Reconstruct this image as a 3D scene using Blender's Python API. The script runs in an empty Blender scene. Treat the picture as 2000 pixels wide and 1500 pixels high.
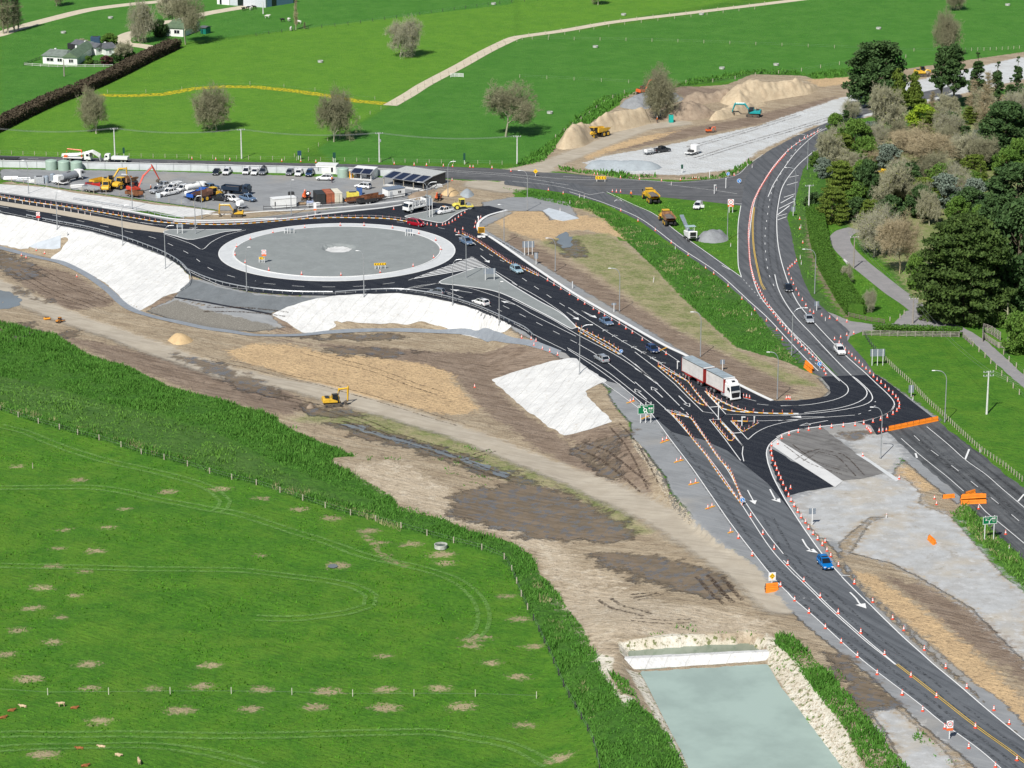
import bpy, bmesh, math, random
import numpy as np
from mathutils import Vector, Matrix
from mathutils.geometry import delaunay_2d_cdt
R = math.radians
random.seed(7); RNG = np.random.default_rng(7)
S = bpy.context.scene
COL = S.collection
# ------------------------------------------------------------------ camera, sky, sun
F = 5500.0; CAMH = 168.0; PITCH = R(16.8)
cam = bpy.data.cameras.new('camera'); camo = bpy.data.objects.new('camera', cam); COL.objects.link(camo)
cam.sensor_width = 36; cam.lens = F / 2000 * 36; cam.clip_start = 5; cam.clip_end = 20000
camo.location = (0, 0, CAMH); camo.rotation_euler = (R(90) - PITCH, 0, 0)
S.camera = camo
SUN_EL = R(46); SUN_AZ = R(24)     # light travels towards +y, a little to +x
w = bpy.data.worlds.new("World"); S.world = w; w.use_nodes = True
nt = w.node_tree; bg = nt.nodes['Background']
sky = nt.nodes.new('ShaderNodeTexSky'); sky.sky_type = 'NISHITA'; sky.sun_disc = False
sky.sun_elevation = SUN_EL; sky.sun_rotation = R(180) + SUN_AZ; sky.altitude = 50; sky.air_density = 1.0; sky.dust_density = 0.6
nt.links.new(sky.outputs[0], bg.inputs[0]); bg.inputs[1].default_value = 0.06
sl = bpy.data.lights.new('sun', 'SUN'); sl.energy = 4.6; sl.angle = R(0.5); sl.color = (1, 0.965, 0.91)
so = bpy.data.objects.new('sun', sl); COL.objects.link(so)
d = Vector((math.sin(SUN_AZ) * math.cos(SUN_EL), math.cos(SUN_AZ) * math.cos(SUN_EL), -math.sin(SUN_EL)))
so.rotation_euler = d.to_track_quat('-Z', 'Y').to_euler(); so.location = (-100, 300, 300)
S.view_settings.view_transform = 'Standard'; S.view_settings.look = 'None'
S.view_settings.exposure = 0.3; S.view_settings.gamma = 1
S.render.resolution_x = 1024; S.render.resolution_y = 768
# ------------------------------------------------------------------ helpers
def P(s, x0=0, y0=0, k=4.0, d=False):
 """parse 'x,y x,y' photo coordinates; with x0,y0 they come from an enlarged tile"""
 out = []
 for t in s.split():
  a, b = t.split(','); out.append((float(a), float(b)))
 if x0 or y0 or d: out = [(x0 + a / k, y0 + b / k) for a, b in out]
 return out
def ray(u, v, z=0.0):
 dx = (u - 1000) / F; dy = -(v - 750) / F
 D = Vector((dx, math.cos(PITCH) + dy * math.sin(PITCH), -math.sin(PITCH) + dy * math.cos(PITCH)))
 t = (z - CAMH) / D.z
 return np.array([D.x * t, D.y * t])
def seg_dist(X, Y, pts, closed=False):
 best = np.full(X.shape, 1e9)
 n = len(pts)
 for i in range(n if closed else n - 1):
  ax, ay = pts[i]; bx, by = pts[(i + 1) % n]
  dx, dy = bx - ax, by - ay; L = dx * dx + dy * dy + 1e-12
  t = np.clip(((X - ax) * dx + (Y - ay) * dy) / L, 0, 1)
  best = np.minimum(best, (X - ax - t * dx) ** 2 + (Y - ay - t * dy) ** 2)
 return np.sqrt(best)
def inside(X, Y, pts):
 c = np.zeros(X.shape, bool); n = len(pts)
 for i in range(n):
  ax, ay = pts[i]; bx, by = pts[(i + 1) % n]
  if ay == by: continue
  c ^= ((ay > Y) != (by > Y)) & (X < (bx - ax) * (Y - ay) / (by - ay) + ax)
 return c
def sstep(a, b, x):
 t = np.clip((x - a) / (b - a), 0, 1); return t * t * (3 - 2 * t)
def vnoise(X, Y, s, seed):
 g = np.random.default_rng(seed).random((256, 256))
 x = X / s + 1000.3; y = Y / s + 1000.7
 xi = np.floor(x).astype(int); yi = np.floor(y).astype(int); fx = x - xi; fy = y - yi
 fx = fx * fx * (3 - 2 * fx); fy = fy * fy * (3 - 2 * fy)
 a = g[xi % 256, yi % 256]; b = g[(xi + 1) % 256, yi % 256]; c = g[xi % 256, (yi + 1) % 256]; e = g[(xi + 1) % 256, (yi + 1) % 256]
 return (a * (1 - fx) + b * fx) * (1 - fy) + (c * (1 - fx) + e * fx) * fy
# ------------------------------------------------------------------ relief
DROP = 4.6
TOPL = P("-120,400 -40,410 0,416 50,426 100,437 175,451 237,468 300,491 325,502 350,518 367,536 400,548 440,561 500,572 575,577 650,578 710,574 725,572 775,572 825,578 875,588 925,603 962,619 1000,637 1025,648 1045,664 1075,679 1105,690 1120,706 1142,722 1175,742 1190,770 1207,800 1230,826 1234,856 1257,876 1277,902 1298,932 1310,962 1332,990 1362,1027 1400,1058 1475,1104 1530,1160")
TOEL = P("-120,440 -40,470 0,480 60,498 100,506 150,523 200,551 240,586 275,607 350,623 450,642 500,651 560,653 640,649 760,646 850,648 930,653 952,668 948,700 956,742 1000,780 1060,832 1100,854 1172,911 1225,951 1257,966 1287,976 1315,989 1345,1015 1375,1045 1420,1080 1480,1125 1530,1162")
def drop_of(x, y=500.):
 L = DROP * (1 - sstep(4, 46, x)); k = 1 - sstep(424, 446, y); a = sstep(2, 20, x)
 return L * (1 - k) + (L * (1 - a) + .9 * (1 - sstep(40, 52, x)) * a) * k
TW = [ray(u, v, 0) for u, v in TOPL]
BW = []
for u, v in TOEL:
 z = 0.0
 for _ in range(6):
  p = ray(u, v, z); z = -float(drop_of(np.array(p[0])))
 BW.append(p)
LOWER = TW + [np.array([400, 330.]), np.array([400, 100.]), np.array([-600, 100.]), np.array([-600, TW[0][1]])]
BELOW = BW + [np.array([400, 330.]), np.array([400, 100.]), np.array([-600, 100.]), np.array([-600, BW[0][1]])]
POND_Z = -2.5
def rayfix(pts, off):
 out = []
 for u, v in pts:
  z = 0.0
  for _ in range(6):
   p = ray(u, v, z); z = -float(drop_of(np.array(p[0]), np.array(p[1]))) + off
  out.append(p)
 return out
PR1 = rayfix(P("1205,1254 1214,1251 1312,1246 1425,1242 1468,1240 1498,1248 1508,1268 1515,1292 1222,1310 1214,1280"), 0)
PW1 = [ray(u, v, POND_Z) for u, v in P("1226,1271 1325,1263 1400,1258 1470,1256 1482,1268 1500,1290 1240,1308 1228,1286")]
PR2 = rayfix(P("1205,1290 1225,1284 1500,1264 1512,1268 1540,1280 1587,1343 1625,1385 1650,1425 1675,1460 1705,1520 1730,1560 1270,1560 1262,1520 1245,1440 1228,1380 1215,1330"), 0)
PW2 = [ray(u, v, POND_Z) for u, v in P("1250,1312 1400,1303 1500,1297 1525,1341 1562,1387 1600,1437 1640,1490 1690,1556 1360,1556 1345,1500 1335,1475 1312,1432 1295,1400 1280,1370 1265,1340")]
RC = ray(658.5, 491.0); RR = 230.0 / (F / math.hypot(RC[1], CAMH))
HOLE = ray(661, 485.5)
def ramp(H, X, Y, outer, inner, zin):
 io = inside(X, Y, outer); ii = inside(X, Y, inner)
 idx = np.where(io | ii)
 do = seg_dist(X[idx], Y[idx], outer, True); di = seg_dist(X[idx], Y[idx], inner, True)
 t = np.where(ii[idx], 1.0, np.clip(do / (do + di + 1e-6), 0, 1))
 # inner floor sinks a little more than the water line
 zz = zin - 0.6 * np.clip(np.where(ii[idx], di, 0) / 1.5, 0, 1)
 H[idx] = H[idx] * (1 - t) + zz * t
def height(X, Y):
 H = np.zeros(X.shape)
 L = drop_of(X, Y)
 inT = inside(X, Y, LOWER); inB = inside(X, Y, BELOW)
 dT = seg_dist(X, Y, TW); dB = seg_dist(X, Y, BW)
 t = np.where(inT, np.where(inB, 1.0, dT / (dT + dB + 1e-6)), 0.0)
 t = np.clip(t, 0, 1)
 H = -L * t
 # gentle unevenness of the lower ground, none on the carriageways
 H += inB * np.clip(dB / 6, 0, 1) * (vnoise(X, Y, 9, 3) - .5) * .5
 for o, i in ((PR1, PW1), (PR2, PW2)): ramp(H, X, Y, o, i, POND_Z)
 r = np.hypot(X - HOLE[0], (Y - HOLE[1]))
 H -= .5 * (1 - sstep(3.3, 4.3, r))
 return H
xs = np.concatenate([np.array([-6000, -3000, -1500, -900, -600, -450, -350]), np.arange(-300, -130, 4.), np.arange(-130, 150, .7), np.arange(150, 300, 4.), np.array([310, 360, 450, 600, 900, 1500, 3000, 6000])])
ys = np.concatenate([np.array([-3000, -1000, 0, 150, 250, 300, 330]), np.arange(345, 620, .62), np.arange(620, 800, 1.0), np.arange(800, 1130, 2.2), np.array([1140, 1180, 1250, 1400, 1700, 2200, 3000, 4500, 7000, 12000])])
GX, GY = np.meshgrid(xs, ys)
GH = height(GX, GY)
def h_at(x, y):
 j = int(np.searchsorted(xs, x)) - 1; i = int(np.searchsorted(ys, y)) - 1
 j = min(max(j, 0), len(xs) - 2); i = min(max(i, 0), len(ys) - 2)
 a = (x - xs[j]) / (xs[j + 1] - xs[j]); b = (y - ys[i]) / (ys[i + 1] - ys[i])
 return float(GH[i, j] * (1 - a) * (1 - b) + GH[i, j + 1] * a * (1 - b) + GH[i + 1, j] * (1 - a) * b + GH[i + 1, j + 1] * a * b)
def h_arr(X, Y):
 j = np.clip(np.searchsorted(xs, X) - 1, 0, len(xs) - 2); i = np.clip(np.searchsorted(ys, Y) - 1, 0, len(ys) - 2)
 a = (X - xs[j]) / (xs[j + 1] - xs[j]); b = (Y - ys[i]) / (ys[i + 1] - ys[i])
 return GH[i, j] * (1 - a) * (1 - b) + GH[i, j + 1] * a * (1 - b) + GH[i + 1, j] * (1 - a) * b + GH[i + 1, j + 1] * a * b
def W(u, v):
 """point of the ground seen at photo position u,v"""
 z = 0.0
 for _ in range(14):
  p = ray(u, v, z); z = z * .35 + .65 * h_at(p[0], p[1])
 return Vector((p[0], p[1], h_at(p[0], p[1])))
def W2(pts): return [np.array(W(u, v)[:2]) for u, v in pts]
def yaw(a, b):
 p = W(*a); q = W(*b); return math.atan2(q.y - p.y, q.x - p.x)
def smooth(pts, closed=False, step=1.5):
 """Catmull-Rom in world xy"""
 n = len(pts); out = []
 if n < 3: return [np.array(p) for p in pts]
 rng = range(n) if closed else range(n - 1)
 for i in rng:
  p1 = np.array(pts[i]); p2 = np.array(pts[(i + 1) % n])
  p0 = np.array(pts[i - 1]) if (closed or i > 0) else 2 * p1 - p2
  p3 = np.array(pts[(i + 2) % n]) if (closed or i < n - 2) else 2 * p2 - p1
  L = np.linalg.norm(p2 - p1); m = max(1, int(L / step))
  d1 = (p2 - p0) / 2; d2 = (p3 - p1) / 2
  l1 = np.linalg.norm(d1); l2 = np.linalg.norm(d2)
  if l1 > L: d1 = d1 / l1 * L
  if l2 > L: d2 = d2 / l2 * L
  for k in range(m):
   t = k / m
   out.append((2 * t**3 - 3 * t**2 + 1) * p1 + (t**3 - 2 * t**2 + t) * d1 + (-2 * t**3 + 3 * t**2) * p2 + (t**3 - t**2) * d2)
 if not closed: out.append(np.array(pts[-1]))
 return out
def resample(pts, step):
 out = [pts[0]]; acc = 0.0
 for i in range(len(pts) - 1):
  a, b = pts[i], pts[i + 1]; L = np.linalg.norm(b - a);
  pos = step - acc
  while pos <= L:
   out.append(a + (b - a) * pos / L); pos += step
  acc = (acc + L) % step
 return out
# ------------------------------------------------------------------ objects
def tag(o, label=None, cat=None, group=None, kind=None):
 if label: o['label'] = label
 if cat: o['category'] = cat
 if group: o['group'] = group
 if kind: o['kind'] = kind
 return o
class MB:
 def __init__(s): s.v = []; s.f = []
 def add(s, vs, fs):
  b = len(s.v); s.v += [tuple(map(float, p)) for p in vs]; s.f += [tuple(b + i for i in f) for f in fs]; return s
 def box(s, c, d, rz=0, ry=0, rx=0, tx=1, ty=1):
  """box centred at c with size d; tx,ty taper the top"""
  hx, hy, hz = d[0] / 2, d[1] / 2, d[2] / 2
  M = Matrix.Rotation(rz, 3, 'Z') @ Matrix.Rotation(ry, 3, 'Y') @ Matrix.Rotation(rx, 3, 'X')
  vs = []
  for z in (-1, 1):
   for x, y in ((-1, -1), (1, -1), (1, 1), (-1, 1)):
    k = (tx if z > 0 else 1, ty if z > 0 else 1)
    p = M @ Vector((x * hx * k[0], y * hy * k[1], z * hz)); vs.append((p.x + c[0], p.y + c[1], p.z + c[2]))
  return s.add(vs, [(3, 2, 1, 0), (4, 5, 6, 7), (0, 1, 5, 4), (1, 2, 6, 5), (2, 3, 7, 6), (3, 0, 4, 7)])
 def tube(s, pts, r, n=6, cap=True):
  if not hasattr(r, '__len__'): r = [r] * len(pts)
  pts = [Vector(p) for p in pts]; b = len(s.v); up = Vector((0, 0, 1)); m = len(pts)
  for i, p in enumerate(pts):
   t = (pts[min(i + 1, m - 1)] - pts[max(i - 1, 0)])
   if t.length < 1e-9: t = Vector((0, 0, 1))
   t.normalize(); a = t.cross(up if abs(t.z) < .9 else Vector((1, 0, 0))); a.normalize(); c = t.cross(a)
   for k in range(n):
    an = 2 * math.pi * k / n; q = p + (a * math.cos(an) + c * math.sin(an)) * r[i]; s.v.append((q.x, q.y, q.z))
  for i in range(m - 1):
   for k in range(n):
    s.f.append((b + i * n + k, b + i * n + (k + 1) % n, b + (i + 1) * n + (k + 1) % n, b + (i + 1) * n + k))
  if cap:
   s.f.append(tuple(b + k for k in range(n))[::-1]); s.f.append(tuple(b + (m - 1) * n + k for k in range(n)))
  return s
 def cyl(s, c, r, h, n=16, ax='Z', r2=None):
  c = Vector(c); dd = {'Z': Vector((0, 0, h)), 'Y': Vector((0, h, 0)), 'X': Vector((h, 0, 0))}[ax]
  return s.tube([c, c + dd], [r, r if r2 is None else r2], n)
 def lathe(s, prof, c=(0, 0, 0), n=16):
  b = len(s.v); m = len(prof)
  for r, z in prof:
   for k in range(n):
    a = 2 * math.pi * k / n; s.v.append((c[0] + r * math.cos(a), c[1] + r * math.sin(a), c[2] + z))
  for i in range(m - 1):
   for k in range(n): s.f.append((b + i * n + k, b + i * n + (k + 1) % n, b + (i + 1) * n + (k + 1) % n, b + (i + 1) * n + k))
  s.f.append(tuple(b + k for k in range(n))[::-1]); s.f.append(tuple(b + (m - 1) * n + k for k in range(n)))
  return s
 def prism(s, prof, y0, y1, axis='Y'):
  """polygon prof in (x,z) pushed from y0 to y1"""
  n = len(prof); vs = [(x, y0, z) for x, z in prof] + [(x, y1, z) for x, z in prof]
  if axis == 'X': vs = [(y, x, z) for x, y, z in vs]
  if axis == 'Z': vs = [(x, z, y) for x, y, z in vs]
  return s.add(vs, [tuple(range(n)), tuple(range(n, 2 * n))[::-1]] + [(i, i + n, (i + 1) % n + n, (i + 1) % n) for i in range(n)])
 def loft(s, rings, cap=True):
  n = len(rings[0]); b = len(s.v)
  for r in rings: s.v += [tuple(map(float, p)) for p in r]
  for i in range(len(rings) - 1):
   for k in range(n): s.f.append((b + i * n + k, b + i * n + (k + 1) % n, b + (i + 1) * n + (k + 1) % n, b + (i + 1) * n + k))
  if cap: s.f.append(tuple(b + k for k in range(n))[::-1]); s.f.append(tuple(b + (len(rings) - 1) * n + k for k in range(n)))
  return s
 def build(s, name, m, parent=None, bevel=0, sm=False, fix=True):
  me = bpy.data.meshes.new(name); me.from_pydata(s.v, [], s.f)
  if fix or bevel:
   bm = bmesh.new(); bm.from_mesh(me)
   if bevel:
    bmesh.ops.recalc_face_normals(bm, faces=bm.faces)
    ed = [e for e in bm.edges if len(e.link_faces) == 2 and e.calc_face_angle(0) > .5]
    bmesh.ops.bevel(bm, geom=ed, offset=bevel, segments=1, affect='EDGES', clamp_overlap=True)
   bmesh.ops.recalc_face_normals(bm, faces=bm.faces); bm.to_mesh(me); bm.free()
  me.materials.append(m)
  if sm:
   for p in me.polygons: p.use_smooth = True
  o = bpy.data.objects.new(name, me); COL.objects.link(o)
  if parent is not None: o.parent = parent
  return o
def thing(name, label, cat, loc=(0, 0, 0), rz=0, group=None):
 o = bpy.data.objects.new(name, None); COL.objects.link(o); o.empty_display_size = .5
 o.location = loc; o.rotation_euler = (0, 0, rz); return tag(o, label, cat, group)
def copy_tree(o, parent=None):
 c = o.copy(); COL.objects.link(c)
 if parent is not None: c.parent = parent
 for ch in KIDS(o): copy_tree(ch, c)
 return c
def KIDS(o): return [x for x in KID.get(o.name, [])]
KID = {}
def index_kids():
 KID.clear()
 for x in bpy.data.objects:
  if x.parent: KID.setdefault(x.parent.name, []).append(x)
def put(proto, loc, rz, label, group=None, sc=1.0, first=[]):
 """place the prototype itself the first time, then copies of it and its parts"""
 if proto.name not in USED: USED.add(proto.name); o = proto
 else:
  if proto.name not in KID: index_kids()
  o = copy_tree(proto)
 o.location = loc; o.rotation_euler = (0, 0, rz)
 if sc != 1.0: o.scale = (sc, sc, sc) if not hasattr(sc, '__len__') else sc
 o['label'] = label
 if group: o['group'] = group
 elif 'group' in o: del o['group']
 return o
USED = set()
def mesh_np(name, v, f, m, parent=None):
 """fast mesh from arrays; f is (n,3) or (n,4)"""
 me = bpy.data.meshes.new(name); v = np.asarray(v, np.float32); f = np.asarray(f, np.int32); k = f.shape[1]
 me.vertices.add(len(v)); me.vertices.foreach_set('co', v.ravel())
 me.loops.add(f.size); me.loops.foreach_set('vertex_index', f.ravel())
 me.polygons.add(len(f)); me.polygons.foreach_set('loop_start', np.arange(0, f.size, k, dtype=np.int32)); me.polygons.foreach_set('loop_total', np.full(len(f), k, np.int32))
 me.update(calc_edges=True); me.materials.append(m)
 o = bpy.data.objects.new(name, me); COL.objects.link(o)
 if parent is not None: o.parent = parent
 return o
# ------------------------------------------------------------------ materials
class NT:
 def __init__(s, m): s.t = m.node_tree; s.L = s.t.links
 def n(s, typ, **kw):
  x = s.t.nodes.new('ShaderNode' + typ)
  for k, v in kw.items(): setattr(x, k, v)
  return x
 def inp(s, node, i, v):
  if isinstance(v, bpy.types.NodeSocket): s.L.new(v, node.inputs[i])
  else: node.inputs[i].default_value = v
 def noise(s, scale, detail=3, rough=.55, vec=None, dist=0):
  x = s.n('TexNoise'); x.inputs['Scale'].default_value = scale; x.inputs['Detail'].default_value = detail; x.inputs['Roughness'].default_value = rough
  x.inputs['Distortion'].default_value = dist
  s.L.new(vec if vec is not None else s.pos(), x.inputs['Vector']); return x.outputs[0]
 def pos(s):
  if not hasattr(s, '_p'): s._p = s.n('NewGeometry').outputs['Position']
  return s._p
 def obj(s):
  if not hasattr(s, '_o'): s._o = s.n('TexCoord').outputs['Object']
  return s._o
 def math(s, op, a, b=0.0, c=0.0):
  x = s.n('Math', operation=op); s.inp(x, 0, a); s.inp(x, 1, b); s.inp(x, 2, c); return x.outputs[0]
 def mapr(s, v, a, b, c=0.0, e=1.0, smooth=True):
  x = s.n('MapRange'); x.interpolation_type = 'SMOOTHSTEP' if smooth else 'LINEAR'
  for i, q in enumerate((v, a, b, c, e)): s.inp(x, i, q)
  return x.outputs[0]
 def mix(s, f, a, b, blend='MIX'):
  x = s.n('Mix', data_type='RGBA', blend_type=blend)
  s.inp(x, 0, f)
  for i, q in ((6, a), (7, b)):
   if isinstance(q, bpy.types.NodeSocket): s.L.new(q, x.inputs[i])
   else: x.inputs[i].default_value = (*q[:3], 1)
  return x.outputs[2]
 def scale_vec(s, v, sc, rot=0):
  if rot: y = s.n('Mapping'); s.L.new(v, y.inputs[0]); y.inputs['Rotation'].default_value = (0, 0, rot); v = y.outputs[0]
  x = s.n('Mapping'); s.L.new(v, x.inputs[0]); x.inputs['Scale'].default_value = sc; return x.outputs[0]
MATS = {}
def mat(name, col, rough=.6, metal=0, var=.12, vs=3.0, bump=0, bs=20, coat=0, em=0, streak=None, col2=None, spec=None):
 """painted or plain surface with uneven tone"""
 if name in MATS: return MATS[name]
 m = bpy.data.materials.new(name); m.use_nodes = True; T = NT(m); b = T.t.nodes['Principled BSDF']
 c2 = col2 if col2 else tuple(min(1, x * (1 - var * 2)) for x in col)
 n = T.noise(vs, 4, .6, T.obj())
 f = T.mapr(n, .35, .7)
 T.L.new(T.mix(f, col, c2), b.inputs['Base Color'])
 T.L.new(T.mapr(n, .2, .8, rough * .85, min(1, rough * 1.15)), b.inputs['Roughness'])
 b.inputs['Metallic'].default_value = metal; b.inputs['Coat Weight'].default_value = coat
 if spec is not None: b.inputs['Specular IOR Level'].default_value = spec
 if em: b.inputs['Emission Color'].default_value = (*col, 1); b.inputs['Emission Strength'].default_value = em
 if bump:
  bn = T.n('Bump'); bn.inputs['Strength'].default_value = bump; bn.inputs['Distance'].default_value = .05
  T.L.new(T.noise(bs, 3, .6, T.obj()), bn.inputs['Height']); T.L.new(bn.outputs[0], b.inputs['Normal'])
 MATS[name] = m; return m
# ------------------------------------------------------------------ ground cover regions (polygons on the land)
GREEN_EDGE = P("1345,1512 1332,1490 1312,1447 1285,1410 1237,1365 1217,1375 1195,1335 1175,1310 1170,1285 1155,1265 1140,1232 1122,1207 1095,1167 1072,1140 1057,1125 1037,1085 1000,1060 955,1048 910,1035 862,1015 825,1005 782,997 762,967 732,950 707,935 647,905 651,894 692,891 630,865 575,842 545,825 541,815 500,802 430,780 330,755 260,720 165,690 110,655 0,628 -120,600")
FENCE_EDGE = P("-120,780 0,802 57,822 112,837 162,852 220,867 287,890 330,900 387,917 445,935 500,947 570,970 635,992 700,1010 767,1027 837,1047 910,1067 980,1087 1005,1130 1020,1170 1042,1212 1065,1260 1087,1310 1107,1355 1135,1405 1160,1455 1172,1512")
REG = {}
def reg(cls, pts, kind='p', r=0):
 REG.setdefault(cls, []).append((kind, W2(pts), r))
reg('bright', P("340,92 500,70 700,40 1010,5 1010,72 890,130 765,205 700,240 610,290 560,312 0,306 0,252 165,185"))
reg('bright', P("1010,-5 1560,-20 1010,72"))
reg('bluey', P("0,-20 1000,-20 1000,8 500,66 340,85 150,185 0,240"))
reg('bluey', P("1000,78 1560,0 2010,-10 2010,100 1660,150 1300,165 1215,190 1100,260 1050,320 650,318 620,290 765,205"))
reg('dirt', TOPL + P("1600,1210 1700,1290 1800,1370 1960,1520 2100,1700 1345,1512") + GREEN_EDGE)
reg('dirt', P("0,352 100,366 200,380 300,395 425,412 425,417 300,401 200,388 100,372 0,358"))
reg('dirt', P("870,350 960,356 1000,372 1010,400 950,415 900,402 800,393 700,400 560,419 470,428 400,430 345,427 425,411 480,405 560,410 700,394 800,372"))
reg('dirt', P("945,420 1000,405 1000,385 1040,392 1150,410 1185,432 1210,470 1222,470 1280,525 1330,580 1390,635 1440,680 1530,705 1600,735 1620,760 1612,775 1510,783 1436,746 1336,692 1212,625 1037,517 957,462 935,445"))
reg('dirt', P("995,331 1062,312 1083,283 1150,242 1210,205 1215,190 1250,175 1330,172 1420,165 1470,145 1570,148 1600,158 1660,150 2010,100 2010,165 1800,205 1640,242 1540,275 1465,318 1440,340 1400,350 1330,352 1160,345 1098,335"))
reg('dirt', P("1500,905 1560,950 1640,940 1725,925 1765,905 1770,890 1730,845 1800,892 1850,932 1895,990 1860,1010 1885,1040 1960,1125 2010,1165 2010,1475 1900,1365 1775,1255 1642,1125 1575,1040"))
reg('dirt', P("1600,750 1622,745 1625,770 1600,785 1510,790 1500,780"))
reg('brown', P("12,535 30,522 75,517 150,537 225,587 212,597 160,605 132,607 95,587 50,560"))
reg('brown', P("1100,854 1195,825 1240,860 1275,960 1255,966 1172,911"))
reg('brown', P("985,478 1000,455 1100,510 1170,550 1260,610 1330,650 1430,700 1530,740 1560,765 1510,783 1436,746 1336,692 1212,625 1037,517"))
reg('brown', P("500,662 1000,670 1095,692 1130,707 960,742 1000,790 1090,850 1240,965 1180,945 1040,870 940,800 880,730 700,690 560,665"))
reg('brown', P("110,655 300,690 420,715 560,760 610,795 560,812 430,780 260,720"))
reg('brown', P("1180,290 1300,258 1440,233 1640,186 1600,213 1480,243 1310,275 1170,302 1120,306"))
reg('brown', P("1725,1125 1762,1135 1812,1145 1910,1200 2010,1240 2010,1345 1975,1310 1875,1250 1800,1180"))
reg('brown', P("1300,172 1350,168 1430,178 1400,190 1310,190"))
reg('brown', P("498,640 535,615 562,628 595,652 545,651"))
reg('brown', P("282,605 316,580 352,570 340,585 304,607"))
reg('sand', P("440,685 500,672 560,672 640,690 760,700 830,712 880,730 890,750 935,795 935,805 880,810 820,800 760,785 700,775 640,755 540,725 470,705"))
reg('sand', P("1655,1115 1700,1118 1800,1190 1900,1270 1980,1350 2010,1390 2010,1430 1900,1350 1830,1265 1740,1190 1690,1145"))
reg('sand', P("950,425 1010,412 1100,415 1180,428 1225,468 1150,450 1110,450 1090,480 1000,452"))
reg('sand', P("1130,300 1170,290 1260,265 1330,255 1280,272 1180,300 1150,312"))
reg('sand', P("1575,155 1700,148 1700,160 1600,170"))
reg('sand', P("1735,900 1790,920 1830,955 1800,965 1760,930"))
reg('olive', P("1120,460 1190,455 1280,525 1330,580 1390,640 1450,690 1560,735 1600,755 1540,750 1430,695 1330,645 1260,600 1180,545 1110,500 1055,475 1060,470"))
reg('olive', P("650,800 760,810 900,850 1000,900 1100,950 1040,950 960,930 800,870 650,830 560,820"))
reg('olive', P("1040,900 1160,960 1280,1040 1230,1045 1120,970 1020,920"))
HAUL = P("-40,545 0,560 60,590 130,620 220,650 330,690 450,730 600,757 700,785 850,830 1000,885 1150,945 1300,1012 1400,1078 1470,1128 1530,1185")
reg('haul', HAUL, 'l', 3.6)
reg('haul', P("1000,335 1060,325 1105,308 1150,290 1250,250 1330,240"), 'l', 3.6)
reg('haul', P("940,360 990,368 1050,330"), 'l', 5)
reg('gravel', P("1187,770 1207,800 1232,826 1232,855 1257,876 1277,902 1300,932 1310,962 1335,990 1362,1025 1400,1055 1475,1104 1510,1150 1560,1210 1640,1275 1700,1320 1760,1380 1830,1440 1920,1512 1990,1512 1880,1437 1765,1352 1650,1260 1525,1145 1467,1075 1387,965 1312,862 1210,750"))
reg('gravel', P("372,545 400,548 440,562 500,573 575,578 640,580 590,592 530,612 500,617 400,596 340,582 350,570"))
reg('gravel', P("0,330 300,334 620,345 860,348 880,354 840,377 760,397 560,413 430,411 300,393 0,350"))
reg('gravel', P("1648,1110 1720,1180 1780,1240 1840,1296 1900,1350 1950,1400 2010,1455 2010,1425 1960,1370 1905,1335 1830,1270 1760,1212 1690,1152 1655,1105 1600,1040 1575,1000 1550,965 1590,1000 1640,1060"))
reg('gravel', P("1040,660 1100,682 1200,750 1195,765 1140,722 1090,692"))
reg('gravel', P("940,395 1000,385 1060,385 1110,395 1130,425 1075,430 1060,412 1000,412 950,415"))
reg('gravel', P("1755,840 1800,870 1860,930 1890,965 1870,985 1800,930 1750,885 1725,850"))
reg('gravel', P("285,607 340,583 400,597 530,616 555,640 500,648 400,640 330,622"))
reg('gravel', P("1500,900 1515,858 1600,830 1720,845 1740,842 1760,900 1740,935 1640,955 1540,980"))
reg('gravel', P("-80,362 0,372 200,402 340,428 460,430 800,390 935,405 1000,415 940,445 1340,692 1500,785 1600,780 1625,765 1600,738 1712,732 1835,820 1740,850 1600,850 1520,880 1480,930 1380,880 1250,790 1130,715 1000,640 820,580 600,578 440,562 300,492 100,438 -80,405"), 'p', .3)
reg('gravel', P("1240,775 1275,812 1350,912 1425,1020 1525,1145 1650,1260 1765,1352 1985,1530 2060,1560 1950,1405 1837,1310 1715,1197 1642,1125 1550,1002 1510,932 1490,880"), 'p', .9)
reg('pebble', P("285,607 345,586 400,605 500,628 548,640 500,648 400,640 330,622"))
reg('pebble', P("1232,856 1257,876 1277,902 1300,932 1310,962 1335,990 1355,1020 1345,1022 1310,985 1285,930 1262,900 1238,872"))
reg('pale2', P("1545,975 1590,960 1640,940 1725,925 1770,935 1800,965 1795,990 1760,1010 1700,1010 1640,1060 1600,1050 1565,1010"))
reg('pale2', P("1640,850 1700,835 1730,845 1770,890 1757,905 1740,930 1690,895"))
reg('pale2', P("1700,1020 1800,985 1860,1010 1885,1040 1960,1125 2010,1160 2010,1300 1900,1190 1800,1130 1740,1100 1660,1080"))
reg('pale', P("1140,318 1180,305 1310,282 1480,246 1640,191 2010,108 2010,152 1640,240 1590,245 1480,296 1440,330 1330,342 1180,338"))
reg('cream', P("655,905 780,900 880,960 870,1010 1000,1035 1090,1060 1140,1110 1230,1140 1080,1140 1040,1075 980,1045 860,1010 770,975 700,925"))
reg('cream', P("1085,1150 1130,1140 1220,1150 1300,1180 1420,1190 1500,1215 1500,1240 1212,1245 1200,1270 1200,1300 1170,1285 1140,1232"))
reg('pale2', P("1700,1392 1750,1382 1825,1445 1880,1512 1770,1512 1730,1430"))
reg('rock', P("1206,1255 1312,1248 1470,1242 1503,1246 1508,1262 1480,1262 1300,1268 1230,1290 1214,1280"))
reg('rock', P("1495,1235 1520,1250 1545,1275 1590,1340 1650,1420 1690,1512 1640,1512 1562,1390 1500,1300"))
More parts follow.
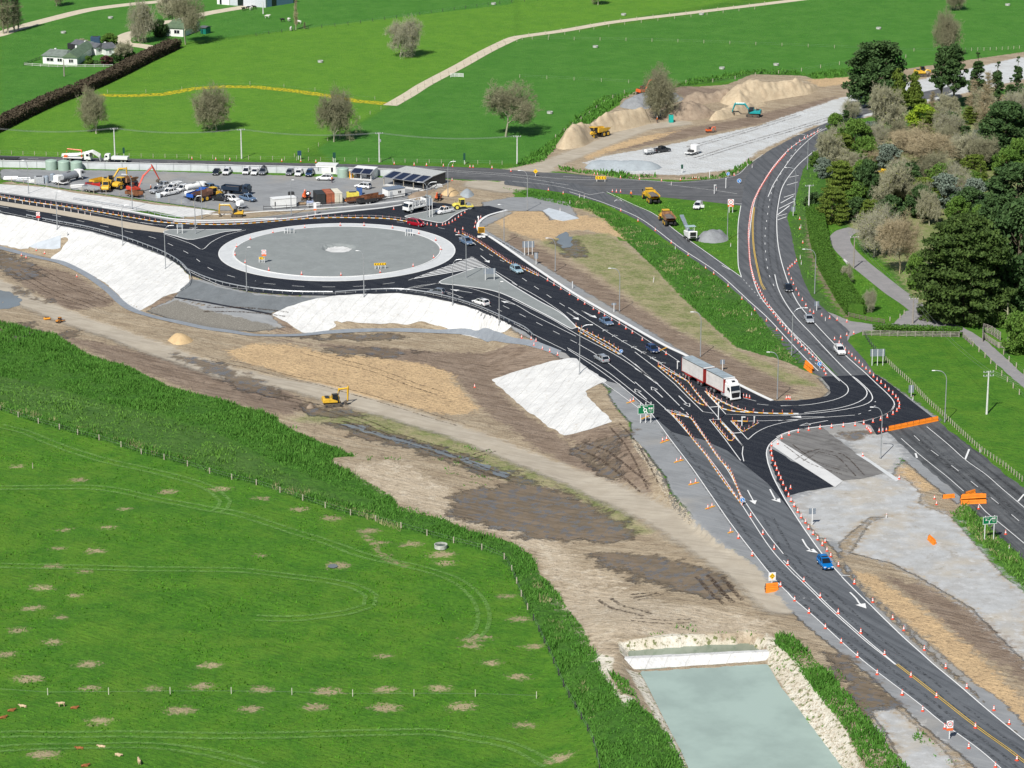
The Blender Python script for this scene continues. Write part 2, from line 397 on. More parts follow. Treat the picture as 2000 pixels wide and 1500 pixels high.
reg('rock', P("1222,1305 1250,1313 1350,1512 1340,1512 1290,1420 1250,1350"))
reg('rock', P("1160,1275 1200,1285 1192,1325 1212,1355 1240,1365 1225,1385 1205,1360 1178,1320"))
reg('wet', P("1000,1035 1040,1040 1060,1050 1030,1052"))
reg('wet', P("880,1000 900,960 1000,945 1060,950 1140,980 1180,1000 1225,1030 1230,1050 1180,1060 1080,1050 950,1025"))
reg('wet', P("1140,1080 1300,1090 1400,1120 1430,1150 1380,1165 1250,1130"))
reg('wet', P("1612,1275 1660,1290 1725,1350 1755,1377 1715,1380 1695,1395 1662,1355 1640,1315"))
reg('wet', P("330,690 420,708 500,742 565,776 520,776 420,732"))
reg('wet', P("575,657 720,652 800,658 720,664"))
reg('wet', P("635,680 760,682 810,690 760,697 650,690"))
reg('wet', P("0,635 60,632 70,650 30,668 0,660"))
reg('wet', P("120,648 155,645 150,655 125,660"))
reg('wet', P("1640,850 1690,833 1700,850 1660,862"))
reg('wet', P("0,490 30,500 60,520 80,540 40,545 0,530"))
reg('wet', P("1080,468 1120,470 1140,500 1110,500"))
reg('wet', P("645,826 690,832 760,848 850,872 920,895 1000,925 1020,940 960,928 880,900 800,876 700,852"))
reg('wet', P("30,560 60,575 95,590 80,590 40,570"))
reg('wet', P("1240,845 1160,870 1130,868 1150,900 1200,930 1180,880"), 'l', .9)
reg('wet', P("590,790 640,800 680,800 700,812 640,815 600,805"))
reg('lush', GREEN_EDGE[::-1] + FENCE_EDGE[::-1])
reg('lush', P("980,365 1040,372 1110,380 1170,398 1230,430 1300,475 1390,530 1460,592 1530,655 1580,712 1570,725 1530,708 1440,680 1390,635 1330,580 1280,525 1222,470 1185,432 1150,410 1040,385"))
reg('lush', P("1000,328 1062,318 1090,284 1152,241 1215,195 1250,180 1180,186 1110,243 1060,288"))
reg('lush', P("1300,176 1480,146 1570,149 1550,138 1450,140 1330,163"))
reg('lush', P("1560,148 1662,134 1662,147 1600,154"))
reg('lush', P("1515,1235 1550,1245 1575,1270 1640,1340 1690,1400 1720,1440 1760,1490 1790,1512 1700,1512 1650,1425 1590,1350 1540,1280 1512,1262"))
reg('lush', P("1858,1005 1880,983 1897,995 1945,1037 2010,1100 2010,1160 1975,1125 1900,1045"))
reg('olive', P("1640,300 1720,262 2010,190 2010,560 1820,620 1790,595 1740,520 1690,485 1650,430 1640,350"))
reg('lush', P("1595,290 1700,240 2010,150 2010,560 1820,625 1790,600 1730,520 1680,490 1640,440 1585,415"))
reg('lush', P("1088,324 1130,332 1295,346 1225,350 1175,343 1100,336"))
reg('lush', P("1327,350 1400,344 1462,316 1472,321 1437,342 1400,352"))
reg('lush', P("1190,1315 1225,1330 1250,1375 1240,1362 1215,1355 1200,1335"))
reg('lite', P("-60,720 0,735 100,760 200,790 400,840 480,880 520,905 600,950 700,985 640,985 500,930 300,880 130,820 0,780 -60,770"))
reg('lite', P("1300,475 1390,530 1460,592 1530,655 1580,712 1560,705 1500,650 1400,560 1290,480"))
reg('lite', P("1590,600 1560,540 1545,450 1570,330 1600,290 1590,400 1600,560 1660,640"))
PATCH = "154,937,2.2;36,911,1.6;327,960,2;242,994,1.5;127,1035,1.2;210,1030,1.8;114,1071,1.6;186,1076,1.9;105,1106,2.1;164,1116,1.3;82,1148,2.4;144,1163,1.6;60,1188,2;118,1206,1.2;35,1231,2.2;103,1254,2;10,1278,2;171,1297,2;56,1326,2.6;176,1344,2;352,1387,2.3;196,1408,2.4;85,1473,2.5;410,1300,2.2;395,1340,2.6;298,1345,1.8;513,1347,2.3;640,1350,2.4;753,1347,2.4;858,1344,2;488,1385,2;616,1381,2.4;753,1382,2.8;902,1380,3;1040,1263,2.2;1012,1322,2.1;1014,1209,1.9;1092,1482,2.5;584,995,2;649,1012,2.2;720,1037,2.3;803,1063,2.3;862,1083,2.6;868,1100,2;512,974,1.8;430,955,2.4;660,1105,2.6;748,1281,1.3;1025,1416,1.6;990,1165,1.6;510,1085,.8;920,1250,2;940,1245,1.8;925,1262,1.6;960,1295,2;740,1060,1.6;748,1085,1.2"
for q in PATCH.split(';'):
 a, b, c = map(float, q.split(',')); reg('patch', [(a, b)], 'c', c * random.uniform(.42, .58))
reg('brown', P('1581,425 1583,480 1598,530 1618,565 1640,600 1655,620'), 'l', .5)
reg('patch', P("712,1045 735,1070 750,1090 790,1105"), 'l', .35)
reg('patch', P("175,19 180,22"), 'l', .8)
reg('flower', P("205,186 260,187 320,184 380,173 440,169 500,170 570,177 640,187 700,198 765,203"), 'l', 2.2)
NV = GX.size
def sdf(cls):
 out = np.full(GX.shape, -6.0)
 for kind, pts, r in REG[cls]:
  A = np.array(pts); m = 7 + (r if kind != 'p' else 0)
  j0, j1 = np.searchsorted(xs, [A[:, 0].min() - m, A[:, 0].max() + m]); i0, i1 = np.searchsorted(ys, [A[:, 1].min() - m, A[:, 1].max() + m])
  sl_ = (slice(max(i0 - 1, 0), i1 + 1), slice(max(j0 - 1, 0), j1 + 1)); X = GX[sl_]; Y = GY[sl_]
  if kind == 'p':
   d_ = seg_dist(X, Y, pts, True); d_ = np.where(inside(X, Y, pts), d_, -d_) + r
  elif kind == 'l': d_ = r - seg_dist(X, Y, pts)
  else: d_ = r - np.hypot((X - pts[0][0]) * .72, Y - pts[0][1])
  out[sl_] = np.maximum(out[sl_], np.clip(d_, -6, 6))
 return out
SD = {c: sdf(c) for c in REG}
nx, ny = len(xs), len(ys)
gv = np.stack([GX.ravel(), GY.ravel(), GH.ravel()], 1)
ii = np.arange(nx * ny).reshape(ny, nx)
gf = np.stack([ii[:-1, :-1].ravel(), ii[:-1, 1:].ravel(), ii[1:, 1:].ravel(), ii[1:, :-1].ravel()], 1)
# fine roughness of the worked earth and the long grass, away from anything paved
rough = np.clip(SD['lush'], 0, 2) * .14 + np.clip(SD['dirt'], 0, 1) * np.clip(-SD['haul'], 0, 1) * np.clip(-SD['gravel'], 0, 1) * np.clip(-SD['rock'], 0, 1) * .06
gv[:, 2] += (rough * (RNG.random(GX.shape) - .35)).ravel() * 1.6 * (GY.ravel() < 640)
def ground_mat():
 m = bpy.data.materials.new('ground_cover'); m.use_nodes = True; T = NT(m); b = T.t.nodes['Principled BSDF']
 p = T.pos()
 nb = T.noise(.035, 4, .6); nm = T.noise(.22, 4, .6); nf = T.noise(1.1, 4, .65); nx_ = T.noise(4.5, 3, .7); nr = T.noise(.55, 5, .7)
 st = T.noise(1.0, 4, .6, T.scale_vec(p, (.12, 1.3, 1), R(34)))      # wheel-wise streaks on the worked earth
 st2 = T.noise(1.0, 3, .6, T.scale_vec(p, (.3, 2.6, 1), R(-8)))     # wind lines in the grass
 st3 = T.noise(1.0, 4, .65, T.scale_vec(p, (.05, .5, 1), R(30)))
 ed = T.noise(.55, 7, .78)
 def at(name):
  a = T.n('Attribute'); a.attribute_name = name; return a.outputs['Fac']
 def msk(name, amp, wd=.25, src=None):
  v = T.math('ADD', at(name), T.math('MULTIPLY', T.math('SUBTRACT', src if src is not None else ed, .5), amp * 2.2))
  return T.mapr(v, -wd, wd)
 def two(a, b_, c, f1=nm, f2=nf, k=.45):
  x = T.mix(T.mapr(f1, .35, .65), a, b_); return T.mix(T.math('MULTIPLY', T.mapr(f2, .42, .68), k), x, c)
 nq = T.noise(.1, 6, .75)
 col = two((.052, .165, .010), (.078, .205, .014), (.024, .10, .006), nm, nf, .55)
 col = T.mix(T.math('MULTIPLY', T.mapr(nq, .42, .66), .55), col, (.115, .225, .018))
 brt = two((.098, .245, .016), (.070, .20, .014), (.15, .29, .03), nq, st2, .75)
 col = T.mix(msk('bright', 5, 2.5), col, brt)
 blu = two((.054, .188, .018), (.080, .225, .028), (.034, .13, .013), nq, st2, .75)
 col = T.mix(msk('bluey', 3, 1.2), col, blu)
 lu = two((.045, .135, .014), (.065, .165, .02), (.02, .07, .008), nm, nf, .6)
 col = T.mix(msk('lush', 1.5, .3), col, lu)
 li = two((.055, .135, .022), (.070, .150, .028), (.034, .095, .012), nm, nf, .5)
 col = T.mix(msk('lite', 4, .8), col, li)
 di = two((.40, .325, .225), (.33, .26, .175), (.20, .15, .10), nm, st, .55)
 di = T.mix(T.math('MULTIPLY', T.mapr(st3, .5, .66), .6), di, (.47, .395, .285))
 di = T.mix(T.math('MULTIPLY', T.mapr(T.noise(2.4, 5, .8), .54, .70), .5), di, (.16, .12, .085))
 col = T.mix(msk('dirt', 1.4, .12), col, di)
 br = two((.23, .172, .125), (.285, .22, .165), (.12, .085, .062), nm, st, .7)
 col = T.mix(msk('brown', 5, 1.0), col, br)
 sa = two((.60, .43, .24), (.52, .37, .21), (.33, .225, .125), nm, T.noise(1.6, 6, .8), .7)
 col = T.mix(msk('sand', 4.5, .7), col, sa)
 cr = two((.52, .435, .32), (.45, .37, .265), (.34, .27, .19), nm, st, .5)
 cr = T.mix(T.math('MULTIPLY', T.mapr(nr, .5, .68), .6), cr, (.62, .55, .43))
 col = T.mix(msk('cream', 5, 1.5), col, cr)
 ol = two((.30, .28, .14), (.15, .20, .05), (.40, .34, .21), nm, nf, .5)
 col = T.mix(T.math('MULTIPLY', msk('olive', 4, 1.2), .85), col, ol)
 ha = two((.42, .375, .30), (.37, .325, .255), (.29, .25, .20), nm, st, .6)
 col = T.mix(msk('haul', 3, 1.1), col, ha)
 gr = two((.245, .255, .262), (.21, .218, .224), (.30, .305, .305), nm, st, .5)
 gr = T.mix(T.math('MULTIPLY', T.mapr(nb, .5, .65), .45), gr, (.33, .30, .25))
 col = T.mix(msk('gravel', 1.8, .3), col, gr)
 pb = T.mix(T.mapr(nx_, .45, .72), (.15, .14, .12), (.29, .275, .24))
 col = T.mix(msk('pebble', 1.2, .2), col, pb)
 pa = two((.58, .60, .60), (.53, .54, .53), (.40, .40, .39), nm, st, .5)
 pa = T.mix(T.math('MULTIPLY', T.mapr(nr, .55, .7), .4), pa, (.36, .30, .21))
 col = T.mix(msk('pale', 3.2, .5), col, pa)
 p2 = two((.42, .43, .43), (.36, .36, .35), (.27, .265, .25), nm, nf, .4)
 p2 = T.mix(T.math('MULTIPLY', T.mapr(T.noise(.07, 5, .6), .48, .62), .6), p2, (.42, .37, .29))
 p2 = T.mix(T.math('MULTIPLY', T.mapr(nr, .50, .66), .6), p2, (.52, .53, .53))
 p2 = T.mix(T.math('MULTIPLY', T.mapr(T.noise(.3, 7, .8), .55, .66), .6), p2, (.24, .21, .165))
 col = T.mix(msk('pale2', 6, 1.6), col, p2)
 ro = two((.70, .66, .56), (.60, .55, .44), (.36, .30, .20), nm, nf, .6)
 ro = T.mix(T.mapr(nf, .57, .61), ro, (.17, .19, .08))
 col = T.mix(msk('rock', .9, .25), col, ro)
 we = two((.12, .092, .062), (.17, .13, .092), (.075, .062, .045), nm, st, .7)
 we = T.mix(T.math('MULTIPLY', T.mapr(nr, .50, .58), .8), we, (.10, .105, .115))
 wm = msk('wet', 7, 1.0, T.math('MULTIPLY_ADD', T.noise(.2, 7, .72), 1.0, 0.03)); col = T.mix(T.math('MULTIPLY', wm, .88), col, we)
 pt = two((.42, .32, .20), (.30, .22, .14), (.50, .43, .27), nb, nx_, .7)
 col = T.mix(T.math('MULTIPLY', msk('patch', 3.2, .6, T.noise(1.1, 6, .8)), .85), col, pt)
 fl = T.mix(T.mapr(nf, .4, .6), (.62, .50, .01), (.12, .19, .02))
 col = T.mix(msk('flower', 2.6, .4), col, fl)
 crk = T.math('MULTIPLY', T.mapr(T.noise(.8, 7, .85), .53, .60), T.math('MULTIPLY', msk('dirt', 1, .2), T.math('SUBTRACT', 1.0, T.math('MAXIMUM', T.math('MAXIMUM', msk('haul', 1, 1.2), msk('gravel', 1, .6)), T.math('MAXIMUM', msk('rock', 1, .2), T.math('MAXIMUM', msk('pale', 1, .2), msk('pale2', 1, .2)))))))
 col = T.mix(T.math('MULTIPLY', crk, .42), col, (.11, .08, .055))
 # weeds seeded over the bare soil
 wd_ = T.math('MULTIPLY', T.math('MULTIPLY', T.mapr(T.noise(1.9, 5, .8), .63, .67), T.mapr(T.noise(.12, 3, .6), .48, .60)), msk('dirt', 1, .2))
 wd_ = T.math('MULTIPLY', wd_, T.math('SUBTRACT', 1.0, T.math('MAXIMUM', msk('gravel', 1, .2), msk('haul', 1, .2))))
 col = T.mix(T.math('MULTIPLY', wd_, .8), col, (.05, .10, .02))
 # clods and stones
 col = T.mix(T.math('MULTIPLY', T.mapr(nx_, .58, .75), .35), col, T.mix(.5, col, (0, 0, 0)))
 T.L.new(col, b.inputs['Base Color'])
 ro_ = T.math('SUBTRACT', .93, T.math('MULTIPLY', T.math('MULTIPLY', wm, T.mapr(nr, .50, .58)), .75))
 T.L.new(ro_, b.inputs['Roughness']); b.inputs['Specular IOR Level'].default_value = .25
 bn = T.n('Bump'); bn.inputs['Strength'].default_value = .95; bn.inputs['Distance'].default_value = .6
 gm = T.math('SUBTRACT', 1.0, T.math('MAXIMUM', T.math('MAXIMUM', T.math('MAXIMUM', msk('gravel', 1, .3), msk('pale2', 1, .3)), msk('haul', 1, 1.2)), wm))
 hh = T.math('ADD', T.math('MULTIPLY', nf, .7), T.math('MULTIPLY', nx_, .35))
 hh = T.math('ADD', T.math('MULTIPLY', hh, T.math('ADD', T.math('MULTIPLY', gm, .85), .12)), T.math('MULTIPLY', T.math('MULTIPLY', st, gm), .5))
 T.L.new(hh, bn.inputs['Height']); T.L.new(bn.outputs[0], b.inputs['Normal'])
 return m
ground = mesh_np('ground', gv, gf, ground_mat())
tag(ground, 'green pasture and bare brown earthworks around the new roads', 'ground', kind='structure')
for c, v in SD.items():
 a = ground.data.attributes.new(c, 'FLOAT', 'POINT'); a.data.foreach_set('value', v.ravel().astype(np.float32))
for p_ in (ground.data,): p_.polygons.foreach_set('use_smooth', np.ones(len(gf), bool))
# ------------------------------------------------------------------ sheets, ribbons
def poly_area(p):
 return sum(p[i][0] * p[(i + 1) % len(p)][1] - p[(i + 1) % len(p)][0] * p[i][1] for i in range(len(p))) / 2
def flatz(pts):
 A = np.array(pts); n = 12
 X, Y = np.meshgrid(np.linspace(A[:, 0].min(), A[:, 0].max(), n), np.linspace(A[:, 1].min(), A[:, 1].max(), n))
 return np.ptp(h_arr(X, Y)) < .02 and all(abs(h_at(*p)) < .01 for p in pts)
EXCL = []
def sheet(name, pts, m, off=.02, kind='structure', label=None, cat=None, parent=None, step=None, world=False, flat=None, thick=0, noise=0):
 """a surface laid on the land; pts are photo positions (or world xy)"""
 q = [np.array(p) for p in pts] if world else W2(pts)
 if noise:
  q = resample(q + [q[0]], .8)
  q = [p + np.array([vnoise(np.array(p[0]), np.array(p[1]), 1.3, 5) - .5, vnoise(np.array(p[0]), np.array(p[1]), 1.3, 6) - .5]) * noise for p in q]
 if flat is None: flat = flatz(q)
 vs = [Vector((p[0], p[1])) for p in q]; n = len(vs)
 if not flat:
  st = step or .7
  # add points along the outline too
  q2 = resample(q + [q[0]], st);
  vs = [Vector((p[0], p[1])) for p in q2]; n = len(vs)
  A = np.array(q2)
  X, Y = np.meshgrid(xs[(xs > A[:, 0].min()) & (xs < A[:, 0].max())], ys[(ys > A[:, 1].min()) & (ys < A[:, 1].max())])
  mk = inside(X, Y, q2) & (seg_dist(X, Y, q2, True) > .25)
  vs += [Vector((float(x), float(y))) for x, y in zip(X[mk], Y[mk])]
 r = delaunay_2d_cdt(vs, [(i, (i + 1) % n) for i in range(n)], [], 1, 1e-5)
 V = [(p.x, p.y, (0.0 if flat else h_at(p.x, p.y)) + off) for p in r[0]]; Fc = [tuple(f) for f in r[2]]
 mb = MB()
 if thick:
  b0 = len(V); V2 = [(x, y, z - thick) for x, y, z in V]; cnt = {}
  for f in Fc:
   for i in range(len(f)):
    e = (f[i], f[(i + 1) % len(f)]); cnt[tuple(sorted(e))] = cnt.get(tuple(sorted(e)), []) + [e]
  side = [(e[0][0], e[0][1], e[0][1] + b0, e[0][0] + b0) for k, e in cnt.items() if len(e) == 1]
  mb.add(V + V2, Fc + side)
 else: mb.add(V, Fc)
 o = mb.build(name, m, parent)
 if kind == 'structure': EXCL.append(q)
 if parent is None: tag(o, label, cat, kind=kind)
 return o
def ribbon_mb(mb, path, w, off, dash=None, closed=False, z=None, thick=0):
 """strip of width w (m) along a world xy path; dash=(on,gap)"""
 path = [np.array(p, float) for p in path]
 if closed: path = path + [path[0]]
 seg = [np.linalg.norm(path[i + 1] - path[i]) for i in range(len(path) - 1)]; cum = np.concatenate([[0], np.cumsum(seg)])
 if dash:
  s = dash[2] if len(dash) > 2 else 0; parts = []
  while s < cum[-1]:
   e = min(s + dash[0], cum[-1]); parts.append((s, e)); s += dash[0] + dash[1]
 else: parts = [(0, cum[-1])]
 P_ = np.array(path)
 def pt(s): return np.array([np.interp(s, cum, P_[:, 0]), np.interp(s, cum, P_[:, 1])])
 for s0, s1 in parts:
  if s1 - s0 < .05: continue
  ss = [s0] + [c for c in cum if s0 + .05 < c < s1 - .05] + [s1]
  pp = [pt(s) for s in ss]; vs = []
  for i, p in enumerate(pp):
   t = pp[min(i + 1, len(pp) - 1)] - pp[max(i - 1, 0)]
   if closed and not dash and i in (0, len(pp) - 1): t = pp[1] - pp[-2]
   t = t / (np.linalg.norm(t) + 1e-9); nn = np.array([-t[1], t[0]])
   for sgn in (1, -1):
    e = p + nn * w / 2 * sgn; vs.append((e[0], e[1], (h_at(e[0], e[1]) if z is None else z) + off))
  n = len(pp)
  if thick:
   vs += [(x, y, zz - thick) for x, y, zz in vs[:2 * n]]
   fs = [(2 * i, 2 * i + 2, 2 * i + 3, 2 * i + 1) for i in range(n - 1)]
   fs += [(2 * i, 2 * i + 2 * n, 2 * i + 2 + 2 * n, 2 * i + 2) for i in range(n - 1)] + [(2 * i + 1, 2 * i + 3, 2 * i + 3 + 2 * n, 2 * i + 1 + 2 * n) for i in range(n - 1)]
   fs += [(0, 1, 1 + 2 * n, 2 * n), (2 * n - 2, 4 * n - 2, 4 * n - 1, 2 * n - 1)]
   mb.add(vs, fs)
  else: mb.add(vs, [(2 * i, 2 * i + 1, 2 * i + 3, 2 * i + 2) for i in range(n - 1)])
 return mb
# ------------------------------------------------------------------ surface materials
def surf(name, c1, c2, c3=None, rough=.9, streak=None, bump=.3, amt=.5, sc=.35, fine=9, spec=.3, blot=None):
 m = bpy.data.materials.new(name); m.use_nodes = True; T = NT(m); b = T.t.nodes['Principled BSDF']; p = T.pos()
 nb = T.noise(sc, 5, .65); nf = T.noise(fine, 2, .7)
 col = T.mix(T.mapr(nb, .32, .68), c1, c2)
 if streak is not None:
  s1 = T.noise(1.0, 3, .6, T.scale_vec(p, (.03, .9, 1), R(streak))); col = T.mix(T.math('MULTIPLY', T.mapr(s1, .42, .66), amt), col, c3)
 elif c3: col = T.mix(T.math('MULTIPLY', T.mapr(T.noise(sc * 3, 5, .75), .5, .7), amt), col, c3)
 if blot: col = T.mix(T.math('MULTIPLY', T.mapr(T.noise(.12, 5, .7), .52, .66), blot[1]), col, blot[0])
 col = T.mix(T.math('MULTIPLY', T.mapr(nf, .5, .8), .25), col, T.mix(.5, col, (.6, .6, .6)))
 T.L.new(col, b.inputs['Base Color']); b.inputs['Roughness'].default_value = rough; b.inputs['Specular IOR Level'].default_value = spec
 if bump:
  bn = T.n('Bump'); bn.inputs['Strength'].default_value = bump; bn.inputs['Distance'].default_value = .05
  T.L.new(nf, bn.inputs['Height']); T.L.new(bn.outputs[0], b.inputs['Normal'])
 return m
M_NEW = surf('fresh_asphalt', (.0088, .0115, .019), (.012, .015, .023), (.026, .03, .037), .85, 45, .2, .7, spec=.22)
M_OLDS = surf('worn_asphalt', (.118, .127, .138), (.098, .107, .117), (.058, .064, .072), .85, 61, .2, .75, spec=.3)
M_OLDN = surf('worn_asphalt_north', (.125, .127, .13), (.09, .092, .096), (.055, .057, .06), .85, 3, .2, .7)
M_OLDR = surf('worn_asphalt_right', (.085, .09, .098), (.11, .115, .122), (.055, .06, .066), .85, 80, .2, .7)
M_OLDB = surf('patched_asphalt', (.075, .08, .085), (.11, .115, .118), (.035, .037, .04), .85, 78, .2, .8, blot=((.03, .032, .035), .6))
M_SHO = surf('shoulder_chip', (.17, .175, .18), (.145, .15, .155), (.21, .21, .205), .9, None, .3, .5)
M_PATCHG = surf('old_seal', (.155, .15, .145), (.19, .185, .175), (.11, .105, .10), .9, 42, .3, .7, blot=((.08, .075, .07), .7))
M_CONC = surf('pale_concrete', (.60, .60, .585), (.54, .54, .53), (.47, .47, .46), .8, None, .1, .4)
M_APR = surf('apron_concrete', (.56, .575, .575), (.50, .515, .515), (.42, .43, .43), .8, None, .1, .5, sc=.5)
M_KERB = surf('kerb_concrete', (.72, .72, .70), (.66, .66, .65), (.55, .55, .53), .75, None, .1, .4)
M_ISL = surf('island_gravel', (.235, .255, .25), (.205, .222, .218), (.29, .30, .295), .95, None, .5, .5, sc=.2)
M_TAN = surf('median_sand', (.47, .41, .32), (.43, .375, .295), (.36, .31, .24), .95, None, .4, .5)
M_WHITE = surf('road_paint', (.78, .78, .76), (.70, .70, .68), (.55, .55, .54), .6, None, 0, .4, sc=2)
M_YEL = surf('yellow_paint', (.72, .47, .06), (.65, .42, .06), (.5, .35, .1), .6, None, 0, .4, sc=2)
M_PATH = surf('wet_path', (.24, .265, .29), (.20, .22, .245), (.30, .315, .325), .75, None, .2, .5, sc=.5)
M_TRACK = surf('farm_track', (.58, .51, .38), (.50, .44, .33), (.42, .37, .27), .95, None, .3, .5)
M_DRIVE = surf('drive_chip', (.26, .25, .25), (.22, .215, .215), (.33, .30, .28), .95, None, .3, .5)
def geotextile():
 m = bpy.data.materials.new('white_geotextile'); m.use_nodes = True; T = NT(m); b = T.t.nodes['Principled BSDF']; p = T.pos()
 nb = T.noise(.3, 4, .6); w_ = T.noise(1.0, 4, .6, T.scale_vec(p, (.35, 1.6, 1), R(-60))); nd = T.noise(.9, 5, .7)
 col = T.mix(T.mapr(nb, .35, .65), (.64, .64, .62), (.56, .56, .545))
 col = T.mix(T.math('MULTIPLY', T.mapr(nd, .54, .74), .6), col, (.42, .38, .32))
 wv = T.n('TexWave'); wv.wave_type = 'BANDS'; wv.bands_direction = 'X'; wv.inputs['Scale'].default_value = .115; wv.inputs['Distortion'].default_value = 2.2; wv.inputs['Detail'].default_value = 1
 T.L.new(T.scale_vec(p, (1, 1, 1), R(25)), wv.inputs['Vector'])
 seam = T.mapr(wv.outputs['Fac'], .985, .999)
 col = T.mix(T.math('MULTIPLY', seam, .3), col, (.40, .38, .35))
 T.L.new(col, b.inputs['Base Color']); b.inputs['Roughness'].default_value = .85
 bn = T.n('Bump'); bn.inputs['Strength'].default_value = .8; bn.inputs['Distance'].default_value = .4
 T.L.new(T.math('SUBTRACT', T.math('ADD', w_, T.math('MULTIPLY', nd, .5)), T.math('MULTIPLY', seam, .15)), bn.inputs['Height']); T.L.new(bn.outputs[0], b.inputs['Normal'])
 return m
M_GEO = geotextile()
# ------------------------------------------------------------------ white sheeting on the embankments
o = sheet('geotextile_slope', P("0,417 50,427 100,438 150,449 175,453 237,470 300,493 325,504 350,520 367,537 371,548 350,571 318,580 283,603 272,608 250,598 235,580 205,552 150,522 97,505 118,490 134,467 128,462 85,478 60,480 55,486 40,487 0,478 -60,462 -60,405"), M_GEO, .06, None, noise=.5)
tag(o, 'white geotextile sheeting pinned over the long embankment left of the roundabout', 'geotextile')
o = sheet('geotextile_slope', P("530,615 560,600 600,588 650,578 710,574 775,573 825,579 875,589 925,604 962,620 1000,637 998,640 985,650 965,652 940,646 900,640 860,636 822,628 800,634 770,632 704,632 676,628 672,632 656,626 650,629 657,636 642,645 640,649 593,651"), M_GEO, .06, None, noise=.5)
tag(o, 'white geotextile sheeting over the curved embankment below the roundabout', 'geotextile')
o = sheet('geotextile_slope', P("960,742 1020,722 1075,706 1125,700 1140,713 1185,745 1150,760 1142,765 1162,792 1197,824 1160,836 1130,845 1101,852 1060,825 1005,783"), M_GEO, .06, None, noise=.5)
tag(o, 'stepped white geotextile sheet on the bank beside the green direction sign', 'geotextile')
o = sheet('geotextile_slope', P("-60,354 0,360 90,366 150,378 220,386 300,400 360,405 423,413 400,419 376,424 350,423 300,413 240,411 170,401 120,392 60,384 0,376 -60,370"), M_GEO, .05, None, noise=.4)
tag(o, 'white geotextile strip between the machinery yard and the upper carriageway', 'geotextile')
# ------------------------------------------------------------------ carriageways
ROADS = {}
sheet('road', P("-80,296 0,304 300,311 500,317 750,322 950,328 1060,337 1100,338 1180,346 1300,355 1330,355 1405,349 1437,341 1470,317 1500,295 1550,268 1600,246 1640,228 1700,205 1800,180 1900,160 1850,185 1720,215 1650,235 1600,252 1520,300 1480,350 1455,391 1447,402 1400,396 1300,386 1180,376 1060,360 1000,354 930,352 860,348 780,338 640,329 500,326 250,320 0,315 -80,313"), M_OLDN, .02, label='grey worn main road running behind the yard wall', noise=.3)
sheet('road', P("1060,350 1120,358 1180,375 1235,400 1275,417 1320,450 1370,485 1410,512 1447,541 1500,600 1560,660 1620,720 1640,737 1603,737 1575,722 1550,700 1500,640 1467,597 1400,538 1325,487 1250,432 1180,398 1110,378 1040,368 985,361 985,352"), M_OLDR, .028, label='grey slip road curving down between grass banks', noise=.2)
sheet('road', P("1640,229 1600,247 1550,271 1500,297 1480,312 1457,345 1447,400 1441,450 1441,512 1447,541 1500,600 1560,660 1625,722 1640,737 1712,734 1690,705 1655,665 1655,657 1660,648 1612,605 1587,582 1570,550 1554,500 1545,455 1537,424 1547,405 1556,380 1562,355 1569,330 1598,295 1640,270"), M_OLDR, .036, label='grey highway curving down from the trees past the cones', noise=.2)
sheet('road', P("1208,749 1272,810 1312,862 1350,912 1387,965 1425,1020 1467,1075 1525,1145 1587,1202 1650,1260 1712,1312 1765,1352 1825,1400 1880,1440 1985,1530 2060,1590 2100,1540 2010,1455 1950,1405 1900,1362 1837,1310 1775,1255 1715,1197 1660,1128 1642,1125 1607,1085 1575,1040 1550,1002 1532,975 1510,932 1498,900 1480,840 1400,760"), M_OLDS, .02, label='grey highway with cones running down to the lower right corner', noise=.2)
sheet('road', P("1735,843 1831,821 1850,838 1875,857 1925,893 1962,926 2000,953 2080,1015 2080,1180 2000,1095 1937,1034 1900,997 1870,965 1840,940 1800,905 1760,868"), M_OLDB, .024, label='closed old highway behind the orange barriers', noise=.5)
ABLK = P("-80,404 0,417 50,426 100,437 175,451 237,468 300,491 325,502 350,518 367,536 400,548 440,561 500,572 575,577 650,578 710,574 775,572 825,578 875,588 925,603 962,619 1000,637 1025,648 1045,664 1075,679 1105,690 1120,706 1142,722 1175,742 1208,750 1240,775 1275,812 1312,844 1340,852 1370,858 1420,880 1500,945 1530,980 1552,1008 1532,975 1510,932 1498,905 1496,883 1502,868 1515,856 1537,845 1575,836 1625,831 1675,826 1700,830 1712,850 1735,843 1831,821 1817,812 1785,787 1741,752 1712,732 1603,736 1620,756 1622,768 1615,774 1588,779 1554,783 1512,783 1436,746 1336,692 1300,675 1212,625 1125,575 1037,517 1000,491 957,463 935,453 931,441 950,425 990,411 955,402 910,405 870,397 830,396 820,394 750,407 625,420 500,432 460,434 392,435 338,433 308,427 260,417 200,407 150,400 60,386 0,378 -80,367")
sheet('road', ABLK, M_NEW, .05, label='fresh black asphalt of the new carriageways and roundabout')
sheet('road', P("1502,872 1560,908 1600,930 1631,951 1587,957 1545,966 1538,973 1522,948 1508,915"), M_NEW, .04, label='black asphalt patch beside the white concrete strip', noise=.6)
sheet('road', P("1530,851 1600,829 1625,850 1680,890 1726,924 1690,934 1645,939 1580,898 1525,861"), M_PATCHG, .03, label='grey patch of old seal with tyre marks', noise=.4)
sheet('kerb', P("1508,866 1518,858 1560,884 1605,912 1646,940 1631,952 1600,932 1550,900 1509,872"), M_CONC, .06, label='pale concrete strip across the roadworks')
sheet('kerb', P("1670,886 1683,888 1757,937 1750,941 1700,905"), M_APR, .05, label='pale grey kerb foundation beside the gravel')
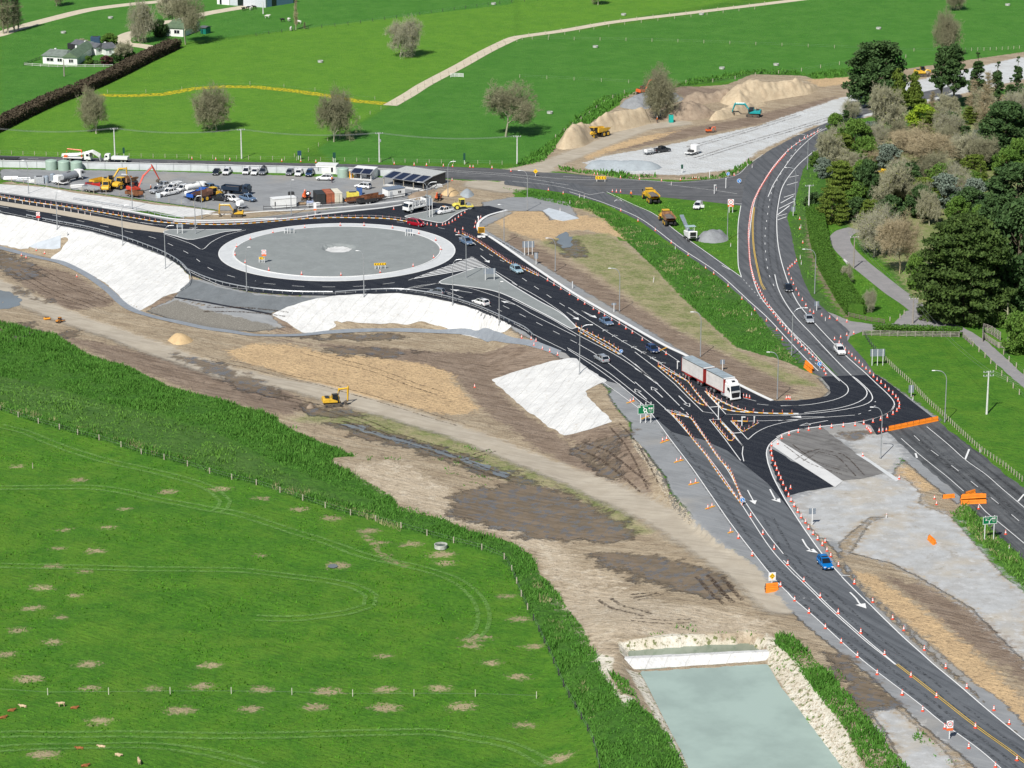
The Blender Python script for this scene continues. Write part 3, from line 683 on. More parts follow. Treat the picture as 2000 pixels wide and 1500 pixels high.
# shoulders with chip
sheet('pavement', P("1610,606 1660,627 1707,634 1745,632 1770,607 1805,605 1830,620 1862,632 1882,640 1925,665 1965,700 2000,733 2080,800 2080,830 2000,758 1962,725 1910,678 1882,653 1850,648 1760,646 1707,646 1685,647 1660,657 1655,667 1640,655"), M_DRIVE, .026, label='grey chip forecourt and lane right of the highway', noise=.3)
rb = MB(); ribbon_mb(rb, smooth(W2(P("1672,448 1652,453 1640,467 1650,487 1675,512 1712,542 1750,572 1780,592 1800,608"))), 5.2, .03); tag(rb.build('driveway', M_DRIVE), 'winding grey driveway from the gate into the trees', 'driveway', kind='structure')
rb = MB()
ribbon_mb(rb, smooth(W2(P("762,206 800,184 830,165 900,128 950,100 1000,76 1015,72 1100,60 1200,43 1350,25 1500,7 1580,-3"))), 4.6, .03)
ribbon_mb(rb, smooth(W2(P("-20,72 0,67 37,54 100,37 175,19 250,9 325,2 400,-6"))), 6, .03)
ribbon_mb(rb, smooth(W2(P("520,7 500,10 400,27 350,40 312,45 275,60 250,68 238,78 244,86 265,88 300,94 298,102 275,108 262,118"))), 6, .03)
tag(rb.build('path', M_TRACK), 'cream farm tracks across the green pasture', 'path', kind='structure')
# median, islands, kerbs
sheet('median', P("-80,381 0,393 100,408 200,425 260,436 325,447 332,449 318,455 250,447 175,431 100,417 0,401 -80,390"), M_TAN, .075, label='sandy median strip between the left carriageways')
def island(pts, m, label, kw=.26, ht=.09):
 q = smooth(W2(pts), True, 1.2) if len(pts) > 6 else W2(pts)
 sheet('traffic_island', q, m, ht, world=True, thick=.16, label=label)
 mb = MB(); ribbon_mb(mb, q, kw, ht + .02, closed=True, thick=.16, z=0); tag(mb.build('kerb', M_KERB), 'white kerb around ' + label, kind='structure')
def circle(c, r, n=96): return [np.array([c[0] + r * math.cos(2 * math.pi * k / n), c[1] + r * math.sin(2 * math.pi * k / n)]) for k in range(n)]
mb = MB(); ribbon_mb(mb, circle(RC, RR * .9365), RR * .127, .11, closed=True, thick=.12, z=0)
tag(mb.build('roundabout_apron', M_APR), 'pale concrete ring around the roundabout', kind='structure')
sheet('traffic_island', circle(RC, RR * .876), M_ISL, .17, world=True, label='round grey gravel middle of the roundabout', flat=False)
mb = MB(); ribbon_mb(mb, circle(RC, RR * .876), .3, .22, closed=True, thick=.2, z=0); ribbon_mb(mb, circle(RC, RR * .999), .25, .13, closed=True, thick=.13, z=0)
tag(mb.build('kerb', M_KERB), 'round kerbs of the roundabout', kind='structure')
sheet('geotextile_pit', [np.array([HOLE[0] + (3.9 + .35 * math.sin(k * 1.7)) * .92 * math.cos(k * .2094) * .86, HOLE[1] + (3.1 + .2 * math.sin(k * 2.3)) * math.sin(k * .2094)]) for k in range(30)], M_GEO, .2, None, world=True, flat=False, label='round white sheet in the pit at the middle of the roundabout', cat='geotextile')
island(P("331,449 400,449 472,449 440,453 422,457 400,463 378,468 366,468 345,462 320,455"), M_ISL, 'the narrow gravel island left of the roundabout')
island(P("858,552 900,534 930,524 950,523 967,534 1000,557 1050,587 1095,612 1126,640 1117,643 1075,620 1040,602 1000,582 962,568 900,558"), M_ISL, 'the long gravel island right of the roundabout')
island(P("791,423 830,414 862,407 900,404 924,405 905,412 887,421 875,430 865,435 855,435 820,428"), M_ISL, 'the gravel island with the parked ute')
# kerb along the east side of the new road, footpath at the foot of the embankment
mb = MB(); ribbon_mb(mb, smooth(W2(P("990,411 955,421 938,432 933,442 938,454 957,463 1000,492 1037,518 1125,576 1212,626 1300,676 1340,695 1436,748 1480,770 1508,783"))), .75, .16, thick=.15)
ribbon_mb(mb, smooth(W2(P("340,432 388,435 460,434 500,432 580,425 625,419 700,411 750,406 800,398 826,394"))), .6, .16, thick=.15)
ribbon_mb(mb, smooth(W2(P("200,405 260,414 308,423 350,429 400,431 470,429 540,427"))), .5, .16, thick=.15)
ribbon_mb(mb, smooth(W2(P("400,418 440,419 520,413 600,409 700,402 780,393 820,387"))), .4, .16, thick=.15)
tag(mb.build('kerb', M_KERB), 'white concrete kerbs along the new road', kind='structure')
mb = MB(); ribbon_mb(mb, smooth(W2(P("-60,468 0,484 60,500 120,514 170,538 212,568 235,590 260,606 300,619 345,629 400,641 450,648 500,655 580,655 640,650 700,647 775,646 850,649 930,655 990,664 1040,672 1090,689")), step=1), 1.9, .10)
tag(mb.build('footpath', M_PATH), 'blue grey path winding along the foot of the embankment', 'path', kind='structure')
rb = MB(); ribbon_mb(rb, smooth(W2(P("480,430 600,418 700,408 780,398 815,391"))), 2.6, .024); tag(rb.build('pavement', M_SHO), 'grey strip below the containers', kind='structure')
# ------------------------------------------------------------------ painted markings
mk = MB(); yk = MB(); OFF = .085
def ln(s, w_=.16, dash=None, mb=None, off=OFF, sm=True, x0=0, y0=0, k=4.0):
 p = W2(P(s, x0, y0, k)); ribbon_mb(mk if mb is None else mb, smooth(p) if sm else p, w_, off, dash)
def tn(s, x0, y0, w_=.16, dash=None, mb=None, sm=True, k=4.0): ln(s, w_, dash, mb, OFF, sm, x0, y0, k)
ln("1208,750 1255,790 1272,808 1312,862 1350,912 1387,965 1425,1020 1467,1075 1525,1145 1587,1202 1650,1260 1712,1312 1765,1352 1825,1400 1875,1437 1960,1506", .17)
ln("1145,722 1185,752 1210,770 1250,800 1272,820", .14)
tn("640,0 570,0 860,290 1100,520 1350,740 1600,950 1800,1120 2010,1290", 1500, 1125, .2)
tn("570,1500 430,1340 300,1160 200,1010 130,900 40,730 0,620", 1500, 750, .2)
ln("1500,905 1497,885 1502,870 1515,858 1537,846 1575,837 1625,831 1675,825 1717,815 1740,803 1747,790 1740,777 1725,762 1712,750 1690,729 1657,700 1632,675 1587,627 1557,590 1535,540 1521,487 1517,437 1520,400 1530,362 1557,325 1590,295", .2)
tn("215,0 460,240 760,510 995,695", 1500, 1125, .18); tn("240,0 480,240 780,510 1000,695", 1500, 1125, .18)
tn("1000,695 1320,945 1640,1195 2010,1470", 1500, 1125, .13, mb=yk); tn("1012,690 1335,940 1655,1190 2020,1460", 1500, 1125, .13, mb=yk)
# lines up the middle of the lower highway
tn("1190,195 1250,245 1420,440 1600,660 1800,955", 1000, 750, .16); ln("1450,988 1480,1035 1500,1065 1520,1090 1553,1125", .16)
tn("1270,210 1400,270 1560,500 1700,700 1800,890 2000,1180 2120,1330", 1000, 750, .16);
ln("1530,1095 1560,1125", .16)
tn("1190,195 1400,265", 1000, 750, .16)
# junction markings (tile 1240,660 at 6.25x)
J = dict(x0=1240, y0=660, k=6.25)
ln("0,175 130,275 280,390 480,560 650,730 830,905 960,925", .16, sm=False, **J)
ln("0,125 110,190 300,310 520,450 640,525 760,680 970,920", .16, sm=False, **J)
ln("970,920 1320,1330 1310,1420 1330,1510", .16, sm=False, **J)
ln("0,320 240,530 545,830", .16, sm=False, **J); ln("0,375 240,530", .16, sm=False, **J)
ln("0,540 370,865 470,940", .16, sm=False, **J)
ln("910,1000 1040,1000 1060,1030", .16, sm=False, **J)
ln("850,650 1110,935 1500,950 2000,945", .16, sm=False, **J)
ln("1170,1015 1380,1245", .16, sm=False, **J); ln("1380,1245 1480,1160 1620,1090 1800,1040 2000,1005", .16, **J)
ln("910,1000 1100,1240 1290,1500", .16, sm=False, **J)
ln("1040,1000 1200,1170 1320,1330", .16, sm=False, **J)
ln("1170,1015 1400,1020 2000,1005", .16, sm=False, **J)
ln("920,850 1025,840", .35, sm=False, **J); ln("1185,1168 1300,1160", .35, sm=False, **J)
ln("850,650 1000,740 1250,860 1500,915 2000,925", .14, **J)
ln("1300,730 1480,775", .14, **J); ln("1490,810 1630,825", .14, **J); ln("1780,832 2000,828", .14, **J)
ln("560,850 600,885", .16, **J); ln("625,910 655,945", .16, **J)
# right turn curves (tile 1520,700 at 5.88x)
K_ = dict(x0=1520, y0=700, k=5.88)
ln("30,550 350,535 640,480 760,430 803,380 790,320 640,190 470,10 360,-110 130,-330 -100,-600", .18, **K_)
ln("300,628 640,585 860,530 980,470 1020,410 1000,350 840,200 640,0 380,-280 200,-470 80,-640 0,-800 -40,-960", .2, **K_)
ln("0,655 400,635 760,590 980,540 1070,490 1080,440 1040,370 900,240 840,200", .2, **K_)
ln("0,720 400,690 880,655", .16, **K_)
ln("920,645 950,635", .16, **K_); ln("1040,608 1065,598", .2, **K_); ln("1100,555 1115,548", .2, **K_); ln("1110,505 1118,498", .2, **K_)
ln("-20,905 50,870 200,825 480,790 800,755 1000,720 1180,670 1290,610 1330,540", .19, **K_)
ln("360,0 560,180", .13, dash=(1.2, 2.4), **K_)
# curving highway, upper part
ln("1605,252 1550,285 1515,320 1492,355 1475,390 1467,430 1463,480 1468,530 1480,570 1500,600 1537,640 1575,682 1620,726 1640,745", .2)
ln("1600,250 1570,275 1545,305 1525,340 1508,372 1499,420 1494,470 1500,530 1512,560", .13, dash=(2, 6))
ln("1640,240 1600,258 1560,292 1530,330 1510,362 1500,385", .2)
ln("1472,405 1469,440 1472,490 1485,552 1492,567", .13, mb=yk); ln("1474,405 1471,440 1474,490 1487,551 1495,566", .13, mb=yk)
ln("1447,402 1442,435 1441,470 1442,519 1448,541", .18); ln("1435,398 1449,399", .3)
ln("1185,375 1235,399 1275,417 1307,441 1330,459 1375,490 1410,515 1447,541", .18)
ln("1112,375 1175,395 1250,427 1325,482 1400,532 1467,592 1500,622 1540,665 1575,702 1598,725", .2)
ln("1447,541 1480,578 1520,622 1560,664 1590,694", .14, dash=(.8, 2.0))
ln("1200,394 1208,389 1220,397", .16); ln("1200,392 1215,393 1220,397", .16)
ln("1410,519 1425,527", .2); ln("1152,381 1180,376", .16)
for a, b_ in (("1522,408", "1550,394"), ("1519,420", "1542,402"), ("1518,423", "1537,418"), ("1531,386", "1553,379"), ("1525,397", "1550,383"), ("1537,362", "1558,356"), ("1541,347", "1560,343")):
 ln(a + ' ' + b_, .3, sm=False)
ln("1519,430 1536,424", .3, sm=False)
# north road
ln("0,309 300,316 420,321 620,326", .13, dash=(3, 5)); ln("640,326 800,331 900,337 1000,345 1110,362", .14)
ln("800,326 900,334 1000,341 1100,350 1180,352", .14); ln("1000,355 1060,360 1110,369 1152,381", .14); ln("1100,345 1180,349 1250,353 1300,356 1330,357 1400,351 1440,342 1462,322 1490,302", .13)
ln("1180,347 1300,355", .13); ln("1305,361 1400,373 1440,379", .13)
# left carriageways
tn("0,155 200,195 400,235 700,290 950,355 1130,405 1300,480 1400,545 1470,615 1600,680 1760,740 2000,765", 0, 375, .14)
ln("500,567 575,573 650,573 710,570 775,568 825,573 875,583 925,598 962,613 1000,630 1045,655 1105,685", .14)
tn("0,115 400,180 700,245 950,300 1200,360 1380,435 1500,500 1620,590 1700,625 1860,675 2000,697", 0, 375, .15, dash=(3, 6))
tn("60,715 330,738 520,743 720,742 920,730 1100,708", 500, 375, .15, dash=(3, 4.2))
tn("1280,330 1500,410 1580,450 1650,395 1760,340 1920,298", 0, 375, .16); tn("0,28 300,88 600,140 900,200 1150,250 1300,262", 0, 375, .13)
tn("1060,235 1195,252", 0, 375, .2); tn("1480,285 1545,277 1500,292", 0, 375, .25)
ln("478,433 560,428 640,424 720,421 790,427 830,435", .15); ln("440,434 478,432 500,432", .15)
tn("1100,235 1300,262 1450,285 1600,330 1690,390 1760,450 1900,530 2000,575", 500, 375, .13, dash=(2.2, 4))
# roundabout exit, right
tn("1120,772 1440,712 1190,692 1690,510 2000,700 2060,745", 500, 375, .17, sm=False)
tn("1130,772 1250,738 1430,715", 500, 375, .15)
tn("1440,715 1620,742 1800,792 2000,868 2160,960 2300,1030 2500,1130", 500, 375, .15)
tn("1250,750 1400,765 1500,785 1620,830", 500, 375, .14); tn("1480,790 1600,830", 500, 375, .14, dash=(2, 3))
tn("1800,880 1920,935", 500, 375, .14, dash=(2, 3)); tn("1930,890 2000,925 2500,1180 2660,1270", 500, 375, .14, dash=(3, 5))
ln("1108,680 1180,722 1240,768 1272,790", .15, dash=(3, 0.01))
tn("440,905 640,1030 900,1190 1170,1340", 1000, 375, .15); tn("430,940 500,985", 1000, 375, .15); tn("545,930 620,975", 1000, 375, .15)
tn("0,710 200,820 390,945 520,1065 880,1290 1140,1500", 1000, 375, .16); tn("0,840 300,990 500,1110 850,1300 1130,1500", 1000, 375, .16)
tn("520,1190 700,1300 960,1500", 1000, 375, .15); tn("110,590 280,690 640,905 980,1110 1310,1330", 1000, 375, .14)
tn("80,675 310,830 540,975", 1000, 375, .15, dash=(3, 5)); tn("440,1235 620,1350 830,1500", 1000, 375, .16)
for k in range(7):      # chevrons in the narrow median
 a = (720 + k * 75, 1080 + k * 42 - (0 if k < 3 else -4)); tn(f"{a[0]-12},{a[1]+10} {a[0]+6},{a[1]-2} {a[0]+30},{a[1]+4}", 1000, 375, .2, sm=False)
# lower-right closed highway
ln("1760,857 1800,892 1850,932 1882,960", .14); ln("1912,985 1925,1000 1962,1030 2010,1070", .15)
ln("1810,834 1850,867 1887,900 1925,927 1957,955 2010,1000", .15); ln("1785,851 1808,872 1865,915 1910,952 1957,990 2010,1035", .13, dash=(3.5, 6))
ln("1791,895 1788,886", .35); ln("1893,878 1885,898", .35); ln("2000,966 1988,980", .3)
# hatched nose of the long island
A0, A1, A2 = (797, 548), (922, 502), (951, 522)
base = [np.array(W(*p)[:2]) for p in ((797, 548.5), (857, 551), (930, 525), (951, 522.5))]
apex = np.array(W(922.5, 502)[:2]);
left0 = base[0]; right0 = base[3]
for k in range(9):
 t = k / 9 + .03; t2 = t + .05
 a = apex + (left0 - apex) * t; b_ = apex + (right0 - apex) * t; c = apex + (right0 - apex) * min(1, t2); e = apex + (left0 - apex) * min(1, t2)
 # stop the stripes at the island kerb
 def clipv(p, q):
  n_ = 24; good = [p + (q - p) * s / n_ for s in range(n_ + 1)]
  good = [g for g in good if not inside(np.array(g[0]), np.array(g[1]), ISL_RT)]
  return (good[0], good[-1]) if len(good) > 1 else None
 ISL_RT = W2(P("857,551 930,524 951,522 1000,556 1000,590"))
 r1 = clipv(a, b_);
 if r1: ribbon_mb(mk, [r1[0], r1[1]], .55, OFF)
for s in ("1840,665 1880,672", "1870,690 1920,700", "1900,712 1960,725", "1940,738 2000,752"): tn(s, 500, 375, .4)
# arrows: shaft and open or solid head, from photo points
def arrow(tail, tip, solid=True, wd=1.0, side=0):
 p = np.array(W(*tail)[:2]); q = np.array(W(*tip)[:2]); t = (q - p) / np.linalg.norm(q - p); nn = np.array([-t[1], t[0]]); L = np.linalg.norm(q - p); hl = min(2.2, L * .4)
 b0 = q - t * hl; z = OFF
 ribbon_mb(mk, [p, b0], .2, z)
 if solid:
  a, b_, c = q, b0 + nn * wd * .7, b0 - nn * wd * .7; mk.add([(v[0], v[1], h_at(v[0], v[1]) + z) for v in (a, b_, c)], [(0, 1, 2)])
 else:
  for a, b_ in ((q, b0 + nn * wd * .65), (b0 + nn * wd * .65, b0 - nn * wd * .65), (b0 - nn * wd * .65, q)): ribbon_mb(mk, [a, b_], .15, z)
def J2(x, y): return (1240 + x / 6.25, 660 + y / 6.25)
arrow(J2(340, 730), J2(200, 600), False); arrow(J2(145, 755), J2(0, 625), False); arrow(J2(535, 710), J2(670, 845), False)
for a, b_ in (((500 + 1690 / 4, 375 + 790 / 4), (500 + 1515 / 4, 375 + 762 / 4)), ((1008, 596), (978, 588)), ((1107, 610), (1131, 626)), ((1137, 608), (1166, 622)), ((939, 500), (956, 514))): arrow(a, b_, True)
arrow((1610, 815), (1543, 815), True); arrow((1617, 822), (1562, 832), False)
def curved_arrow(s, x0, y0):
 p = smooth(W2(P(s, x0, y0))); ribbon_mb(mk, p, .28, OFF); q = p[-1]; t = p[-1] - p[-2]; t /= np.linalg.norm(t); nn = np.array([-t[1], t[0]])
 vs = [q + t * 1.5, q + nn * .9 - t * .6, q - nn * .9 - t * .6]; mk.add([(v[0], v[1], h_at(v[0], v[1]) + OFF) for v in vs], [(0, 1, 2)])
curved_arrow("640,130 690,180 712,215 735,232", 1500, 1125); curved_arrow("268,1215 300,1270 330,1300 345,1306", 1500, 750); curved_arrow("15,825 38,870 55,900 70,910", 1500, 750)
arrow((1460, 958), (1475, 986), True)
tag(mk.build('road_marking', M_WHITE, fix=False), 'white lines, arrows and hatching painted on the roads', kind='structure')
tag(yk.build('road_marking', M_YEL, fix=False), 'double yellow centre lines', kind='structure')
# wheel tracks pressed into the grass
def alpha_surf(name, c, a0, a1):
 m = bpy.data.materials.new(name); m.use_nodes = True; T = NT(m); b = T.t.nodes['Principled BSDF']; b.inputs['Base Color'].default_value = (*c, 1); b.inputs['Roughness'].default_value = .95
 b.inputs['Specular IOR Level'].default_value = .1
 T.L.new(T.mapr(T.noise(1.7, 4, .75), a0, a1, 0, .8), b.inputs['Alpha']); return m
M_TRK = alpha_surf('pressed_grass', (.175, .33, .085), .32, .70)
tk = MB()
def tracks(s, x0, y0, gap=1.9, w_=.75, d=False):
 p = smooth(W2(P(s, x0, y0, 4, True) if not d else P(s)), step=2.5)
 for g in (-gap / 2, gap / 2):
  q = []
  for i in range(len(p)):
   t = p[min(i + 1, len(p) - 1)] - p[max(i - 1, 0)]; t = t / np.linalg.norm(t); q.append(p[i] + np.array([-t[1], t[0]]) * g)
  ribbon_mb(tk, q, w_, .13)
tracks("0,330 200,380 300,420 500,500 680,560 900,620 1200,685 1450,750 1600,800 1700,860 1760,920 1740,970 1690,1000", 0, 750)
tracks("0,815 300,812 600,808 800,818 1000,850 1300,920 1600,975 1800,1005 2000,1060 2400,1190 2800,1330 3100,1400 3400,1475 3600,1560 3730,1680 3780,1800 3760,1920 3690,2000", 0, 750)
tracks("0,1245 600,1245 1000,1240 1500,1250 2000,1250 2600,1235 3100,1225 3400,1225 3700,1270 4050,1350 4300,1480", 0, 1125)
tracks("0,1355 400,1335 800,1330 1200,1330 1600,1380 2050,1490", 0, 1125)
tracks("0,1420 600,1435 1200,1450 2000,1470 2400,1520 2750,1580 2900,1660 2880,1740 2700,1790 2400,1830 2000,1830", 0, 750)
tracks("0,30 400,110 800,190", 0, 750)
tag(tk.build('wheel_track', M_TRK, fix=False), 'pale wheel tracks pressed into the long pasture grass', kind='stuff', cat='wheel tracks')
M_RUT = alpha_surf('tyre_rut', (.07, .05, .038), .40, .62); M_PAV = alpha_surf('tyre_mark', (.012, .013, .015), .40, .85)
tk = MB()
tracks("1560,600 1640,590 1750,550 1850,520", 500, 750, 1.6, .4); tracks("640,300 900,390 1200,460 1500,560 1800,680 2000,740", 500, 750, 1.8, .6)
tracks("1400,1130 1425,1160 1440,1175", 0, 0, 1.8, .8, True); tracks("1370,1125 1400,1160 1425,1180", 0, 0, 1.8, .7, True); tracks("1180,1170 1210,1188 1265,1202", 0, 0, 2, .7, True)
tracks("1235,1210 1300,1216 1355,1213", 0, 0, 1.6, .4, True); tracks("1230,1165 1290,1160 1240,1172", 0, 0, 1.6, .5, True); tracks("400,605 480,606 560,615", 0, 0, 1.8, .5, True)
tracks("520,770 640,800 760,845 900,890", 0, 0, 1.9, .35, True); tracks("60,520 140,560 215,590", 0, 0, 1.9, .3, True); tracks("30,530 110,575 180,600", 0, 0, 1.9, .3, True)
tracks("1130,870 1180,890 1260,955", 0, 0, 2, .4, True); tracks("1200,830 1240,880 1275,950", 0, 0, 2, .35, True); tracks("600,690 700,715 860,770", 0, 0, 2.2, .3, True); tracks("400,700 520,725 700,770 900,830", 0, 0, 2.1, .3, True)
tracks("1560,900 1600,880 1640,890 1680,930", 0, 0, 1.7, .3, True); tracks("1540,870 1590,905 1650,925", 0, 0, 1.7, .25, True)
tracks("1360,310 1440,285 1560,250 1640,225", 0, 0, 1.8, .5, True); tracks("1340,290 1440,262 1560,225", 0, 0, 1.8, .4, True)
tag(tk.build('tyre_rut', M_RUT, fix=False), 'dark tyre ruts in the bare earth', kind='stuff', cat='ruts')
tk = MB(); OLDT = tracks
def dark(s, w_=.55):
 p = smooth(W2(P(s)), step=3)
 for g in (-.8, .8):
  q = []
  for i in range(len(p)):
   t = p[min(i + 1, len(p) - 1)] - p[max(i - 1, 0)]; t = t / np.linalg.norm(t); q.append(p[i] + np.array([-t[1], t[0]]) * g)
  ribbon_mb(tk, q, w_, .062)
dark("1300,842 1345,895 1395,965 1440,1030 1490,1090 1560,1160 1640,1232 1720,1300 1800,1362 1900,1440 1990,1512", .6)
dark("1580,1120 1650,1190 1740,1272 1830,1345 1930,1425 2010,1490", .5); dark("1500,1010 1540,1080 1580,1130", .5)
dark("1500,340 1485,400 1482,470 1490,530 1520,590 1570,645 1640,705", .5); dark("1560,300 1525,345 1510,420 1508,490 1525,560 1570,620 1640,690", .45)
dark("0,310 300,316 600,322 900,335 1050,346", .6); dark("1790,850 1860,910 1940,970 2010,1030", .7); dark("1820,835 1880,885 1950,940 2010,985", .6)
tag(tk.build('tyre_mark', M_PAV, fix=False), 'dark wheel marks worn along the asphalt lanes', kind='stuff', cat='tyre marks')
sheet('gravel_bench', P('372,547 400,552 440,565 500,576 575,581 640,583 590,592 530,612 440,597 345,580 352,570'), surf('dark_gravel', (.145, .16, .17), (.12, .132, .14), (.18, .19, .195), .95, None, .5, .5), .05, label='dark gravel bench below the roundabout', noise=.8)
mb = MB(); ribbon_mb(mb, smooth(W2(P('342,581 400,590 460,601 530,614'))), .55, .07); tag(mb.build('dark_strip', M_NEW), 'thin dark strip across the gravel bench', kind='structure')  # flat dark line in the asphalt material, laid along the ledge of the bench
# ------------------------------------------------------------------ water
def water(name, c, rough=.12, var=(.9, 1.1)):
 m = bpy.data.materials.new(name); m.use_nodes = True; T = NT(m); b = T.t.nodes['Principled BSDF']
 n = T.noise(.09, 5, .6); T.L.new(T.mix(T.mapr(n, .35, .65), tuple(x * var[0] for x in c), tuple(x * var[1] for x in c)), b.inputs['Base Color'])
 b.inputs['Roughness'].default_value = rough
 bn = T.n('Bump'); bn.inputs['Strength'].default_value = .12; bn.inputs['Distance'].default_value = .05; T.L.new(T.noise(2.2, 3, .6, T.scale_vec(T.pos(), (.5, 2, 1))), bn.inputs['Height']); T.L.new(bn.outputs[0], b.inputs['Normal']); return m
M_WAT = water('milky_water', (.32, .40, .35), .15); M_PUD = water('puddle_water', (.17, .185, .185), .12)
def pond(px, m, z, label, off=0, grow=0):
 q = [np.array(ray(u, v, z)) for u, v in px]; mb = MB()
 c = sum(q) / len(q); q = [p + (p - c) / np.linalg.norm(p - c) * grow for p in q]
 r = delaunay_2d_cdt([Vector(p) for p in q], [(i, (i + 1) % len(q)) for i in range(len(q))], [], 1, 1e-5)
 mb.add([(p.x, p.y, z) for p in r[0]], [tuple(f) for f in r[2]]); tag(mb.build('pond_water', m), label, 'pond', kind='structure')
pond(P("1250,1312 1400,1303 1500,1297 1525,1341 1562,1387 1600,1437 1640,1490 1690,1556 1360,1556 1345,1500 1335,1475 1312,1432 1295,1400 1280,1370 1265,1340"), M_WAT, POND_Z, 'pale milky turquoise water of the large settling pond', grow=.5)
pond(P("1226,1271 1325,1263 1400,1258 1470,1256 1482,1268 1500,1290 1240,1308 1228,1286"), water('green_water', (.20, .245, .19)), POND_Z + .02, 'narrow greenish pool behind the white weir', grow=.5)
for px, lb in (("1088,462 1100,453 1112,458 1117,470 1117,484 1103,485 1092,478", 'small grey puddle on the bare island'), ("-40,566 0,567 30,574 44,592 20,602 0,604 -40,606", 'dark puddle at the left edge of the earthworks'), ("660,828 700,832 720,838 712,842 680,836", 'water lying in the wheel ruts'), ("700,838 760,850 830,868 900,892 890,895 820,875 750,856", 'long streak of water along the ruts'), ("905,893 950,910 1000,930 990,935 940,915 900,900", 'streak of water at the end of the ruts')):
 o = sheet('puddle', P(px), M_PUD, .05, noise=1.6, label=lb, cat='puddle')
for a, lb in (((650, 1107), 'small puddle in a worn patch of the near pasture'),):
 c = W(*a); o = sheet('puddle', [np.array([c.x + .9 * math.cos(k / 2), c.y + 1.1 * math.sin(k / 2)]) for k in range(12)], M_PUD, .15, world=True, label=lb, cat='puddle')
# white weir between the two pools
mb = MB(); rows = []
for (u0, v0), (u1, v1), z in (((1216, 1284), (1500, 1270), -2.7), ((1214, 1283), (1503, 1269), -1.7), ((1218, 1287), (1508, 1273), -1.5), ((1244, 1314), (1515, 1295), -2.8)):
 a = ray(u0, v0, z); b_ = ray(u1, v1, z); rows.append([(a[0] + (b_[0] - a[0]) * k / 30, a[1] + (b_[1] - a[1]) * k / 30, z + .08 * random.random()) for k in range(31)])
for i in range(3):
 n = 31; mb.add(rows[i] + rows[i + 1], [(k, k + 1, k + 1 + n, k + n) for k in range(n - 1)])
tag(mb.build('weir', M_GEO), 'white sheeted weir between the two pools', 'weir')
# ------------------------------------------------------------------ vehicles
M_GLASS = mat('dark_glass', (.012, .016, .022), .06, 0, .1, spec=.8); M_TYRE = mat('tyre_rubber', (.018, .018, .02), .85); M_RIM = mat('wheel_rim', (.45, .46, .48), .35, .7)
M_BLK = mat('black_trim', (.015, .015, .017), .5); M_LAMP = mat('lamp_lens', (.8, .82, .85), .1); M_TAIL = mat('tail_lens', (.45, .01, .01), .2); M_PLATE = mat('number_plate', (.75, .75, .72), .5)
M_STEEL = mat('galvanised_steel', (.46, .48, .50), .45, .5, .12); M_DARK = mat('dark_steel', (.05, .05, .052), .6, .3); M_RUST = mat('rusty_steel', (.22, .085, .035), .85, 0, .3, 1.5, .3); M_MUDDY = mat('muddy_track', (.13, .105, .08), .9, 0, .3, 4, .4)
M_CATY = mat('machine_yellow', (.72, .43, .035), .45, 0, .12, 1.5); M_ORG = mat('machine_orange', (.75, .13, .03), .45, 0, .12, 1.5); M_TEAL = mat('machine_teal', (.015, .32, .33), .4, 0, .12); M_WHT = mat('white_enamel', (.80, .80, .78), .35, 0, .06, 1)
M_LIME = mat('roller_yellow', (.78, .66, .10), .45, 0, .12, 1.5); M_ROAD_RED = mat('chassis_red', (.40, .025, .022), .45)
def wheel(mb_t, mb_r, x, y, r, wd, side):
 mb_t.tube([(x, y - wd / 2, r), (x, y - wd / 2 + .03, r), (x, y + wd / 2 - .03, r), (x, y + wd / 2, r)], [r * .9, r, r, r * .9], 18)
 f = side * (wd / 2 + .012); mb_r.tube([(x, y + f - side * .06, r), (x, y + f, r)], [r * .66, r * .6], 14)
def wheels(t, xs_, yw, r=.34, wd=.22, rim=None):
 for x in xs_:
  for s in (1, -1):
   a, b_ = MB(), MB(); wheel(a, b_, x, s * yw, r, wd, s); o = a.build('wheel', M_TYRE, t, sm=False); b_.build('rim', rim or M_RIM, o)
def ring(x, pts): return [(x, y, z) for y, z in pts] + [(x, -y, z) for y, z in reversed(pts)]
CARS = {}
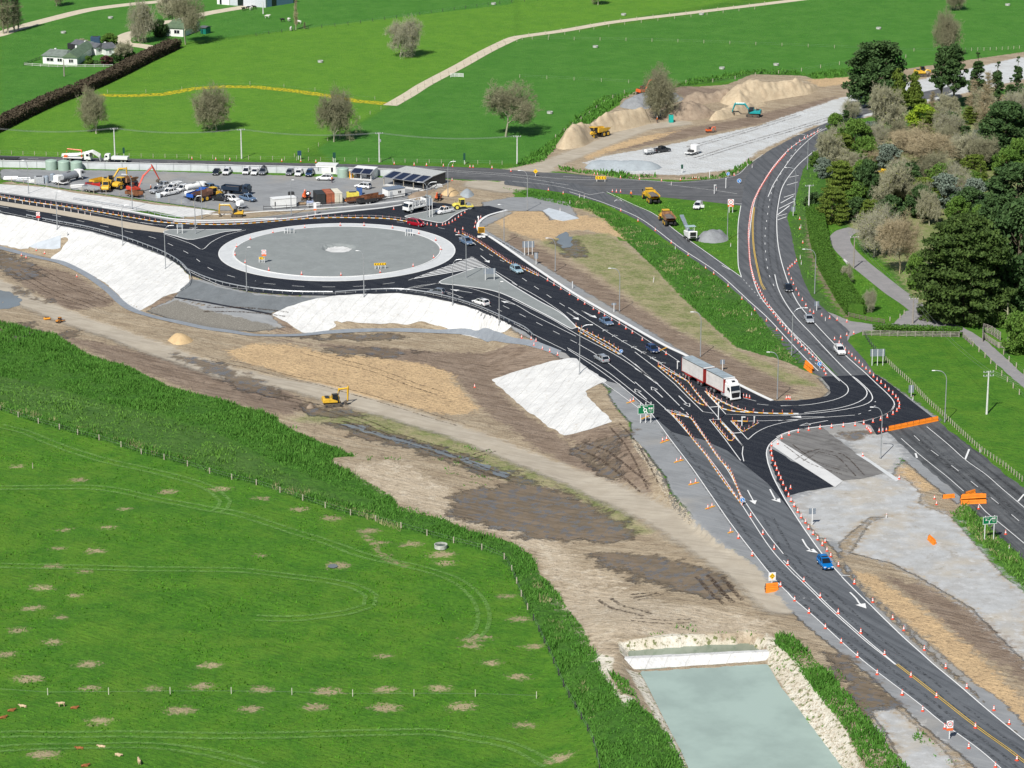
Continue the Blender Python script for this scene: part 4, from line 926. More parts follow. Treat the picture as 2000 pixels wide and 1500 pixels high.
def car(kind, cname, col, extra=None):
 """kinds: suv, wagon, sedan, hatch, van, ute; +x is the front"""
 key = (kind, cname, extra)
 if key in CARS: return CARS[key]
 L, Wd, H = dict(suv=(4.6, 1.86, 1.68), wagon=(4.7, 1.82, 1.50), sedan=(4.6, 1.80, 1.45), hatch=(4.1, 1.76, 1.52), van=(4.75, 1.82, 1.75), ute=(5.3, 1.9, 1.8))[kind]
 m = mat('paint_' + cname, col, .25, .3 if sum(col) > .2 and sum(col) < 1.8 else 0, .04, 1, coat=.6)
 t = thing('parked_car', 'car', 'car'); t.name = {'ute': 'pickup_truck', 'van': 'people_mover'}.get(kind, 'car')
 hw = Wd / 2; belt = H * (.60 if kind in ('suv', 'ute', 'van') else .63); zb = .22 if kind not in ('ute', 'suv') else .30
 hood = belt - (.06 if kind in ('suv', 'ute') else .12)
 f = L / 2
 stations = [(-f, .80, zb + .14, belt - .22), (-f + .10, .93, zb, belt - .05), (-f + .5, 1.0, zb - .02, belt), (f - 2.0, 1.0, zb - .02, belt), (f - 1.45, 1.0, zb - .02, belt - .02), (f - .9, .99, zb - .02, hood), (f - .25, .93, zb, hood - .13), (f - .04, .80, zb + .06, hood - .26), (f, .70, zb + .14, hood - .42)]
 rings = [ring(x, [(hw * k * .90, z0), (hw * k, z0 + .18), (hw * k, z1 - .16), (hw * k * .93, z1 - .03), (hw * k * .80, z1)]) for x, k, z0, z1 in stations]
 MB().loft(rings).build('body', m, t, sm=False)
 # greenhouse (glass) with the roof on top
 if kind == 'ute': c0, c1, r0, r1 = -f + 1.72, f - 1.45, -f + 1.85, f - 2.15
 elif kind == 'sedan': c0, c1, r0, r1 = -f + .75, f - 1.30, -f + 1.35, f - 2.15
 elif kind == 'hatch': c0, c1, r0, r1 = -f + .10, f - 1.05, -f + .55, f - 1.90
 elif kind == 'van': c0, c1, r0, r1 = -f + .08, f - .75, -f + .30, f - 1.70
 else: c0, c1, r0, r1 = -f + .12, f - 1.25, -f + .50, f - 2.05
 g = MB(); w0, w1 = hw * .90, hw * .74
 g.loft([[(c0, w0 * .95, belt - .04), (c0, -w0 * .95, belt - .04), (c1, -w0 * .95, belt - .04), (c1, w0 * .95, belt - .04)], [(r0, w1, H - .06), (r0, -w1, H - .06), (r1, -w1, H - .06), (r1, w1, H - .06)]])
 g.build('window', M_GLASS, t)
 rf = MB(); xm = (r0 + r1) / 2
 rf.loft([[(r0 - .03, w1 + .02, H - .075), (r0 - .03, -w1 - .02, H - .075), (r1 + .05, -w1 - .02, H - .075), (r1 + .05, w1 + .02, H - .075)], [(r0 + .08, w1 * .86, H - .01), (r0 + .08, -w1 * .86, H - .01), (r1 - .12, -w1 * .86, H - .01), (r1 - .12, w1 * .86, H - .01)]])
 for s in (1, -1):
  for (xa, xb) in ((c0 + .04, r0 + .02), (c1 - .05, r1 - .0)):
   rf.tube([(xa, s * w0 * .95, belt - .05), (xb, s * (w1 + .0), H - .06)], [.075, .055], 4)
  xb_ = (c0 * .45 + c1 * .55) - .2; rf.tube([(xb_, s * (w0 * .95 + .01), belt - .05), (xb_, s * (w1 + .015), H - .06)], [.045, .04], 4)
  if kind in ('suv', 'wagon', 'van'): rf.tube([(c0 * .75 + c1 * .25 - .1, s * (w0 * .95 + .01), belt - .05), (c0 * .75 + c1 * .25 - .1, s * (w1 + .015), H - .06)], [.045, .04], 4)
 o = rf.build('roof', m, t)
 if extra == 'sunroof': MB().box((r1 - .55, 0, H + .002), (.62, 1.0, .02)).build('sunroof', M_GLASS, t)
 if kind in ('suv', 'wagon', 'van'):
  for s in (1, -1): MB().tube([(r0 + .2, s * w1 * .9, H + .03), (r1 - .35, s * w1 * .9, H + .03)], .025, 5).build('roof_rail', M_BLK, t)
 for s in (1, -1):
  MB().box((f - .13, s * hw * .66, hood - .27), (.22, .36, .15), rz=-s * .25).build('headlight', M_LAMP, t)
  MB().box((-f + .07, s * hw * .76, belt - .22), (.10, .26, .22)).build('tail_light', M_TAIL, t)
  MB().box((c1 - .45, s * (hw + .07), belt + .05), (.14, .2, .13)).build('mirror', m, t)
 MB().box((f - .02, 0, hood - .40), (.06, Wd * .52, .17)).build('grille', M_BLK, t); MB().box((f + .01, 0, zb + .22), (.03, .38, .11)).build('number_plate', M_PLATE, t)
 MB().box((f - .06, 0, zb + .06), (.12, Wd * .66, .14)).build('bumper', M_BLK, t)
 wheels(t, (f - .88, -f + .92), hw - .10, .36 if kind in ('suv', 'ute') else .32, .24)
 if kind == 'ute':
  tr = MB(); x0, x1 = -f + .06, -f + 1.66
  tr.box(((x0 + x1) / 2, 0, belt + .01), (x1 - x0, Wd * .84, .03)); o = tr.build('tray', M_BLK, t)
  if extra == 'canopy': MB().box(((x0 + x1) / 2, 0, belt + .35), (x1 - x0 - .04, Wd * .86, .66), tx=.94, ty=.9).build('canopy', m, t, bevel=.05)
  if extra == 'deck':
   MB().box(((x0 + x1) / 2, 0, belt + .02), (x1 - x0 + .3, Wd, .08)).build('deck', M_STEEL, t); MB().box((x1 - .05, 0, belt + .42), (.08, Wd * .9, .8)).build('headboard', M_STEEL, t); MB().box((x0 + .6, .3, belt + .25), (.7, .6, .4)).build('toolbox', M_WHT, t, bevel=.03)
  else:
   if extra != 'canopy':
    for s in (1, -1): MB().box(((x0 + x1) / 2, s * hw * .86, belt + .05), (x1 - x0, .1, .12)).build('tray_side', m, t)
 if extra == 'beacon':
  MB().box((r1 - .35, 0, H + .06), (.22, 1.1, .1)).build('light_bar', mat('amber', (.8, .35, .03), .3), t)
 if extra == 'roofbox': MB().box((xm, 0, H + .2), (1.7, .85, .32), tx=.85, ty=.85).build('roof_box', M_BLK, t, bevel=.06)
 if extra == 'tailgate': MB().box((-f + .1, 0, H + .12), (.9, Wd * .8, .05), ry=.5).build('open_tailgate', m, t)
 if extra == 'opendoor':
  for s in (1,): MB().box((f - 1.7, s * (hw + .42), belt - .25), (.08, .9, .75), rz=.3 * s).build('open_door', m, t)
 CARS[key] = t; return t
def place_car(kind, cname, col, at_, to, label, extra=None, group=None, cat=None):
 """at_: photo point of the middle of the footprint; to: a photo point it faces"""
 t = car(kind, cname, col, extra); p = W(*at_); q = W(*to); p.z += .06
 index_kids(); o = put(t, p, math.atan2(q.y - p.y, q.x - p.x), label, group); o['category'] = cat or ('pickup truck' if kind == 'ute' else 'car'); return o
GD = 'vehicles driving through the new road layout'; GP = 'vehicles parked in the machinery yard'
C_ = dict(blue=(.0, .21, .62), white=(.80, .80, .79), silver=(.48, .50, .52), black=(.012, .013, .016), navy=(.03, .06, .16), steel=(.16, .24, .36), grey=(.20, .215, .235), ice=(.42, .60, .68), red=(.42, .006, .02), dblue=(.02, .05, .13))
def pc(kind, c, at_, to, label, extra=None, group=GD, cat=None): return place_car(kind, c, C_[c], at_, to, label, extra, group, cat)
pc('suv', 'blue', (1611, 1107), (1646, 1148), 'bright blue SUV with sunroof driving down the grey highway', 'sunroof')
pc('suv', 'white', (1640, 690), (1666, 720), 'white SUV passing the cones beside the forecourt, front towards the viewer')
pc('sedan', 'silver', (1580, 628), (1597, 655), 'silver sedan on the curving highway behind the white SUV')
pc('sedan', 'black', (1539.5, 567), (1551, 592), 'black sedan highest on the curving highway beside the hedge bank')
pc('hatch', 'navy', (1274.5, 687), (1308, 708), 'dark blue hatchback just behind the truck and trailer')
pc('sedan', 'steel', (1184, 633), (1216, 652), 'slate blue sedan on the new road at the turn arrow')
pc('wagon', 'silver', (1175, 705), (1140, 684), 'silver station wagon driving up the new road, seen from behind')
pc('suv', 'ice', (1009, 532), (1044, 553), 'light blue SUV leaving the roundabout past the red posts')
pc('ute', 'steel', (911, 477), (936, 491), 'silver blue pickup truck at the right of the roundabout', 'deck')
pc('van', 'red', (813, 441), (846, 447), 'deep red people mover on the far side of the roundabout', cat='people mover')
pc('hatch', 'grey', (853, 575), (815, 570), 'dark grey hatchback entering the roundabout beside the guard rail')
pc('wagon', 'white', (939, 595), (900, 583), 'white station wagon with dark roof windows below the hatched island', 'sunroof')
pc('suv', 'white', (1363, 407), (1353, 417), 'white four wheel drive parked on the grass triangle with a door open', 'opendoor', None)
pc('ute', 'white', (868, 417), (848, 421), 'white pickup with light bar parked on the gravel traffic island', 'beacon', None)
for kind, c, at_, lab, ex in (('sedan', 'black', (423, 340), 'black sedan at the left end of the row by the wall', None), ('suv', 'white', (443, 340), 'white SUV next to the black sedan by the wall', None), ('van', 'white', (482, 339), 'white people mover in the middle of the row by the wall', None), ('sedan', 'white', (498, 340), 'low white sedan beside the car with the roof box', None), ('suv', 'grey', (514, 340), 'dark SUV with a black roof box by the wall', 'roofbox'),
        ('hatch', 'grey', (566, 341), 'charcoal hatchback parked apart by the wall', None), ('wagon', 'white', (584, 342), 'white wagon between two dark cars near the site office', None), ('suv', 'dblue', (605, 343), 'dark blue SUV beside the white site office', None)):
 pc(kind, c, at_, (at_[0] - 11, at_[1] + 12), lab, ex, GP)
pc('suv', 'white', (634, 352), (600, 351), 'white SUV side on in front of the white site office', None, GP); pc('suv', 'white', (709, 368), (680, 365), 'white SUV with raised tailgate below the solar panel office', 'tailgate', GP)
for kind, c, at_, to, lab, ex in (('ute', 'silver', (322, 367), (342, 362), 'silver pickup at the back of the machinery rows', 'deck'), ('ute', 'silver', (309, 376), (290, 381), 'silver flat deck pickup behind the red excavator', 'deck'), ('ute', 'white', (337, 372), (320, 378), 'white flat deck pickup in the middle of the machinery rows', 'deck'), ('suv', 'white', (357, 373), (340, 378), 'white SUV beside the white tanker in the yard', None), ('ute', 'white', (331, 381), (312, 385), 'white pickup in front of the machinery rows', None),
         ('ute', 'steel', (411, 371), (430, 367), 'blue pickup behind the brown dump truck', None), ('suv', 'white', (453, 393), (470, 396), 'white SUV parked beside the yellow mini excavator', None), ('ute', 'steel', (484, 392), (503, 396), 'slate blue pickup at the right end of the machinery rows', None), ('ute', 'black', (431, 392), (450, 394), 'black pickup behind the brown dump truck tyres', None)):
 pc(kind, c, at_, to, lab, ex, GP)
pc('ute', 'black', (1293, 297), (1315, 294), 'black pickup towing a trailer on the pale gravel', None, None)
# ---------------- trucks
def cab(t, m, x, wd=2.4, h=2.3, ln_=2.0, z=.9, name='cab', roof=None):
 """boxy lorry cab whose front face is at x"""
 c = MB(); hw = wd / 2
 c.loft([[(x - ln_, hw, z), (x - ln_, -hw, z), (x + .02, -hw * .95, z), (x + .02, hw * .95, z)], [(x - ln_, hw, z + h * .45), (x - ln_, -hw, z + h * .45), (x, -hw * .97, z + h * .45), (x, hw * .97, z + h * .45)], [(x - ln_, hw * .97, z + h), (x - ln_, -hw * .97, z + h), (x - .38, -hw * .88, z + h), (x - .38, hw * .88, z + h)]])
 o = c.build(name, m, t, bevel=.07)
 w_ = MB(); w_.add([(x + .035, hw * .86, z + h * .48), (x + .035, -hw * .86, z + h * .48), (x - .285, -hw * .80, z + h * .90), (x - .285, hw * .80, z + h * .90)], [(0, 1, 2, 3)])
 w_.add([(x + .02, hw * .86, z + h * .48), (x + .02, -hw * .86, z + h * .48), (x - .30, -hw * .80, z + h * .90), (x - .30, hw * .80, z + h * .90)], [(3, 2, 1, 0)]); w_.build('windscreen', M_GLASS, o)
 for s in (1, -1):
  MB().box((x - .85, s * (hw * .985), z + h * .66), (.75, .06, .62)).build('side_window', M_GLASS, o); MB().box((x + .03, s * hw * .75, z + .12), (.08, .38, .2)).build('headlight', M_LAMP, t); MB().box((x - .15, s * (hw + .16), z + h * .62), (.12, .16, .5)).build('mirror', M_BLK, o)
 return o
def truck_main():
 t = thing('truck_and_trailer', 'white truck and curtain sided trailer with red frames on the new road', 'truck')
 f = 11.6; o = cab(t, M_WHT, f, 2.5, 2.75, 2.3, .62)
 MB().prism([(f - 2.3, 3.3), (f - .55, 3.3), (f - .9, 3.85), (f - 1.6, 4.08), (f - 2.3, 4.1)], -1.12, 1.12).build('roof_fairing', M_WHT, o, bevel=.12)
 MB().box((f - 1.05, 0, 3.78), (.5, .75, .3), ry=.38).build('roof_hatch', M_GLASS, o)
 MB().prism([(-.82, .7), (.82, .7), (.95, 1.75), (-.95, 1.75)], f - .05, f + .09, 'X').build('grille', M_BLK, o); MB().box((f + .02, 0, .50), (.3, 2.46, .34), ty=.96).build('bumper', M_WHT, o, bevel=.05); MB().box((f - .02, 0, 2.02), (.1, 2.0, .14)).build('sun_visor', M_WHT, o)
 MB().box((f - 3.5, 0, .95), (6.5, .9, .28)).box((f - 6, 0, .95), (6.5, .9, .26)).build('chassis', M_DARK, t)
 for s in (1, -1): MB().box((f - 3.1, s * 1.02, .72), (1.3, .45, .6)).build('fuel_tank', M_STEEL, t, bevel=.08)
 curt = mat('curtain_side', (.62, .60, .58), .6, 0, .08, .6, .5, 3); roof = mat('trailer_roof', (.40, .47, .50), .5, .2, .15, .8); red = mat('trailer_red', (.33, .035, .03), .5)
 for nm, x0, x1 in (('truck_body', f - 9.9, f - 2.65), ('trailer_body', f - 20.0, f - 10.9)):
  xm = (x0 + x1) / 2; b_ = MB().box((xm, 0, 2.72), (x1 - x0 - .3, 2.46, 2.86)); o = b_.build(nm, curt, t)
  rb_ = MB(); n_ = 16
  for i in range(n_ + 1):
   xx = x0 + .2 + (x1 - x0 - .4) * i / n_
   for s in (1, -1): rb_.box((xx, s * 1.245, 2.72), (.05, .025, 2.7)).box((xx, s * 1.26, 1.34), (.07, .03, .18))
  rb_.build('curtain_strap', curt, o)
  MB().box((xm, 0, 4.19), (x1 - x0, 2.5, .07)).build('roof', roof, o)
  for xx in (x0 + .08, x1 - .08): MB().box((xx, 0, 2.72), (.18, 2.54, 2.98)).build('end_frame', red, o)
  MB().box((x1 + .05, 0, 4.16), (.35, 2.54, .16)).build('roof_cap', M_WHT, o); MB().box((xm, 0, 1.2), (x1 - x0, 2.5, .16)).build('deck', red, o)
  for s in (1, -1): MB().box((xm, s * 1.262, 4.1), (x1 - x0, .03, .08)).build('top_rail', M_DARK, o)
 MB().box((f - 15.4, 0, .95), (8.8, .9, .3)).box((f - 10.3, 0, .78), (1.6, .25, .2)).build('trailer_chassis', M_ROAD_RED, t)
 for s in (1, -1):
  MB().box((f - 17.3, s * 1.1, .98), (2.6, .3, .26)).build('mudguard', M_ROAD_RED, t); MB().box((f - 12.4, s * 1.1, .98), (2.4, .3, .26)).build('mudguard', M_ROAD_RED, t)
 wheels(t, (f - 1.35, f - 6.6, f - 7.95, f - 11.9, f - 13.2, f - 17.0, f - 18.3, f - 19.4), 1.05, .5, .34)
 return t
t = truck_main(); p = W(1420, 781); q = W(1336, 737)
a_ = math.atan2(p.y - q.y, p.x - q.x); c = (p + q) / 2; nn = Vector((-math.sin(a_), math.cos(a_), 0)); t.location = c + nn * 1.05 - Vector((math.cos(a_), math.sin(a_), 0)) * 1.2 + Vector((0, 0, .06)); t.rotation_euler = (0, 0, a_)
def rigid(label, m, at_, to, kind='tipper', col2=None, sc=1.0, group=GP, cat='truck'):
 t = thing({'tanker': 'tanker_truck', 'crane': 'crane_truck', 'marking': 'line_marking_truck'}.get(kind, 'tipper_truck'), label, cat, group=group)
 f = 4.0; cab(t, m, f, 2.35, 2.0, 1.8, .75); MB().box((0, 0, .85), (7.6, .85, .25)).build('chassis', M_DARK, t); wheels(t, (f - 1.0, -1.9, -3.1), 1.0, .48, .36)
 if kind == 'tipper':
  b_ = MB(); L_, hw, z0, z1 = 5.2, 1.2, 1.15, 2.2; xc = -1.3
  b_.box((xc, 0, z0), (L_, 2 * hw, .12))
  for s in (1, -1): b_.box((xc, s * hw, (z0 + z1) / 2), (L_, .09, z1 - z0))
  b_.box((xc + L_ / 2, 0, z0 + .65), (.09, 2 * hw, 1.3)).box((xc - L_ / 2, 0, z0 + .5), (.09, 2 * hw, 1.0)); b_.build('tipper_body', col2 or m, t)
  MB().box((xc, 0, z0 + .35), (L_ - .3, 2 * hw - .3, .6), tx=.8, ty=.7).build('load', mat('gravel_load', (.22, .17, .13), .95, bump=.5), t)
 elif kind == 'tanker':
  MB().tube([(1.6, 0, 1.75), (1.5, 0, 1.75), (-3.8, 0, 1.75), (-3.9, 0, 1.75)], [.7, .95, .95, .7], 18).build('tank', col2 or M_STEEL, t)
  MB().box((-1, 0, 2.72), (1.2, .5, .12)).build('hatch', M_DARK, t)
 elif kind == 'crane':
  MB().box((-1.2, 0, 1.15), (5.6, 2.3, .16)).build('deck', M_WHT, t)
  c = MB().tube([(1.2, 0, 1.2), (1.2, 0, 3.3)], [.22, .18], 8).tube([(1.2, 0, 3.2), (-2.9, 0, 3.5), (-3.1, 0, 2.6)], [.2, .15, .12], 6); c.build('crane_arm', M_ORG, t)
  pp = MB();
  for i in range(8): y = -.8 + .22 * i; pp.tube([(-4.5, y, 1.5 + .25 * (i % 3)), (0, y, 1.8 + .25 * (i % 3)), (4.3, y, 2.9 + .05 * i), (6.3, y + .4, 1.4 + .1 * i), (6.6, y + .5, .3)], .07, 5)
  pp.build('pipe_bundle', M_WHT, t); MB().box((-3.2, 0, 1.5), (1, 2, .7)).build('toolbox', M_ORG, t, bevel=.05)
 elif kind == 'marking':
  MB().box((-1.0, 0, 1.3), (6.0, 2.3, .4)).build('deck', M_WHT, t)
  for x in (.9, -.6, -2.0): MB().cyl((x, .35, 1.5), .5, 1.1, 12).build('paint_tank', M_STEEL, t)
  fr = MB()
  for x in (1.6, 0, -1.6, -3.8):
   for s in (1, -1): fr.tube([(x, s * 1.1, 1.4), (x, s * 1.1, 3.1)], .05, 5)
  for s in (1, -1): fr.tube([(1.6, s * 1.1, 3.1), (-3.8, s * 1.1, 3.1)], .05, 5).tube([(1.6, s * 1.1, 2.2), (-3.8, s * 1.1, 2.2)], .04, 5)
  fr.tube([(1.6, 1.1, 3.1), (1.6, -1.1, 3.1)], .05, 5).tube([(-3.8, 1.1, 3.1), (-3.8, -1.1, 3.1)], .05, 5); fr.build('frame', M_WHT, t); MB().box((-3.1, 0, 2.3), (1.6, 2.2, 1.5)).build('machine_housing', M_WHT, t, bevel=.08); MB().box((-3.1, 0, 3.12), (1.2, 1.6, .1)).build('roof_vent', M_DARK, t)
  MB().box((-4.2, 0, 2.9), (.1, 2.2, 1.1)).build('arrow_board', mat('board_back', (.3, .34, .36), .6), t)
 elif kind == 'box': MB().box((-1.2, 0, 1.5), (5.4, 2.3, .9)).build('box_body', col2 or m, t, bevel=.04)
 p = W(*at_); q = W(*to); t.location = p + Vector((0, 0, .05)); t.rotation_euler = (0, 0, math.atan2(q.y - p.y, q.x - p.x)); t.scale = (sc,) * 3; return t
rigid('white crane truck loaded with long bent pipes on the far road', M_WHT, (152, 315.5), (200, 317), 'crane', group=None)
rigid('white flat topped truck on the far road behind the wall', M_WHT, (228, 317), (190, 316), 'box', M_WHT, .85, None)
rigid('grey tanker truck with white cab beside the green tanks', M_WHT, (140, 354), (160, 349), 'tanker')
rigid('white tanker truck in the middle of the yard', M_WHT, (383, 373), (400, 370), 'tanker', M_WHT, .8)
rigid('blue bodied tipper truck in front of the machinery rows', mat('truck_blue', (.02, .10, .42), .4), (386, 388), (410, 380), 'tipper', mat('truck_blue', (.02, .10, .42), .4), .9)
rigid('dark navy tipper truck at the right of the machinery', mat('truck_navy', (.02, .035, .06), .4), (462, 379), (485, 381), 'tipper', mat('truck_navy', (.02, .035, .06), .4))
rigid('white line marking truck with tanks parked on the fresh asphalt', M_WHT, (814, 412), (785, 418.5), 'marking', group=None)
def adt(label, at_, to, body=None, load=True, m=None, sc=1.0, group='yellow articulated dump trucks'):
 """three axle articulated dump truck, +x front"""
 m = m or M_CATY; body = body or M_CATY; t = thing('dump_truck', label, 'dump truck', group=group)
 MB().prism([(2.2, 1.1), (4.6, 1.0), (4.75, 1.5), (4.3, 2.05), (3.2, 2.25), (2.2, 2.3)], -1.2, 1.2).build('bonnet', m, t, bevel=.1)
 c = MB().loft([[(1.0, 1.0, 1.6), (1.0, -1.0, 1.6), (2.9, -1.0, 1.6), (2.9, 1.0, 1.6)], [(1.1, .9, 3.3), (1.1, -.9, 3.3), (2.5, -.9, 3.3), (2.5, .9, 3.3)]]); o = c.build('cab', M_GLASS, t)
 MB().box((1.8, 0, 3.38), (1.75, 2.0, .14)).build('cab_roof', m, o, bevel=.04)
 for s in (1, -1):
  MB().tube([(2.9, s, 1.6), (2.5, s * .9, 3.3)], .07, 4).build('cab_post', m, o); MB().box((3.0, s * 1.35, 1.62), (1.8, .5, .12)).build('mudguard', m, t); MB().box((3.4, s * 1.55, 2.6), (.1, .3, .55)).build('mirror', M_BLK, t)
 MB().box((-1.6, 0, 1.05), (6.4, .9, .4)).build('chassis', M_DARK, t)
 b_ = MB(); rr = [(-4.8, 1.9, 2.5), (-3.6, 1.35, 2.75), (-1.4, 1.25, 2.85), (.6, 1.5, 2.95)]
 outer = []; inner = []
 for x, z0, z1 in rr:
  outer.append([(x, 1.45, z1), (x, 1.35, z0 + .3), (x, .8, z0), (x, -.8, z0), (x, -1.35, z0 + .3), (x, -1.45, z1)]); inner.append([(x, 1.36, z1), (x, 1.25, z0 + .35), (x, .75, z0 + .1), (x, -.75, z0 + .1), (x, -1.25, z0 + .35), (x, -1.36, z1)])
 for R_ in (outer, inner):
  b0 = len(b_.v); [b_.v.extend(r) for r in R_]
  for i in range(3):
   for k in range(5): b_.f.append((b0 + i * 6 + k, b0 + i * 6 + k + 1, b0 + i * 6 + 7 + k, b0 + i * 6 + 6 + k))
 for i in range(3):
  for k in (0, 5): b_.f.append((i * 6 + k, i * 6 + 6 + k, 24 + i * 6 + 6 + k, 24 + i * 6 + k))
 b_.box((.62, 0, 2.45), (.12, 2.9, 1.5)); o = b_.build('dump_body', body, t, fix=False)
 if load:
  l = MB(); N = 7; g = []
  for i in range(N + 1):
   for j in range(6):
    x = -4.2 + 4.7 * i / N; y = -1.2 + 2.4 * j / 5; g.append((x, y, 2.25 + .75 * math.sin(math.pi * i / N) * (1 - (abs(y) / 1.3) ** 2) + .12 * random.random()))
  l.add(g, [(i * 6 + j, i * 6 + j + 1, i * 6 + j + 7, i * 6 + j + 6) for i in range(N) for j in range(5)]); l.build('load', mat('millings', (.13, .115, .105), .95, bump=.5), t)
 wheels(t, (3.4, -1.6, -3.5), 1.25, .85, .62, m)
 p = W(*at_); q = W(*to); t.location = p + Vector((0, 0, .03)); t.rotation_euler = (0, 0, math.atan2(q.y - p.y, q.x - p.x)); t.scale = (sc,) * 3; return t
adt('yellow dump truck loaded with gravel on the grass triangle', (1271, 393), (1255, 380), sc=.92)
M_DUSTY = mat('dusty_orange', (.40, .20, .09), .8, 0, .25, 1.2, .2)
adt('dusty orange dump truck being filled by the milling machine', (1303, 436), (1287, 420), M_DUSTY, sc=.92)
adt('yellow dump truck driving past the sandy stockpile', (1166, 268), (1149, 272), load=False, sc=.95)
adt('yellow dump truck with empty body beside the big red excavator', (244, 366), (230, 370), M_DUSTY, False, sc=.9)
adt('brown rusty dump truck in the front of the machinery yard', (407, 390), (432, 385), mat('brown_body', (.20, .10, .065), .85, 0, .25, 1), False, sc=.9)
adt('yellow dump truck parked beside the yellow excavator', (209, 371), (206, 376), load=False, sc=.8)
def excavator(label, m, at_, to, boom, sc=1.0, cab_m=None, group='excavators on the site', cabside=1, tilt=0):
 """tracked excavator; boom is a list of (x,z) joints ahead of the slewing centre"""
 t = thing('excavator', label, 'excavator', group=group)
 for s in (1, -1):
  tr = MB(); n_ = 10; prof = []
  for k in range(n_ + 1): a = math.pi / 2 + math.pi * k / n_; prof.append((-1.6 + .42 * math.cos(a), .44 + .42 * math.sin(a)))
  for k in range(n_ + 1): a = -math.pi / 2 + math.pi * k / n_; prof.append((1.6 + .42 * math.cos(a), .44 + .42 * math.sin(a)))
  o = tr.prism(prof, s * 1.2 - .28, s * 1.2 + .28).build('track', M_MUDDY, t)
  for x in (-1.6, 0, 1.6): MB().cyl((x, s * 1.2 + s * .29 - .02, .44), .24, .05, 10, 'Y').build('track_roller', M_DARK, o)
 MB().box((0, 0, .62), (1.8, 1.9, .4)).cyl((0, 0, .75), .65, .35, 14).build('undercarriage', M_DARK, t)
 b_ = MB().prism([(-2.15, 1.15), (1.0, 1.1), (1.0, 1.55), (-.2, 2.05), (-1.9, 2.15), (-2.25, 1.9)], -1.3, 1.3); o = b_.build('house', m, t, bevel=.08)
 MB().prism([(-2.42, 1.15), (-1.9, 1.12), (-1.9, 2.2), (-2.3, 2.12)], -1.28, 1.28).build('counterweight', m, t, bevel=.1)
 MB().box((-1.3, 0, 2.2), (.9, 1.8, .12)).tube([(-.9, -.7, 2.1), (-.9, -.7, 2.7)], .07, 6).build('engine_cover', M_DARK, o)
 y = .78 * cabside
 c = MB().loft([[(-.35, y + .5, 1.2), (-.35, y - .5, 1.2), (1.35, y - .5, 1.2), (1.35, y + .5, 1.2)], [(-.35, y + .5, 2.3), (-.35, y - .5, 2.3), (1.42, y - .5, 2.3), (1.42, y + .5, 2.3)], [(-.25, y + .45, 2.95), (-.25, y - .45, 2.95), (1.05, y - .45, 2.95), (1.05, y + .45, 2.95)]])
 cb = c.build('cab', cab_m or M_GLASS, t, bevel=.05); MB().box((.4, y, 3.0), (1.35, 1.0, .08)).build('cab_roof', M_DARK, cb)
 pr = MB()
 for xx, zz in ((-.3, 2.95), (1.05, 2.95)):
  for s in (1, -1): pr.tube([(xx if xx < 0 else 1.37, y + s * .5, 1.2), (xx, y + s * .46, zz)], .05, 4)
 pr.build('cab_frame', m, cb)
 B = boom; bo = MB(); hw = .2
 pts = [(B[0][0], -.05, B[0][1])] + [(x, -.05, z) for x, z in B[1:3]]
 bo.tube(pts, [.26, .36, .22], 4); o = bo.build('boom', m, t)
 st = MB().tube([(B[2][0] - (B[3][0] - B[2][0]) * .18, -.05, B[2][1] - (B[3][1] - B[2][1]) * .18), (B[2][0], -.05, B[2][1]), (B[3][0], -.05, B[3][1])], [.16, .27, .16], 4).build('stick', m, t)
 MB().tube([(1.1, .2, 1.5), (B[1][0] * .9, .2, B[1][1] * .9)], .07, 6).tube([(1.1, -.3, 1.5), (B[1][0] * .9, -.3, B[1][1] * .9)], .07, 6).tube([(B[1][0], -.05, B[1][1] + .35), (B[2][0] - (B[3][0] - B[2][0]) * .15, -.05, B[2][1] + .3)], .08, 6).build('hydraulic_ram', M_STEEL, t)
 x, z = B[3]
 MB().prism([(x + .25, z + .1), (x - .15, z + .05), (x - .75, z - .25), (x - .85, z - .7), (x - .45, z - 1.0), (x + .1, z - .95), (x + .0, z - .75), (x - .35, z - .6), (x - .3, z - .3)], -.6, .5).build('bucket', M_MUDDY, t)
 p = W(*at_); q = W(*to); t.location = p + Vector((0, 0, tilt)); t.rotation_euler = (0, 0, math.atan2(q.y - p.y, q.x - p.x)); t.scale = (sc,) * 3; return t
B1 = [(1.0, 1.6), (1.5, 3.9), (3.5, 4.0), (3.4, 1.1)]
excavator('large yellow excavator with folded arm beside the haul road', M_CATY, (650, 793), (690, 789), B1, .92, cabside=-1)
excavator('yellow excavator with raised arm beside the grey tanker', M_CATY, (214, 360), (240, 359), [(1, 1.6), (3.2, 4.9), (5.5, 4.9), (5.6, 2.0)], .85, cabside=-1)
excavator('big red excavator with high bent arm in the machinery yard', mat('excavator_red', (.62, .07, .035), .5, 0, .12, 1.5), (265, 377), (285, 374), [(1, 1.7), (2.6, 4.6), (5.6, 6.8), (7.6, 3.0)], .95, cabside=1)
excavator('teal excavator reaching left at the edge of the pale gravel', M_TEAL, (1471, 228), (1430, 226), [(1, 1.6), (2.6, 3.7), (5.6, 3.6), (6.5, 1.1)], 1.0)
excavator('orange excavator digging on the grey stockpile behind the bare tree', M_ORG, (1256, 195), (1290, 190), [(1, 1.6), (2.6, 4.6), (5.6, 5.2), (6.5, 3.0)], .9, tilt=1.6)
excavator('small yellow excavator beside the white kerb and geotextile', M_CATY, (463, 423), (425, 423), [(1, 1.6), (2.6, 4.2), (6.1, 4.2), (6.4, 1.0)], .72)
excavator('orange mini excavator behind the containers in the yard', M_ORG, (598, 390), (590, 400), [(.8, 1.6), (1.8, 3.9), (2.4, 3.3), (2.6, 1.2)], .75)
